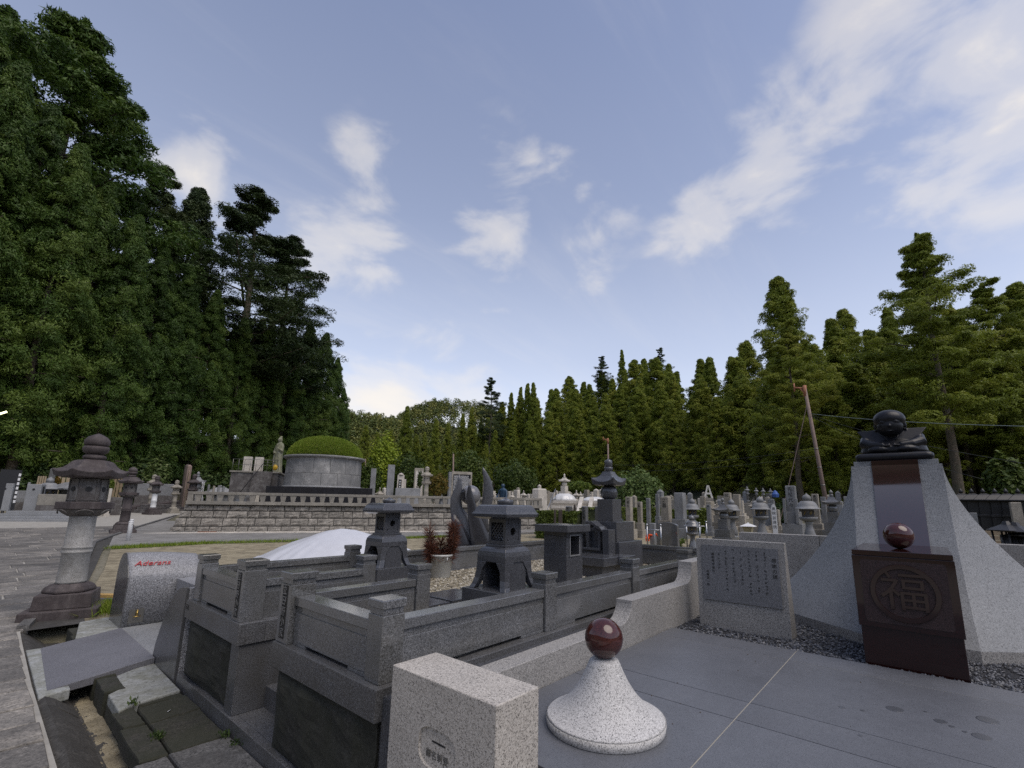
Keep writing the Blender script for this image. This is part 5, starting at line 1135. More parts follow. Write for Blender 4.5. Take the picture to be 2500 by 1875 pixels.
# plants by the lamp
def tuft(px, d, label, h=.45, n=420, mat=None, spread=.28, group=None, base=None):
    p = gnd(px,d)
    if base is not None: p.z = at(px,base,d).z
    g = thing('leafy_plant',label,'plant',p,0,group); a = RNG.random(n)*6.283; r = spread*np.sqrt(RNG.random(n)); z = h*RNG.random(n)**.8
    P = np.stack([r*np.cos(a)*(.4+.9*z/h),r*np.sin(a)*(.4+.9*z/h),z],1); U = unit(np.stack([np.cos(a)*.7,np.sin(a)*.7,RNG.normal(.35,.4,n)],1))*(.05+.05*RNG.random((n,1))); V = unit(np.cross(U,RNG.normal(size=(n,3))))*.017
    quads(P,U,V,'foliage',mat or M['shrub_leaf'],g); MB().tube([(0,0,-.05),(.01,0,h*.6)],[.02,.008],6).build('stem',M['dark_wood'],g); return g
M['shrub_leaf'] = leafmat('shrub_leaf',(.02,.04,.012),(.045,.075,.02),(.09,.12,.035),.2)
M['bright_leaf'] = leafmat('bright_leaf',(.06,.10,.015),(.12,.17,.025),(.22,.25,.05),.35)
M['maple_leaf'] = leafmat('maple_leaf',(.07,.075,.015),(.16,.115,.02),(.24,.12,.025),.3)
tuft(1808,14.5,'dark green leafy plant left beside the garden lamp'); tuft(1852,14.8,'dark green leafy plant just past the garden lamp'); tuft(1880,15.5,'low bright plant at the end of the plaza wall',.25,200)
tuft(1650,18.2,'small green plant behind the curved dark slab',.3,240,M['bright_leaf'])
# hedges
def hedge(p0, p1, d0, d1, top, depth, label, n=5200):
    a, b2 = gnd(p0,d0), gnd(p1,d1); c = (a+b2)/2; h = at((p0+p1)/2,top,(d0+d1)/2).z-c.z; L_ = (b2-a).length; an = math.atan2((b2-a).y,(b2-a).x)
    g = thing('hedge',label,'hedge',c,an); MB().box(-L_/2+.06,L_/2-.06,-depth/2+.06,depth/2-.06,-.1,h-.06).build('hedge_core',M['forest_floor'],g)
    P = RNG.random((n,3)); f = RNG.integers(0,3,n); P = (P-[.5,.5,0])*[L_,depth,h]; 
    P[f==0,2] = h; s_ = RNG.choice([-.5,.5],n); P[f==1,1] = (s_*depth)[f==1]; P[f==2,1] = (-.5*depth)
    N = np.zeros((n,3)); N[f==0,2] = 1; N[f==1,1] = (s_*2)[f==1]; N[f==2,1] = -1
    P += RNG.normal(size=(n,3))*.025; N = unit(N+RNG.normal(size=(n,3))*.6); U = unit(np.cross(N,RNG.normal(size=(n,3))))*.05; V = unit(np.cross(N,U))*.032
    quads(P,U,V,'leaves',M['hedge_leaf'],g)
M['hedge_leaf'] = leafmat('hedge_leaf',(.05,.075,.012),(.10,.135,.02),(.17,.19,.035),.2)
hedge(1322,1420,20.5,19.5,1250,.9,'clipped green hedge at the end of the block wall'); hedge(1435,1455,22.5,22,1241,.9,'rounded clipped hedge end by the stair',1500); hedge(1520,1618,25,25,1242,.7,'long low clipped hedge behind the tan gravestones'); hedge(1640,1725,25.5,25.5,1247,.8,'clipped hedge block beside the broad grey gravestone'); hedge(1668,1722,26.5,26.5,1243,.6,'narrow clipped hedge row behind the lanterns')
def bush(px, d, top, w_px, label, mat, n=3500, base=None, droop=0, ls=.09, name='bush', stems=True):
    p,H = spot(px,d,top,base); w = wid(px-w_px/2,px+w_px/2,d)/2; g = thing(name,label,'bush' if name == 'bush' else 'tree',p)
    v = unit(RNG.normal(size=(n,3))); r = RNG.random((n,1))**.28; lump = 1+.22*np.sin(v[:,:1]*5+1)*np.cos(v[:,1:2]*6)*1; P = v*r*lump*[w,w,H*.52]+[0,0,H*.52]
    N = unit(v+RNG.normal(size=(n,3))*.8+[0,0,.5]); U = unit(np.cross(N,RNG.normal(size=(n,3))))*ls; V = unit(np.cross(N,U))*ls*.55
    quads(P,U,V,'foliage' if name == 'bush' else 'crown',mat,g); b_ = MB()
    for k in range(5): a = k*1.3; b_.tube([(0,0,-.1),(.2*w*math.cos(a),.2*w*math.sin(a),H*.35),(.6*w*math.cos(a),.6*w*math.sin(a),H*.7)],[.05,.035,.012],6)
    b_.build('stem' if name == 'bush' else 'trunk',M['bark'],g); return g
bush(1560,34,1150,118,'spreading light-green leafy tree behind the five-ring tower',leafmat('acacia_leaf',(.05,.09,.025),(.10,.155,.04),(.17,.22,.07),.3),5200,None,ls=.12,name='leafy_tree')
bush(1068,31,1160,44,'rounded maple turning orange beside the tan lantern',M['maple_leaf'],3600,1212,ls=.07,name='maple_tree')
bush(1915,31,1228,62,'dark clipped pine bush behind the lettered grave board',M['shrub_leaf'],2600,ls=.09)
# ------------------------------------------------------------------ stair and plastic-wrapped tower
sp = gnd(1390,31); sg_ = thing('stone_stair','broad pale stone stair with two ramps up to the wrapped tower','stair',(sp.x,sp.y,sp.z),math.atan2(sp.y,sp.x)-.12); tz = at(1390,1222,33).z-sp.z
ws_ = wid(1348,1464,31)/2
for k in range(8): MB().box(.42*k,4.2,-ws_-.6,ws_,-.3 if k == 0 else tz*k/8+.001,tz*(k+1)/8).build('step',PS if k%2 else TS,sg_,.008)
for y in (-.62,-1.35): MB().prism([(-.25,-.1),(3.5,tz+.02),(3.5,tz+.30),(-.25,.16)],y,y+.28,'y').build('stair_ramp',PS,sg_,.01)
for y in (ws_-.15,-2.1): 
    b_ = MB(); b_.tube([(-.3,y,0),(-.3,y,.85),(3.2,y,tz+.85),(3.2,y,tz)],.022,8); b_.build('handrail',M['steel'],sg_)
tower(1378,35.5,1156,PS,'pale five-ring tower rising from a plastic-wrapped base above stair',base=1222)
def wrapm(px, d, w_px, top, base, label):
    p = at(px,base,d); w = wid(px-w_px/2,px+w_px/2,d)/2; H = at(px,top,d).z-p.z; g = thing('plastic_wrap',label,'plastic sheet',p)
    b_ = MB(); rg = []
    for z,r in ((0,1.0),(.3,.93),(.62,.80),(.86,.62),(1.0,.45)):
        rg.append([(w*(r+.05*math.sin(9*t)*(1.1-z))*math.cos(t),w*(r+.05*math.sin(11*t+1)*(1.1-z))*math.sin(t),H*z) for t in np.linspace(0,2*math.pi,48,endpoint=False)])
    b_.loops(rg,True).build('sheet',plain('clear_plastic',(.62,.62,.61),.25,spec=.6),g)
wrapm(1378,35.2,58,1205,1223,'translucent white plastic wrapped round the pale tower base'); wrapm(1450,36,58,1213,1224,'low heap under white plastic sheeting right of the stair ramps')
ws = thing('emblem_stone','pale stone block with dark round emblem at the end of balustrade','stone block',gnd(1317,27.5)); H = at(1317,1193,27.5).z-ws.location.z; w = wid(1300,1334,27.5)/2
MB().sq([(-.1,w,w*.6),(H*.97,w*.97,w*.58),(H,w*.85,w*.5)]).build('block',PS,ws,.03); 
def disc(parent, c, r, mat, name, t=.02, nrm=(-.6,-.8,0)):
    nv = Vector(nrm).normalized(); a = nv.cross(Vector((0,0,1))).normalized(); b2 = Vector((0,0,1)); q = MB(); c = Vector(c)
    q.loops([[tuple(c+nv*o+a*r*math.cos(t_)+b2*r*math.sin(t_)) for t_ in np.linspace(0,2*math.pi,20,endpoint=False)] for o in (0,t)]); return q.build(name,mat,parent)
disc(ws,(0,-w*.6,H*.3),w*.36,M['carved'],'emblem',.012,(0,-1,0))
# ------------------------------------------------------------------ stones on the terrace
def terr_box(px0,px1,top,d,mat,label,name='memorial_stone',cat='memorial',dep=.5,rz=None,base=TZ,bev=.02):
    p = trr((px0+px1)/2,d); p.z = base; w = wid(px0,px1,d)/2; H = at((px0+px1)/2,top,d).z-p.z
    g = thing(name,label,cat,p,rw.rotation_euler.z if rz is None else rz); b_ = MB().box(-w,w,-w*dep,w*dep,0,H).build('stone',mat,g,bev); return g,w,H
terr_box(902,915,1144,36,GS,'slim grey stone pillar beside the round mausoleum',dep=.9)
g,w,H = terr_box(943,960,1135,31,GS,'tall square grey stone pillar on the terrace',dep=.9); MB().box(-w*1.5,w*1.5,-w*1.5,w*1.5,0,.28).build('base',GS,g,.02)
terr_box(965,1026,1192,30.5,GS,'long low grey stone block on the terrace','stone_block','stone block',.35)
g,w,H = terr_box(968,985,1160,42,PS,'pale round-topped memorial with dark inscribed panel'); MB().lathe([(H-.02,w*.8),(H+w*.3,w*.75),(H+w*.6,w*.4),(H+w*.7,.02)],16).build('dome_top',PS,g); MB().box(-w*.65,w*.25,-w*.56,-w*.51,.2,H*.85).build('panel',M['ink'],g)
for i in range(6): MB().box(-w*.32,-w*.08,-w*.57,-w*.565,H*.8-i*.22-.12,H*.8-i*.22).build('white_character',M['white_paint'],g)
terr_box(980,990,1170,43,PS,'pale column stone beside the round-topped memorial')
g,w,H = terr_box(1009,1032,1143,36,TS,'tan framed stone board with large black brush characters','stone_board','memorial',.25)
MB().box(-w*.75,w*.75,-w*.27,-w*.251,H*.10,H*.93).build('panel',PS,g,.004)
for i,ch in enumerate('忠魂碑'): put_text(ch,w*1.05,M['ink'],g,(0,-w*.275,H*.78-i*w*1.15),(1,0,0),(0,0,1),depth=.003,world=False)
bush(1022,34.5,1150,13,'slim dark shrub growing before the tan framed board',M['shrub_leaf'],900,1192,ls=.06)
g,w,H = terr_box(1100,1151,1152,33,TS,'framed black stone board covered in white text columns','stone_board','memorial',.22)
MB().box(-w*.86,w*.86,-w*.24,-w*.221,H*.22,H*.92).build('black_panel',M['black_granite'],g)
random.seed(55); wt = MB()
for cidx in range(17):
    x = w*.80-cidx*w*.098
    zt = H*(.88 if cidx > 1 else .80)
    while zt > H*(.28+.1*random.random()):
        s_ = .028*random.uniform(.6,1.2); wt.box(x-.022,x+.022,-w*.242-.004,-w*.242,zt-s_,zt); zt -= .055
wt.build('white_text',M['white_paint'],g)
MB().box(-w*1.28,-w*1.02,-w*.3,w*.3,0,H*.98).build('side_pier',GS,g,.02)
path_lantern(trr(1040,30.5),at(1040,1138,30.5).z-TZ,'tan square-shafted lantern on the terrace beside the maple',(TS,TS,TS),.4)
terr_box(1194,1201,1174,40,GS,'narrow grey gravestone beyond the horned sculpture',dep=.6)
p,H = spot(1227,45,1180); fs2 = thing('blue_statue','dark blue bronze standing statue among the far pale graves','statue',p); b_ = MB(); k = H
b_.loops([[(rx*k*math.cos(t),ry*k*math.sin(t),z*k) for t in np.linspace(0,2*math.pi,10,endpoint=False)] for z,rx,ry in ((0,.10,.16),(.3,.09,.14),(.55,.10,.16),(.75,.10,.19),(.83,.05,.07))],True); b_.sphere((0,0,.91*k),.075*k,10,8); b_.tube([(0,.17*k,.74*k),(-.1*k,.2*k,.5*k),(-.2*k,.08*k,.45*k)],.045*k,6); b_.tube([(0,-.17*k,.74*k),(-.05*k,-.22*k,.5*k),(-.15*k,-.15*k,.3*k)],.045*k,6)
fg = b_.build('figure',plain('blue_bronze',(.02,.05,.09),.45,vary=.2),fs2); r_ = fg.modifiers.new('remesh','REMESH'); r_.mode = 'VOXEL'; r_.voxel_size = .03; r_.use_smooth_shade = True
p,H = spot(1895,36,1197,1214); bt = thing('blue_wrap','bundle wrapped in bright blue sheeting among far lanterns','wrapped bundle',p); MB().lathe([(0,.2),(.2,.24),(H*.5,.2),(H*.8,.12),(H,.03)],9,smooth=False).build('wrap',M['blue_cloth'],bt)
# A-shaped white monument
p,H = spot(1731,44,1185,1216); am = thing('triangle_monument','white stone monument shaped like an open triangle on tan block','monument',p,math.atan2(p.y,p.x)-math.pi/2); w = wid(1720,1743,44)/2
tri = [(-w,0),(w,0),(w*.25,H),(-w*.25,H)]
b_ = MB(); b_.prism([(-w,0),(-w*.55,0),(w*.08,H),(-w*.22,H)],-.22,.22,'y'); b_.prism([(w,0),(w*.55,0),(-.0,H*.93),(w*.22,H)],-.2195,.2195,'y'); b_.prism([(-w*.5,H*.28),(w*.5,H*.28),(w*.38,H*.42),(-w*.38,H*.42)],-.219,.219,'y'); b_.build('frame',plain('white_stone',(.66,.63,.57),.6,vary=.06),am,.01); MB().box(-w*1.0,w*1.0,-.5,.5,-.9,-.002).build('base',TS,am,.02)
# row of pale lanterns far right of it
def small_lantern_parts(g, H, mat):
    k = H/1.6; MB().lathe([(0,.22*k),(.12*k,.2*k)],8,smooth=False).build('foot',mat,g); MB().lathe([(.12*k,.12*k),(.7*k,.10*k),(.78*k,.2*k),(.86*k,.2*k)],10).build('shaft',mat,g); MB().lathe([(.86*k,.14*k),(1.12*k,.14*k)],6,smooth=False).build('fire_box',mat,g)
    b_ = MB(); hexroof(b_,1.12*k,.30*k,.06,6,3); b_.build('roof',mat,g); MB().lathe([(1.27*k,.06*k),(1.32*k,.1*k),(1.42*k,.1*k),(1.52*k,.05*k),(1.6*k,.005)],10).build('jewel',mat,g)
for i,(px,t) in enumerate(((1827,1187),(1849,1190),(1866,1191),(1884,1192))):
    p,H = spot(px,38,t,1224); g = thing('small_lantern','grey stone lantern in the row of four before the dark wood','stone lantern',p,.2*i,'row of four far grey lanterns'); small_lantern_parts(g,H,GS)
# ------------------------------------------------------------------ crowded far graves (prototypes, then copies)
def far_proto(kind, mat):
    g = thing('gravestone','x','gravestone',(0,0,-500))
    if kind == 0: MB().sq([(0,.42),(.25,.42)]).build('base_step',mat,g); MB().sq([(.25,.3),(.45,.3)]).build('base_step',mat,g); MB().sq([(.45,.18),(1.32,.18),(1.36,.16)]).build('pillar',mat,g)
    if kind == 1: MB().sq([(0,.45),(.35,.45)]).build('base_step',mat,g); gorinto_parts(g,.32,[mat],False,10); 
    if kind == 2: small_lantern_parts(g,1.5,mat)
    if kind == 3: MB().sq([(0,.5,.3),(.3,.5,.3)]).build('base_step',mat,g); MB().sq([(.3,.4,.14),(.95,.4,.14),(1.0,.36,.12)]).build('slab',mat,g)
    if kind == 4: MB().sq([(0,.35),(.3,.35)]).build('base_step',mat,g); MB().sq([(.3,.16),(1.7,.15),(1.82,.02)]).build('pillar',mat,g)
    if kind == 1:
        for c in list(g.children):
            if not c.name.startswith('base_step'): c.location.z += .35
    return g
KL = ['square-topped gravestone','five-ring grave tower','small stone lantern','broad low gravestone','tall slender pointed gravestone']
CR = [('pale',PS,'pale cream'),('tan',TS,'weathered tan'),('grey',GS,'cool grey')]
protos = {}
for k in range(5):
    for cn_,mt,cl_ in CR: protos[(k,cn_)] = far_proto(k,mt)
random.seed(101); used = []
def crowd(n, px0, px1, d0, d1, cols, where, sc0, sc1, group, kinds=(0,0,1,2,3,4)):
    c = 0; tries = 0
    while c < n and tries < n*40:
        tries += 1; px = random.uniform(px0,px1); d = random.uniform(d0**1.0,d1); p = gnd(px,d)
        if any((p.x-q[0])**2+(p.y-q[1])**2 < q[2]**2 for q in used): continue
        k = random.choice(kinds); col_ = random.choice(cols); lab = dict((a[0],a[2]) for a in CR)[col_]
        s = random.uniform(sc0,sc1); o = dup(protos[(k,col_)],(p.x,p.y,p.z-.03),random.uniform(-.1,.1)+random.choice((0,math.pi/2)),(s,s,s*random.uniform(.85,1.25)),'%s %s %s'%(lab,KL[k],where),'%s, %s'%(group,lab+' '+KL[k])); used.append((p.x,p.y,.85*s)); c += 1
for o in bpy.data.objects:
    if 'category' in o.keys() and o['category'] in ('gravestone','stone lantern','grave tower','stair','plastic sheet') and o.location.z > -100 and o.location.to_2d().length > 15: used.append((o.location.x,o.location.y,1.3))
crowd(110,1180,1540,44,68,['pale','pale','pale','tan'],'in the crowded far rows before the wooded slope',.85,1.35,'far pale graves beyond the stair')
crowd(80,1540,1900,37,56,['pale','tan','tan','grey'],'in the far rows behind the hedges',.8,1.2,'far graves behind the hedges')
crowd(34,1500,1960,26,37,['tan','grey','tan'],'among the middle rows behind the vase lanterns',.7,1.05,'graves of the middle rows')
crowd(20,900,1180,44,56,['pale','tan','grey'],'beyond the terrace below the dark cedars',.8,1.3,'graves beyond the terrace')
crowd(16,2350,2500,30,44,['grey','tan'],'behind the wooden bench below the cedars',.7,1.1,'graves behind the bench')
crowd(14,1990,2110,28,44,['grey','tan'],'beside the leaning pole',.8,1.1,'graves by the leaning pole')
for o in protos.values():
    for c in list(o.children): bpy.data.objects.remove(c)
    bpy.data.objects.remove(o)
# ------------------------------------------------------------------ right edge: bench, black shrine row, black umbrellas
p = gnd(2410,19); bn_ = thing('wooden_bench','weathered wooden park bench facing the graves right of monument','bench',(p.x,p.y,p.z),R(-8)); wl = wid(2370,2485,19)/2
for k in range(3): MB().box(-.02+.03*k,.02+.03*k,-wl,wl,.50+.13*k,.61+.13*k).build('back_slat',M['wood'],bn_,.006)
for k in range(3): MB().box(-.45+.13*k,-.34+.13*k,-wl,wl,.40,.44).build('seat_slat',M['wood'],bn_,.006)
for y in (-wl*.8,wl*.8): b_ = MB(); b_.box(-.45,.0,y-.04,y+.04,0,.395); b_.box(.045,.10,y-.04,y+.04,0,.93); b_.build('leg',M['dark_wood'],bn_,.006)
for i,px in enumerate((2352,2378,2406,2435,2462,2492)):
    p = gnd(px,33); zt = at(px,1192,33).z; g = thing('black_lantern','black lacquered lantern in the row below the cedars','lantern',(p.x,p.y,p.z),.1,'row of black lacquered lanterns'); H = zt-p.z
    MB().sq([(0,.3),(H*.35,.3)]).build('plinth',M['black_iron'],g,.01); MB().sq([(H*.35,.34),(H*.40,.34),(H*.401,.27),(H*.72,.27)]).build('box',M['black_iron'],g,.01); MB().sq([(H*.72,.48),(H*.74,.47),(H*.84,.24),(H*.88,.1)]).build('roof',M['black_iron'],g,.01); MB().lathe([(H*.88,.05),(H*.92,.1),(H,.01)],10).build('finial',M['black_iron'],g)
for i,(px,t) in enumerate(((2449,1272),(2470,1275),(2497,1286))):
    p = gnd(px,13.5); H = at(px,t,13.5).z-p.z; g = thing('iron_lamp','low black iron path lamp with wide umbrella shade','lamp',(p.x,p.y,p.z),.3*i,'black iron path lamps beside the plaza'); b_ = MB(); b_.lathe([(H*.86,.33),(H*.87,.335),(H*.95,.09),(H,.05)],6,smooth=False); b_.build('lamp_shade',M['black_iron'],g)
    for a in range(4): MB().tube([(.16*math.cos(a*1.57),.16*math.sin(a*1.57),0),(.22*math.cos(a*1.57),.22*math.sin(a*1.57),H*.87)],.018,6).build('leg',M['black_iron'],g)
    MB().lathe([(H*.35,.10),(H*.8,.12)],8).build('lamp_box',M['black_iron'],g)
# ------------------------------------------------------------------ utility poles and wires
def pole(px, base_d, top, px_top, label, r=.115, arm=True, base=None):
    p = gnd(px,base_d); t = at(px_top,top,base_d); g = thing('utility_pole',label,'pole',(p.x,p.y,p.z)); tp2 = t-p
    MB().tube([(0,0,-.2),tuple(tp2*.5),tuple(tp2)],[r,r*.85,r*.72],14).build('shaft',M['rust_pole'],g)
    for k in (.3,.42,.55): MB().lathe([(-.03,r*.98),(.03,r*.98)],14).xf(Matrix.Translation(tp2*k)).build('band',M['dull_metal'],g)
    if arm:
        rt_ = Vector((t.y,-t.x,0)).normalized(); b_ = MB(); s = r/.14
        b_.tube([tuple(tp2-Vector((0,0,.15*s))),tuple(tp2-rt_*.62*s-Vector((0,0,.02)))],.055*s,6); b_.tube([tuple(tp2-rt_*.62*s+Vector((0,0,.28*s))),tuple(tp2-rt_*.62*s-Vector((0,0,.3*s)))],.05*s,6); b_.tube([tuple(tp2-rt_*.3*s-Vector((0,0,.1*s))),tuple(tp2-Vector((0,0,.55*s)))],.04*s,6); b_.tube([tuple(tp2-Vector((0,0,.7*s))),tuple(tp2+Vector((0,0,.05*s)))],.12*s,8)
        b_.build('cross_arm',M['rust_iron'],g)
    return p, t
P1, T1 = pole(2024,30,943,1964,'rusty leaning utility pole with orange cross arm beside the monument')
pole(1487,40,1071,1484,'distant rusty utility pole with orange arm above the five-ring tower',.09)
pole(1105,52,1108,1107,'thin rusty pole behind the framed black board',.11,False); pole(892,62,1120,892,'thin pale pole beside the round mausoleum',.09,False)
def cable(a, b2, sag, label, r=.012, mat=None, group=None):
    c = thing('cable',label,'cable',tuple((a+b2)/2),0,group); pts = []
    for i in range(17): t = i/16; q = a.lerp(b2,t); q.z -= sag*4*t*(1-t); pts.append(tuple(q))
    MB().tube(pts,r,5).build('wire',mat or M['wire'],c,0,True)
W1 = T1.lerp(P1,.20)
cable(W1,at(2560,1042,20),.12,'pale overhead cable running right from the leaning pole',.010,plain('pale_wire',(.20,.25,.25),.5))
cable(W1+Vector((0,0,-.05)),at(2560,1140,22),.25,'thin overhead cable dropping right from the leaning pole, upper of the thin pair',.008); cable(W1+Vector((0,0,-.1)),at(2400,1170,24),.3,'thin overhead cable dropping right from the leaning pole, lower of the thin pair',.008)
cable(T1.lerp(P1,.45),at(1500,1135,42),.3,'thin cable running from the leaning pole towards the distant pole',.009); cable(T1.lerp(P1,.5),at(1500,1149,42),.3,'lowest thin cable running from the leaning pole towards the distant pole',.009)
gw = at(1892,1200,30); gw.z = gz(gw.x,gw.y); cable(T1.lerp(P1,.12),gw,.05,'slanting guy wire staying the leaning pole',.022,M['rust_pole'])
# street lamp at the left edge of the picture
p = gnd(-90,21); sp_ = at(-12,1014,21); lp = thing('street_lamp','lit fluorescent street lamp leaning over the path edge','street lamp',(p.x,p.y,p.z)); q = sp_-p
MB().tube([(0,0,-.1),(0,0,q.z-.5),(0,0,q.z-.1),tuple(q)],.03,8).build('post',M['dull_metal'],lp); e = at(17,1005,21)-p
MB().tube([tuple(q),tuple(e)],.028,8).build('tube',plain('lamp_tube',(1.0,.95,.55),.4,emit=1.6),lp)

# ================================================================== GRAVES ALONG THE LEFT OF THE PATH
s7 = lambda a,b:(a/7.373,1100+b/7.373)                   # notes taken on an enlarged view of the left edge
def lspot(a, b, d, base=None): px,py = s7(a,b); return spot(px,d,py,base)
# pale gate posts with steps
sp = gnd(52,31.5); sg2 = thing('grave_steps','pale granite steps rising from the path to the gate posts','steps',(sp.x,sp.y,sp.z),R(-22))
for k in range(4): MB().box(-1.3+.32*k*.5,2.0-.25*k,-.3+.42*k,3.2,-.2 if k == 0 else .115*k+.001,.115*(k+1)).build('step',M['monument_granite'],sg2,.01)
for i,(a,t,lab) in enumerate(((590,605,'pale granite gate post with black name plate beside the path steps, inner one'),(75,590,'pale granite gate post with black name plate at the outer side of steps'))):
    p,H = lspot(a,t,33.2); p.z = sp.z+.45; H = at(*s7(a,t),33.2).z-p.z; g = thing('gate_post',lab,'gate post',p,R(-22)); w = .26
    MB().sq([(0,w),(H,w)]).build('post',M['monument_granite'],g,.02); MB().box(w,w+.006,-w*.4,w*.4,H*.62,H*.92).build('name_plate',M['ink'],g); disc(g,(-.0,-w-.0,H*.8),.05,M['ink'],'crest',.01,(0,-1,0))
p,H = lspot(850,325,36); pillar_grave(112,36,1144,22,FG,'tall dark polished gravestone behind the gate posts',base_h=.25,dep=1.0)
def plot_wall(a0,a1,t,bm,d,mat,label):
    p0, p1 = gnd(a0/7.373,d), gnd(a1/7.373,d); c = (p0+p1)/2; L_ = (p1-p0).length; zt = at((a0+a1)/2/7.373,1100+t/7.373,d).z; g = thing('plot_wall',label,'wall',c,math.atan2((p1-p0).y,(p1-p0).x))
    MB().box(-L_/2,L_/2,-.2,.2,-.3,(zt-c.z)*.55).build('base',M['old_stone'],g,.02); MB().box(-L_/2,L_/2,-.16,.16,(zt-c.z)*.55+.001,zt-c.z).build('coping',mat,g,.02); return g
plot_wall(640,1180,785,1040,33.0,M['rail_stone'],'tan plot wall left of the tall path lantern'); plot_wall(1190,1390,785,1040,34,M['rail_stone'],'tan plot wall hidden behind the tall path lantern'); plot_wall(1960,2180,840,1030,36,M['old_stone'],'dark plot wall between the two path lanterns'); plot_wall(150,480,720,930,35,GS,'grey plot wall behind the pale gate posts')
vase_lantern(110,34.3,1163,GS,'small grey lantern before the tall dark gravestone',group=None); vase_lantern(183,35.5,1166,GS,'small grey lantern peeping beside the tall path lantern',group=None)
p,H = lspot(1230,520,34.6); g = thing('house_lantern','grey stone lantern with broad pyramid roof behind plot wall','stone lantern',p,.4); MB().sq([(0,.45),(H*.3,.42)]).build('plinth',FG,g,.01); MB().sq([(H*.3,.3),(H*.72,.27)]).build('fire_box',GS,g,.01); MB().sq([(H*.72,.72),(H*.76,.74),(H*.92,.22),(H*.93,.12),(H,.02)]).build('roof',GS,g,.01)
for k in range(3): MB().box(-.46-.005,.46,-.46,.46,H*(.06+.07*k),H*(.06+.07*k)+.02).build('band',M['ink'],g)
for i,(a,t,lab,m_) in enumerate(((440,570,'low grey gravestone behind the pale gate posts',GS),(960,640,'grey headstone with a round carved crest behind plot wall',GS),(1040,600,'pale slim headstone beside the crested one',GS),(1940,680,'white headstone with flowers between the path lanterns',PS))): pillar_grave(a/7.373,35,1100+t/7.373,10,m_,lab,base_h=.3)
def slat_screen(a0,a1,t,d,label,mat):
    p0,p1 = gnd(a0/7.373,d),gnd(a1/7.373,d); c = (p0+p1)/2; L_ = (p1-p0).length; H = at((a0+a1)/2/7.373,1100+t/7.373,d).z-c.z; g = thing('slat_fence',label,'fence',c,math.atan2((p1-p0).y,(p1-p0).x)); n = max(4,int(L_/.22))
    me = MB().box(-L_/n*.38,L_/n*.38,-.02,.02,0,H).mesh('slat'); me.materials.append(mat)
    for k in range(n): o = link('slat',me,None,g,(-L_/2+L_*(k+.5)/n,0,random.uniform(-.03,.03)))
    MB().box(-L_/2,L_/2,.021,.06,H*.75,H*.82).build('rail',mat,g); MB().box(-L_/2,L_/2,.021,.06,H*.2,H*.27).build('rail',mat,g)
slat_screen(560,730,455,37.5,'pale slat fence behind the low grey gravestone',M['wood']); slat_screen(920,1240,475,38,'pale slat fence behind the broad-roofed lantern',M['wood']); slat_screen(1900,2140,500,38.5,'brown reed screen between the two path lanterns',M['straw'])
tuft(72,36.6,'small dark shrub beside the low gravestone',.8,300,spread=.5); bush(125,36.5,1166,22,'reddish azalea bush behind the crested headstone',M['maple_leaf'],1200,1185,ls=.07); bush(260,36.5,1172,20,'light green shrub beside the reed screen',M['bright_leaf'],1200,1200,ls=.07)
yb = gnd(186,34.9); g = thing('yellow_board','yellow and black notice board behind the tall lantern','board',(yb.x,yb.y,yb.z)); MB().box(-.03,.03,-.22,.22,.3,at(186,1178,34.9).z-yb.z).build('board',M['yellow'],g); MB().box(-.034,-.031,-.12,.06,.5,1.2).build('black_mark',M['ink'],g); MB().tube([(0,0,0),(0,0,.3)],.03,6).build('post',M['dull_metal'],g)
dk_ = gnd(8,33.0); g = thing('dark_signboard','dark signboard with white characters at the edge of the path','sign',(dk_.x,dk_.y,dk_.z),R(10)); H = at(12,1146,33).z-dk_.z; MB().box(-.35,.35,-.03,.03,H*.2,H).build('board',M['black_iron'],g); MB().tube([(0,0,0),(0,0,H*.2)],.05,8).build('post',M['black_iron'],g)
for i in range(7): MB().box(.26,.34,-.034,-.031,H*(.93-.09*i)-.13,H*(.93-.09*i)).build('white_character',M['white_paint'],g)
# lanterns and stones further along the path
OSm = (DK,LP,OS)
def kas(px, d, top, mats, label, rz=.3): p,H = spot(px,d,top); path_lantern(p,H,label,mats,rz)
kas(374,36.5,1160,(DK,M['white_paint'],OS),'dark-roofed stone lantern with white painted shaft by the path'); kas(366,40,1157,(TS,TS,TS),'tan stone lantern behind the white-shafted one'); kas(424,38,1171,(TS,TS,TS),'squat tan stone lantern with pyramid roof by the grey wall'); kas(465,39,1156,(DK,DK,DK),'dark stocky stone lantern at the corner of the balustrade')
tower(473,42,1150,M['grey_stone'],'grey five-ring tower behind the dark stocky lantern')
plot_wall(2212+180,2212+860,595,800,42,GS,'long grey plot wall below the forest')
for i,px in enumerate((443,448)): p,H = spot(px,40,1133+i*1); g = thing('wooden_post','tall weathered wooden memorial post beside the squat lantern','post',p,0,'pair of tall wooden memorial posts'); MB().sq([(0,.13),(H-.1,.13),(H,.04)]).build('post',M['dark_wood'] if i == 0 else M['rust_pole'],g)
grave_board(449,39.6,1148,.22,M['wood'],'light wooden memorial board leaning before the tall posts')
for i,px in enumerate((486,489.5)): grave_board(px,39,1176,.25,M['white_paint'],'white wooden grave board with black characters by the balustrade corner','南無大師遍照' if i == 0 else '金剛南無大師',group='white grave boards at the balustrade corner')
sw = gnd(400,40.5); g = thing('dark_stone_ramp','dark stone stair wall beside the white-shafted lantern','wall',(sw.x,sw.y,sw.z),.6); MB().prism([(-2.6,-.3),(2.6,-.3),(2.6,.75),(1.2,.75),(-2.6,.35)],-.4,.4,'y').build('wall',M['dark_old_stone'],g,.03)
for k in range(3): st3 = MB().box(-2.6+.2*k,2.4,-1.9+.4*k,-.41,.16*k-.3,.16*(k+1)).build('step',M['old_stone'],g,.02)
random.seed(202)
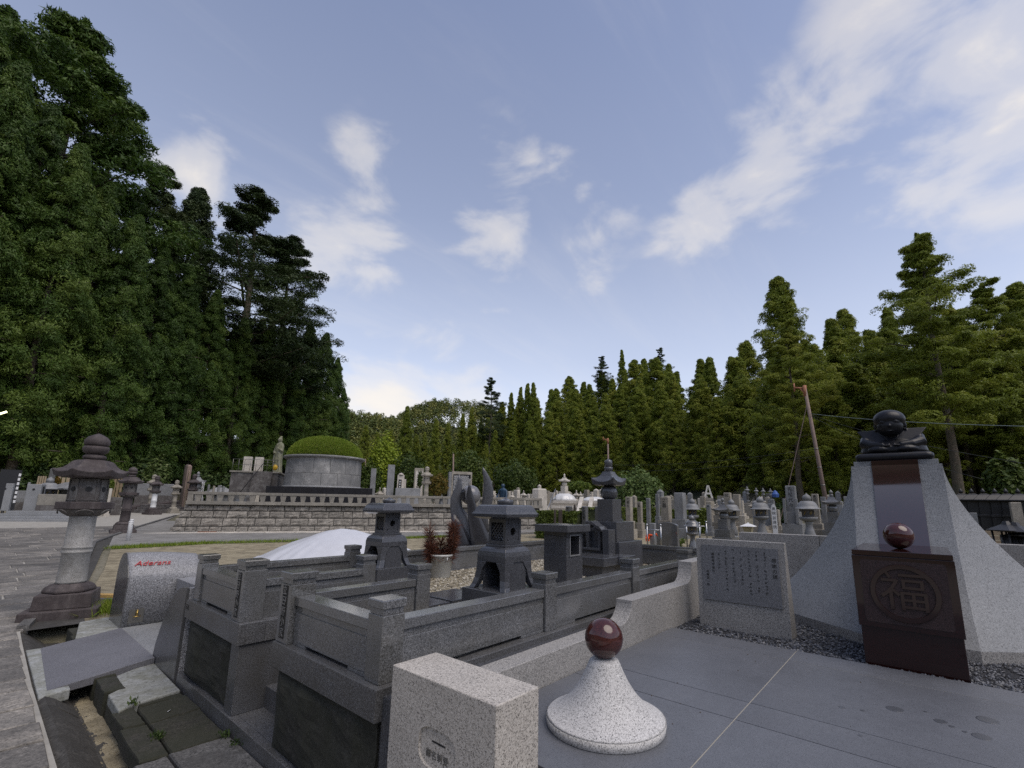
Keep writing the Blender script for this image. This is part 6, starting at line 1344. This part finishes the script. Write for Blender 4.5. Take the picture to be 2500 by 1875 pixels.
cr2 = [far_proto_ for far_proto_ in ()]
for i,(px,t,m_) in enumerate(((503,1183,GS),(516,1186,TS),(528,1185,GS),(540,1187,GS),(335,1183,TS),(345,1180,GS))): pillar_grave(px,41+.4*i,t,7,m_,'small weathered gravestone below the dark forest behind the balustrade corner',base_h=.3,group='small graves behind the balustrade corner')
p = gnd(532,43); g = thing('roofed_shelter','low grey stone shelter roof behind the basin','shrine',(p.x,p.y,p.z)); H = at(532,1184,43).z-p.z; MB().box(-.7,.7,-.4,.4,0,H*.6).build('body',GS,g,.02); MB().sq([(H*.6,1.0,.6),(H*.68,1.02,.62),(H*.9,.3,.2)]).build('roof',GS,g,.01); MB().sphere((0,0,H*.95),.09,10,8).build('finial',GS,g)
# grass verges
def verge(pts, n, label, h=.09, mat=None):
    P = []
    A = [Vector(p) for p in pts]
    for i in range(n):
        k = random.randrange(len(A)-1); q = A[k].lerp(A[k+1],random.random()); x, y2 = q.x+random.gauss(0,.11), q.y+random.gauss(0,.11); P.append((x,y2,hill_z(x,y2)+.03))
    P = np.array(P); U = unit(RNG.normal(size=(n,3))*[.5,.5,.2]+[0,0,1])*h*(.4+.7*RNG.random((n,1))); V = unit(np.cross(U,RNG.normal(size=(n,3))))*.006
    o = quads(P+U*.7,U,V,'grass',mat or M['turf']); tag(o,label,'grass',kind='stuff')
verge([(2.75,17.95),(5.2,18.05),(9.4,16.45),(13,15.3)],5200,'ragged grass growing along the foot of the concrete kerb',.08)
verge([(1.45,9.0),(1.6,9.4),(1.75,9.2)],1500,'grass tufts growing between the lantern base and lettered monument',.10)
verge([(.4,33),(1.9,36.2)],2600,'mown grass beside the pale steps',.10)
def weed(x, y, z, n, h, label):
    g = thing('weed',label,'weed',(x,y,z)); a = RNG.random(n)*6.283; U = unit(np.stack([np.cos(a)*.6,np.sin(a)*.6,.5+RNG.random(n)],1))*h*(.4+.6*RNG.random((n,1))); P = U*(.5+.6*RNG.random((n,1)))+RNG.normal(size=(n,3))*[.02,.03,.0]; V = unit(np.cross(U,RNG.normal(size=(n,3))))*h*.16
    quads(P,U*.45,V,'leaves',M['shrub_leaf'],g)
weed(1.41,3.95,-.54,70,.035,'small green weed at the foot of the plinth course'); weed(1.42,3.78,-.54,50,.03,'tiny weed just below the entrance step'); weed(1.095,4.3,-.55,90,.04,'weed growing in the joint of the mossy paving'); weed(1.09,5.03,-.53,30,.05,'thin grass sprig at the edge of the mortar patch')
lf = MB().add([(1.24,4.72,-.542),(1.262,4.73,-.535),(1.27,4.755,-.541),(1.247,4.745,-.546)],[(0,1,2,3)]).build('litter_scrap',M['white_paint']); tag(lf,'tiny white paper scrap on the mossy paving','scrap')

# ================================================================== TREES
def tube_np(b_, pts, rad, n=7): b_.tube(pts, rad, n)
def crown_mesh(name, clumps, per, leaf, droop=0.0, flat=.6, inner=.25, seed=0, aspect=.5, upb=.45):
    """leaf sprays scattered over the shells of many clumps; clumps: array (cx,cy,cz,rx,rz,ox,oy,oz)"""
    rng = np.random.default_rng(seed); C = np.asarray(clumps,float); n = len(C)*per
    idx = np.repeat(np.arange(len(C)),per); c = C[idx]
    v = unit(rng.normal(size=(n,3))+[0,0,upb]); v = unit(v+.55*c[:,5:8])
    r = np.where(rng.random(n) < inner, rng.random(n)**.5, .82+.28*rng.random(n))[:,None]
    P = c[:,:3]+v*r*np.stack([c[:,3],c[:,3],c[:,4]],1); P[:,2] -= droop*(np.linalg.norm(v[:,:2],axis=1)**2)*c[:,3]
    N = unit(v*[1,1,1.2]+rng.normal(size=(n,3))*.55+[0,0,flat]); U = np.cross(N,rng.normal(size=(n,3))); U = unit(unit(U)+.5*c[:,5:8]-[0,0,droop]); s = leaf*(.55+.8*rng.random((n,1)))
    V = unit(np.cross(N,U))*s*aspect; U = U*s
    tint = np.clip((C[idx,8] if C.shape[1] > 8 else .5+.25*rng.normal(size=len(C))[idx])+.12*rng.normal(size=n),0,1)
    co = np.empty((n,3,3),np.float32); co[:,0] = P-U*.8-V; co[:,1] = P-U*.8+V; co[:,2] = P+U*1.2
    me = bpy.data.meshes.new(name); me.vertices.add(n*3); me.vertices.foreach_set('co',co.ravel()); me.loops.add(n*3); me.loops.foreach_set('vertex_index',np.arange(n*3,dtype=np.int32)); me.polygons.add(n)
    me.polygons.foreach_set('loop_start',np.arange(0,n*3,3,dtype=np.int32)); me.polygons.foreach_set('loop_total',np.full(n,3,dtype=np.int32))
    a = me.attributes.new('tint','FLOAT','FACE'); a.data.foreach_set('value',tint.astype(np.float32)); me.update(calc_edges=True); return me
def conifer(seed, H, Rw, lo, n, kind, tufts, tr):
    """boughs set spirally up the stem, each carrying small tufts along its outer part; rows: centre, radii, lean, tint"""
    rng = np.random.default_rng(seed); cl = []; limbs = []
    for i in range(n):
        t = lo+(1-lo)*((i+rng.uniform(0,1))/n)**.95; ang = i*2.39996+rng.normal()*.35; u = (t-lo)/(1-lo)
        if kind == 'sugi': prof = (1-u)**.60*(.60+.40*min(1,u*5))
        elif kind == 'hinoki': prof = (1-u**1.7)**.8*(.72+.28*min(1,u*4))
        elif kind == 'cone': prof = (1-u)**.78*(.78+.22*min(1,u*6))
        else: prof = max(.12,math.sin(min(1,.28+u*.80)*math.pi))**.75
        prof *= 1+.42*mn.noise((math.cos(ang)*1.4+seed*3.1,math.sin(ang)*1.4,u*4.5))
        L_ = Rw*max(.05,prof)*rng.uniform(*((.55,1.18) if kind != 'open' else (.35,1.22)))
        if rng.random() < (.10 if kind != 'open' else .2): continue
        z = H*t; o = np.array([math.cos(ang),math.sin(ang),0.]); sd_ = np.array([-o[1],o[0],0.])
        rise = {'sugi':.10,'hinoki':-.16,'cone':.04,'open':rng.uniform(-.05,.12)}[kind]; bt = .5+.22*rng.normal()
        base = np.array([0,0,z-.22*L_]); 
        for k in range(tufts):
            q = rng.uniform(.30,1.04)**.8; lat = rng.normal()*(.30 if kind != 'open' else .34)*L_*(1.05-.55*q); up = {'sugi':.10,'hinoki':-.10,'cone':.03,'open':.02}[kind]*L_*q*q
            c = base*(1-q)+(o*L_+[0,0,z+rise*L_])*q+sd_*lat*.6+[0,0,up+rng.normal()*(.10 if kind != 'open' else .035)*L_]
            r = tr*rng.uniform(.65,1.35)*(.75+.25*min(1,L_/(.5*Rw)))
            cl.append((*c,r,r*{'sugi':.85,'hinoki':.75,'cone':.8,'open':.5}[kind],*(o*.7+sd_*np.sign(lat)*.3+[0,0,{'sugi':.6,'hinoki':-.1,'cone':.3,'open':.35}[kind]]),np.clip(bt+.10*rng.normal(),0,1)))
        limbs.append((base,o*L_+[0,0,z+rise*L_]))
    for k in range(10): cl.append((rng.normal()*.1,rng.normal()*.1,H*(.94+.006*k),tr*(.9-.07*k),tr*.9,0,0,1,.5))
    return np.array(cl), limbs
def tree_proto(name, seed, H, Rw, lo, n, kind, per, leaf, lmat, trunk_r, tufts=9, tr=.5, **kw):
    cl, limbs = conifer(seed,H,Rw,lo,n,kind,tufts,tr); cm_ = crown_mesh('crown',cl,per,leaf,seed=seed,**kw); cm_.materials.append(M[lmat])
    b_ = MB(); rg = random.Random(seed); wob = [(rg.uniform(-.2,.2),rg.uniform(-.2,.2)) for _ in range(6)]
    pts = [(0,0,-1.5)]+[(wob[i][0],wob[i][1],H*(.0+.19*i)) for i in range(6)]; pts[1] = (0,0,0)
    b_.tube(pts,[trunk_r*1.25,trunk_r*1.1]+[trunk_r*(1-.18*i) for i in range(1,6)],10)
    for k,(a,t) in enumerate(limbs):
        if k % (2 if kind == 'open' else 5) == 0: 
            m_ = (a*.5+t*.5)+[0,0,.05*H*.1]; b_.tube([tuple(a),tuple(m_),tuple(t)],[trunk_r*.20,trunk_r*.13,trunk_r*.05],5)
    tm = b_.mesh('trunk'); tm.materials.append(M['bark']); return cm_, tm
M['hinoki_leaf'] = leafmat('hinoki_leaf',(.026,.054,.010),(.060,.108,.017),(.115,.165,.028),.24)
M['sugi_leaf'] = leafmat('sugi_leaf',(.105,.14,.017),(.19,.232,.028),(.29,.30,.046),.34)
M['fir_leaf'] = leafmat('fir_leaf',(.022,.04,.013),(.046,.072,.022),(.082,.105,.034),.15)
M['far_leaf'] = leafmat('far_leaf',(.06,.085,.026),(.11,.14,.038),(.23,.22,.055),.2)  # yellow end of the leaf colour stands in for sun on the mountain
M['broad_leaf'] = leafmat('broad_leaf',(.03,.055,.012),(.065,.10,.018),(.12,.155,.03),.3)
PR = {}
for i in range(3): PR['hinoki',i] = tree_proto('hinoki',10+i,26,4.5,.13,210,'hinoki',80,.115,'hinoki_leaf',.42,9,.50,droop=.55,flat=.35,aspect=.36,inner=.15)
for i in range(4): PR['sugi',i] = tree_proto('sugi',30+i,22,4.3,.07,170,'sugi',75,.115,'sugi_leaf',.40,9,.52,flat=.4,aspect=.36,inner=.12,upb=.6)
for i in range(3): PR['cone',i] = tree_proto('cone',50+i,20,3.5,.05,190,'cone',58,.115,'sugi_leaf',.34,8,.42,flat=.3,aspect=.38,droop=.15,inner=.12)
for i in range(2): PR['fir',i] = tree_proto('fir',60+i,26,5.8,.34,74,'open',80,.11,'fir_leaf',.42,18,.55,flat=.9,aspect=.3,droop=.1,inner=.2)
for i in range(2): PR['tallsugi',i] = tree_proto('tallsugi',70+i,24,4.9,.30,84,'open',85,.115,'sugi_leaf',.42,15,.62,flat=.4,aspect=.38,inner=.15,upb=.55)
NAME = {'hinoki':'cypress_tree','sugi':'cedar_tree','cone':'cedar_tree','fir':'fir_tree','tallsugi':'cedar_tree'}; H0 = {'hinoki':26,'sugi':22,'cone':20,'fir':26,'tallsugi':24}
rt2 = random.Random(9); ntree = 0
def tree(kind, x, y, z, H, label, group=None, wide=1.0, var=None, leaf=None):
    global ntree; ntree += 1
    ids = [k[1] for k in PR if k[0] == kind]; cm_, tm = PR[kind,ids[rt2.randrange(len(ids))] if var is None else var]; s = H/H0[kind]
    g = thing(NAME[kind],label,'tree',(x,y,z),rt2.uniform(0,6.283),group); g.scale = (s*wide,s*wide,s); link('trunk',tm,None,g); co_ = link('crown',cm_,None,g)
    if leaf: co_.material_slots[0].link = 'OBJECT'; co_.material_slots[0].material = M[leaf]
    return g
def tree_px(kind, px, top, d, label, group=None, wide=1.0, H=None, var=None, leaf=None):
    t = at(px,top,d); z = hill_z(t.x,t.y)
    if H is not None: z = t.z-H
    return tree(kind,t.x,t.y,z,t.z-z,label,group,wide,var,leaf)
k_ = 2500/2212
def px_of(x, y):
    c = m3.transposed() @ Vector((x,y,0)); return PPX+FPX*c.x/-c.z
LM = [(-400,'by the lit street lamp'),(10,'behind the pale gate posts'),(140,'behind the tall path lantern'),(330,'behind the squat tan lantern'),(470,'behind the balustrade corner'),(560,'behind the stone platform'),(650,'behind the standing statue'),(720,'behind the round mausoleum'),(890,'behind the slim grey pillar'),(945,'behind the tall square pillar'),(990,'behind the tan framed board'),(1060,'behind the maple'),(1100,'behind the framed black board'),(1155,'behind the horned sculpture'),(1240,'behind the blue bronze statue'),(1310,'behind the emblem stone'),(1360,'behind the plastic-wrapped tower'),(1430,'behind the stair ramps'),(1475,'behind the dark five-ring tower'),(1525,'behind the tan gravestone pair'),(1600,'behind the broad tan gravestone'),(1650,'behind the broad blue-grey gravestone'),(1710,'behind the white triangle monument'),(1760,'behind the swept-roof tower'),(1810,'behind the row of four lanterns'),(1880,'behind the lettered grave board'),(1925,'behind the tall dark gravestone'),(1985,'behind the leaning pole'),(2060,'behind the flared monument'),(2200,'behind the kneeling statue'),(2330,'behind the wooden bench'),(2480,'behind the black iron lamps')]
def near(x, y):
    p_ = px_of(x,y); r_ = LM[0][1]
    for a_, t_ in LM:
        if p_ >= a_: r_ = t_
    return r_
# --- left forest: named edge trees (display px x 1.13), then the mass behind
LG = 'cypresses of the dark left wood'
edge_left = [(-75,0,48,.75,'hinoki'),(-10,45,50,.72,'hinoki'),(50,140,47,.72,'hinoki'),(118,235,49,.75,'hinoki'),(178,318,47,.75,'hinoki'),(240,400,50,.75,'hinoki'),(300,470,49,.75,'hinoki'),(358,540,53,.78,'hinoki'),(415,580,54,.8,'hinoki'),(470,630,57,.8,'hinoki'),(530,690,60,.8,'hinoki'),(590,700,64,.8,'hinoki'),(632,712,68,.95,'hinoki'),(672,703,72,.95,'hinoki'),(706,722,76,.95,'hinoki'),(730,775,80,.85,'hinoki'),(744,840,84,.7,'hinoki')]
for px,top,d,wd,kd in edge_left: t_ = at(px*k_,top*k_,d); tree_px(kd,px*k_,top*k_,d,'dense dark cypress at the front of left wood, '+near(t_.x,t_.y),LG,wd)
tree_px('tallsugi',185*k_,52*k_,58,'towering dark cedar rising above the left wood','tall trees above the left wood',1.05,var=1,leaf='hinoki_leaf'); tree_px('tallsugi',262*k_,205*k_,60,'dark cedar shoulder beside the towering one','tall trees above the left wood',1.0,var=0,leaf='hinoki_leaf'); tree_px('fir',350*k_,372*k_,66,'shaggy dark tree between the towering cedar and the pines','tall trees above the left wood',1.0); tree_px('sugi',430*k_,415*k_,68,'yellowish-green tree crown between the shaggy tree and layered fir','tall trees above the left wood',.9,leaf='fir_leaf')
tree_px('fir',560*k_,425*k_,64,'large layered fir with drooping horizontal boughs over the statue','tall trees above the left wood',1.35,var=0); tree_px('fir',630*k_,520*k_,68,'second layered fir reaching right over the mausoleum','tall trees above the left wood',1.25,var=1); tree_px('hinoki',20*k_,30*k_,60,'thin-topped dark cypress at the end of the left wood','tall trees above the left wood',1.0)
for i in range(46):
    az = rt2.uniform(62,97); d = edge_d(az)*rt2.uniform(1.12,1.55); x, y = d*math.cos(R(az)), d*math.sin(R(az)); z = hill_z(x,y); sk = float(np.interp(az,[61,62,65,68,72,77,83,90,96],[7,10,16,22,26,24,25,28,30])); H = min(34,max(15,CAMZ+d*math.tan(R(sk*rt2.uniform(.6,.8)))-z))
    tree('hinoki',x,y,z,H,'dark cypress standing deep in the left wood, '+near(x,y),'cypresses deep in the left wood',rt2.uniform(.8,1.0))
# --- understorey at the foot of the left wood
for i in range(16):
    px = rt2.uniform(0,660); d = edge_d(math.degrees(math.atan2(ray(px,1180).y,ray(px,1180).x)))-rt2.uniform(3,7); p = gnd(px,d); 
    g = bush(px,d,1185-rt2.uniform(20,75),rt2.uniform(50,90),'dark leafy undergrowth bush below left wood, '+near(p.x,p.y),M['shrub_leaf'],1500,ls=.17); g['group'] = 'undergrowth at the foot of the left wood'; g.location.z = hill_z(p.x,p.y)-.2
bush(372,44.5,1118,70,'flowering shrub dotted with pale blossom below the left wood',leafmat('blossom',(.05,.08,.02),(.09,.13,.03),(.40,.42,.22),.3),2200,ls=.12)
# --- right wood
RGp = 'cedars of the right wooded slope'
def sky_r(az): return float(np.interp(az,[-14,-8.9,-5.6,-2.1,5.1,10.1,16.9,23.4,28.5,33.8,39.7,45,50,55,61],[18.3,18.2,18.2,18.2,19.4,18.9,17.8,17.6,17.2,15.6,13.0,11.6,7.2,7.6,8]))
tree_px('sugi',1680*k_,604*k_,56,'tall irregular cedar standing out above the right wood','tall trees above the right wood',.95,var=3); tree_px('tallsugi',1985*k_,584*k_,50,'tall open-crowned cedar with bare pale trunk behind the statue','tall trees above the right wood',1.15,var=0); tree_px('tallsugi',2120*k_,618*k_,56,'tall rounded cedar at the right end of the wood','tall trees above the right wood',1.2,var=1)
tree_px('sugi',2195*k_,616*k_,60,'broad dark cedar cut by the right edge of the wood','tall trees above the right wood',1.2,var=0); tree_px('fir',1062*k_,818*k_,118,'solitary layered fir towering over the valley end','tall trees above the right wood',.9,26,var=0); tree_px('fir',1300*k_,770*k_,125,'broad sunlit pine on the ridge of right slope','tall trees above the right wood',1.0,16,var=1); tree_px('cone',1343*k_,757*k_,122,'pointed cedar on the ridge beside the sunlit pine','tall trees above the right wood',.8,18); tree_px('fir',1425*k_,752*k_,120,'sparse sunlit pine with bare orange trunk on the ridge','tall trees above the right wood',.9,15,var=0)
for r,(dm_r,f,sp_) in enumerate(((1.0,.70,5.2),(1.10,.80,5.0),(1.22,.89,5.0),(1.36,.96,5.0),(1.5,1.0,5.2))):
    az = -13.0+rt2.uniform(0,2)
    while az < 48:
        e = edge_d(az); d = e*dm_r+rt2.uniform(-2.5,2.5); x, y = d*math.cos(R(az)), d*math.sin(R(az)); z = hill_z(x,y)
        top = CAMZ+d*math.tan(R(sky_r(az)*f*rt2.uniform(.92,1.045))); H = rt2.uniform(21,27)*(1.0 if az > 14 else .82)
        if r == 0: H = max(12,top-z)
        kd = rt2.choice(('sugi','sugi','sugi','cone') if az < 14 else ('cone','cone','sugi'))
        lab = {0:'cedar in the front row of the right wood, ',1:'cedar in the second rank of the right wood, ',2:'cedar in the third rank of the right wood, ',3:'cedar in the fourth rank of the right slope, ',4:'cedar along the crest of the right slope, '}[r]+near(x,y)
        tree(kd,x,y,top-H,H,lab,{0:'front cedars of the right wood',1:'second rank of the right wood'}.get(r,'upper ranks of the right wood'),rt2.uniform(.95,1.3))
        az += math.degrees(rt2.uniform(.8,1.2)*sp_/d)
# bare trunks at the right edge
for px,d,lab,w in ((2338,43,'stout bare cedar trunk right of the flared monument',1.0),(2372,50,'sunlit slim cedar trunk beside the stout one',.7),(2398,52,'shaded cedar trunk beside the slim one',.8)): 
    p = gnd(px,d,1200); tree('tallsugi',p.x,p.y,p.z,17*w+4,lab,None,.9)
p = gnd(1958,46,1200); tree('tallsugi',p.x,p.y,p.z,17,'cedar with bare ribbed trunk beside the leaning pole',None,.9)
bush(2465,36,1120,110,'bright green leafy tree overhanging the black lantern row',M['broad_leaf'],6000,ls=.14,name='leafy_tree')
# --- valley end: middle-distance trees and pale bamboo
for i,(px,top,d,kd,H) in enumerate(((880,880,105,'cone',24),(942,905,112,'cone',20),(918,935,118,'cone',17),(968,915,125,'cone',18),(1000,895,128,'cone',20),(1020,880,126,'cone',20),(1040,905,120,'cone',16),(1085,870,122,'sugi',19),(1105,850,124,'cone',20),(1125,838,122,'cone',20),(1140,830,120,'cone',22),(1152,828,118,'cone',22),(790,920,118,'sugi',16),(815,935,125,'sugi',14),(845,930,128,'sugi',14),(900,940,122,'sugi',14),(1010,945,112,'sugi',12),(980,960,108,'sugi',11),(1070,930,108,'sugi',13),(1110,930,104,'cone',14),(1050,960,100,'sugi',11),(860,965,110,'sugi',11),(780,970,105,'sugi',12),(930,975,104,'sugi',10))):
    t = at(px*k_,top*k_,d); tree(kd,t.x,t.y,t.z-H,H,'cedar at the valley end below the far mountain, '+near(t.x,t.y) if i else 'slim pointed cedar spire before the far mountain','cedars at the valley end' if i else None,.8 if i else .75)
bl_ = leafmat('bamboo_leaf',(.14,.20,.02),(.26,.34,.035),(.40,.46,.06),.4)
g = bush(822*k_,64,945*k_,80,'feathery yellow-green bamboo clump beside the mausoleum',bl_,5200,1235,ls=.20,name='bamboo_clump'); bush(790*k_,60,1000*k_,70,'light green foliage mass beside the mausoleum',M['broad_leaf'],3600,1235,ls=.18); bush(880*k_,62,985*k_,90,'mid-green broadleaf tree behind the stone pillars',M['broad_leaf'],4200,1235,ls=.18,name='leafy_tree'); bush(1010*k_,66,975*k_,100,'broadleaf tree behind the maple and tan lantern',M['broad_leaf'],4200,1225,ls=.2,name='leafy_tree'); bush(1110*k_,70,1000*k_,110,'broadleaf thicket behind the horned sculpture',M['broad_leaf'],4600,1225,ls=.2,name='leafy_tree'); bush(1250*k_,60,1040*k_,60,'drooping light green willow behind the far graves',M['bright_leaf'],2600,1205,ls=.15,name='leafy_tree')
# --- far mountain forest: one mass of small crowns
rng = np.random.default_rng(5); cl = []
tries = 0
while len(cl) < 3400 and tries < 40000:
    tries += 1; az = rng.uniform(38,66); d = rng.uniform(150,330); x, y = d*math.cos(R(az)), d*math.sin(R(az)); z = hill_z(x,y); h = rng.uniform(7,12); s = rng.uniform(2.2,3.6)
    cl.append((x,y,z+h*.45,s,h*.55,-.2,-.2,.4))
fm_ = crown_mesh('far_forest',cl,110,.55,seed=8,flat=.3,aspect=.6,inner=.05,upb=.6); fo_ = link('far_forest',fm_,M['far_leaf']); tag(fo_,'distant wooded mountain covered in small tree crowns tinted as if sunlit','forest',kind='stuff')
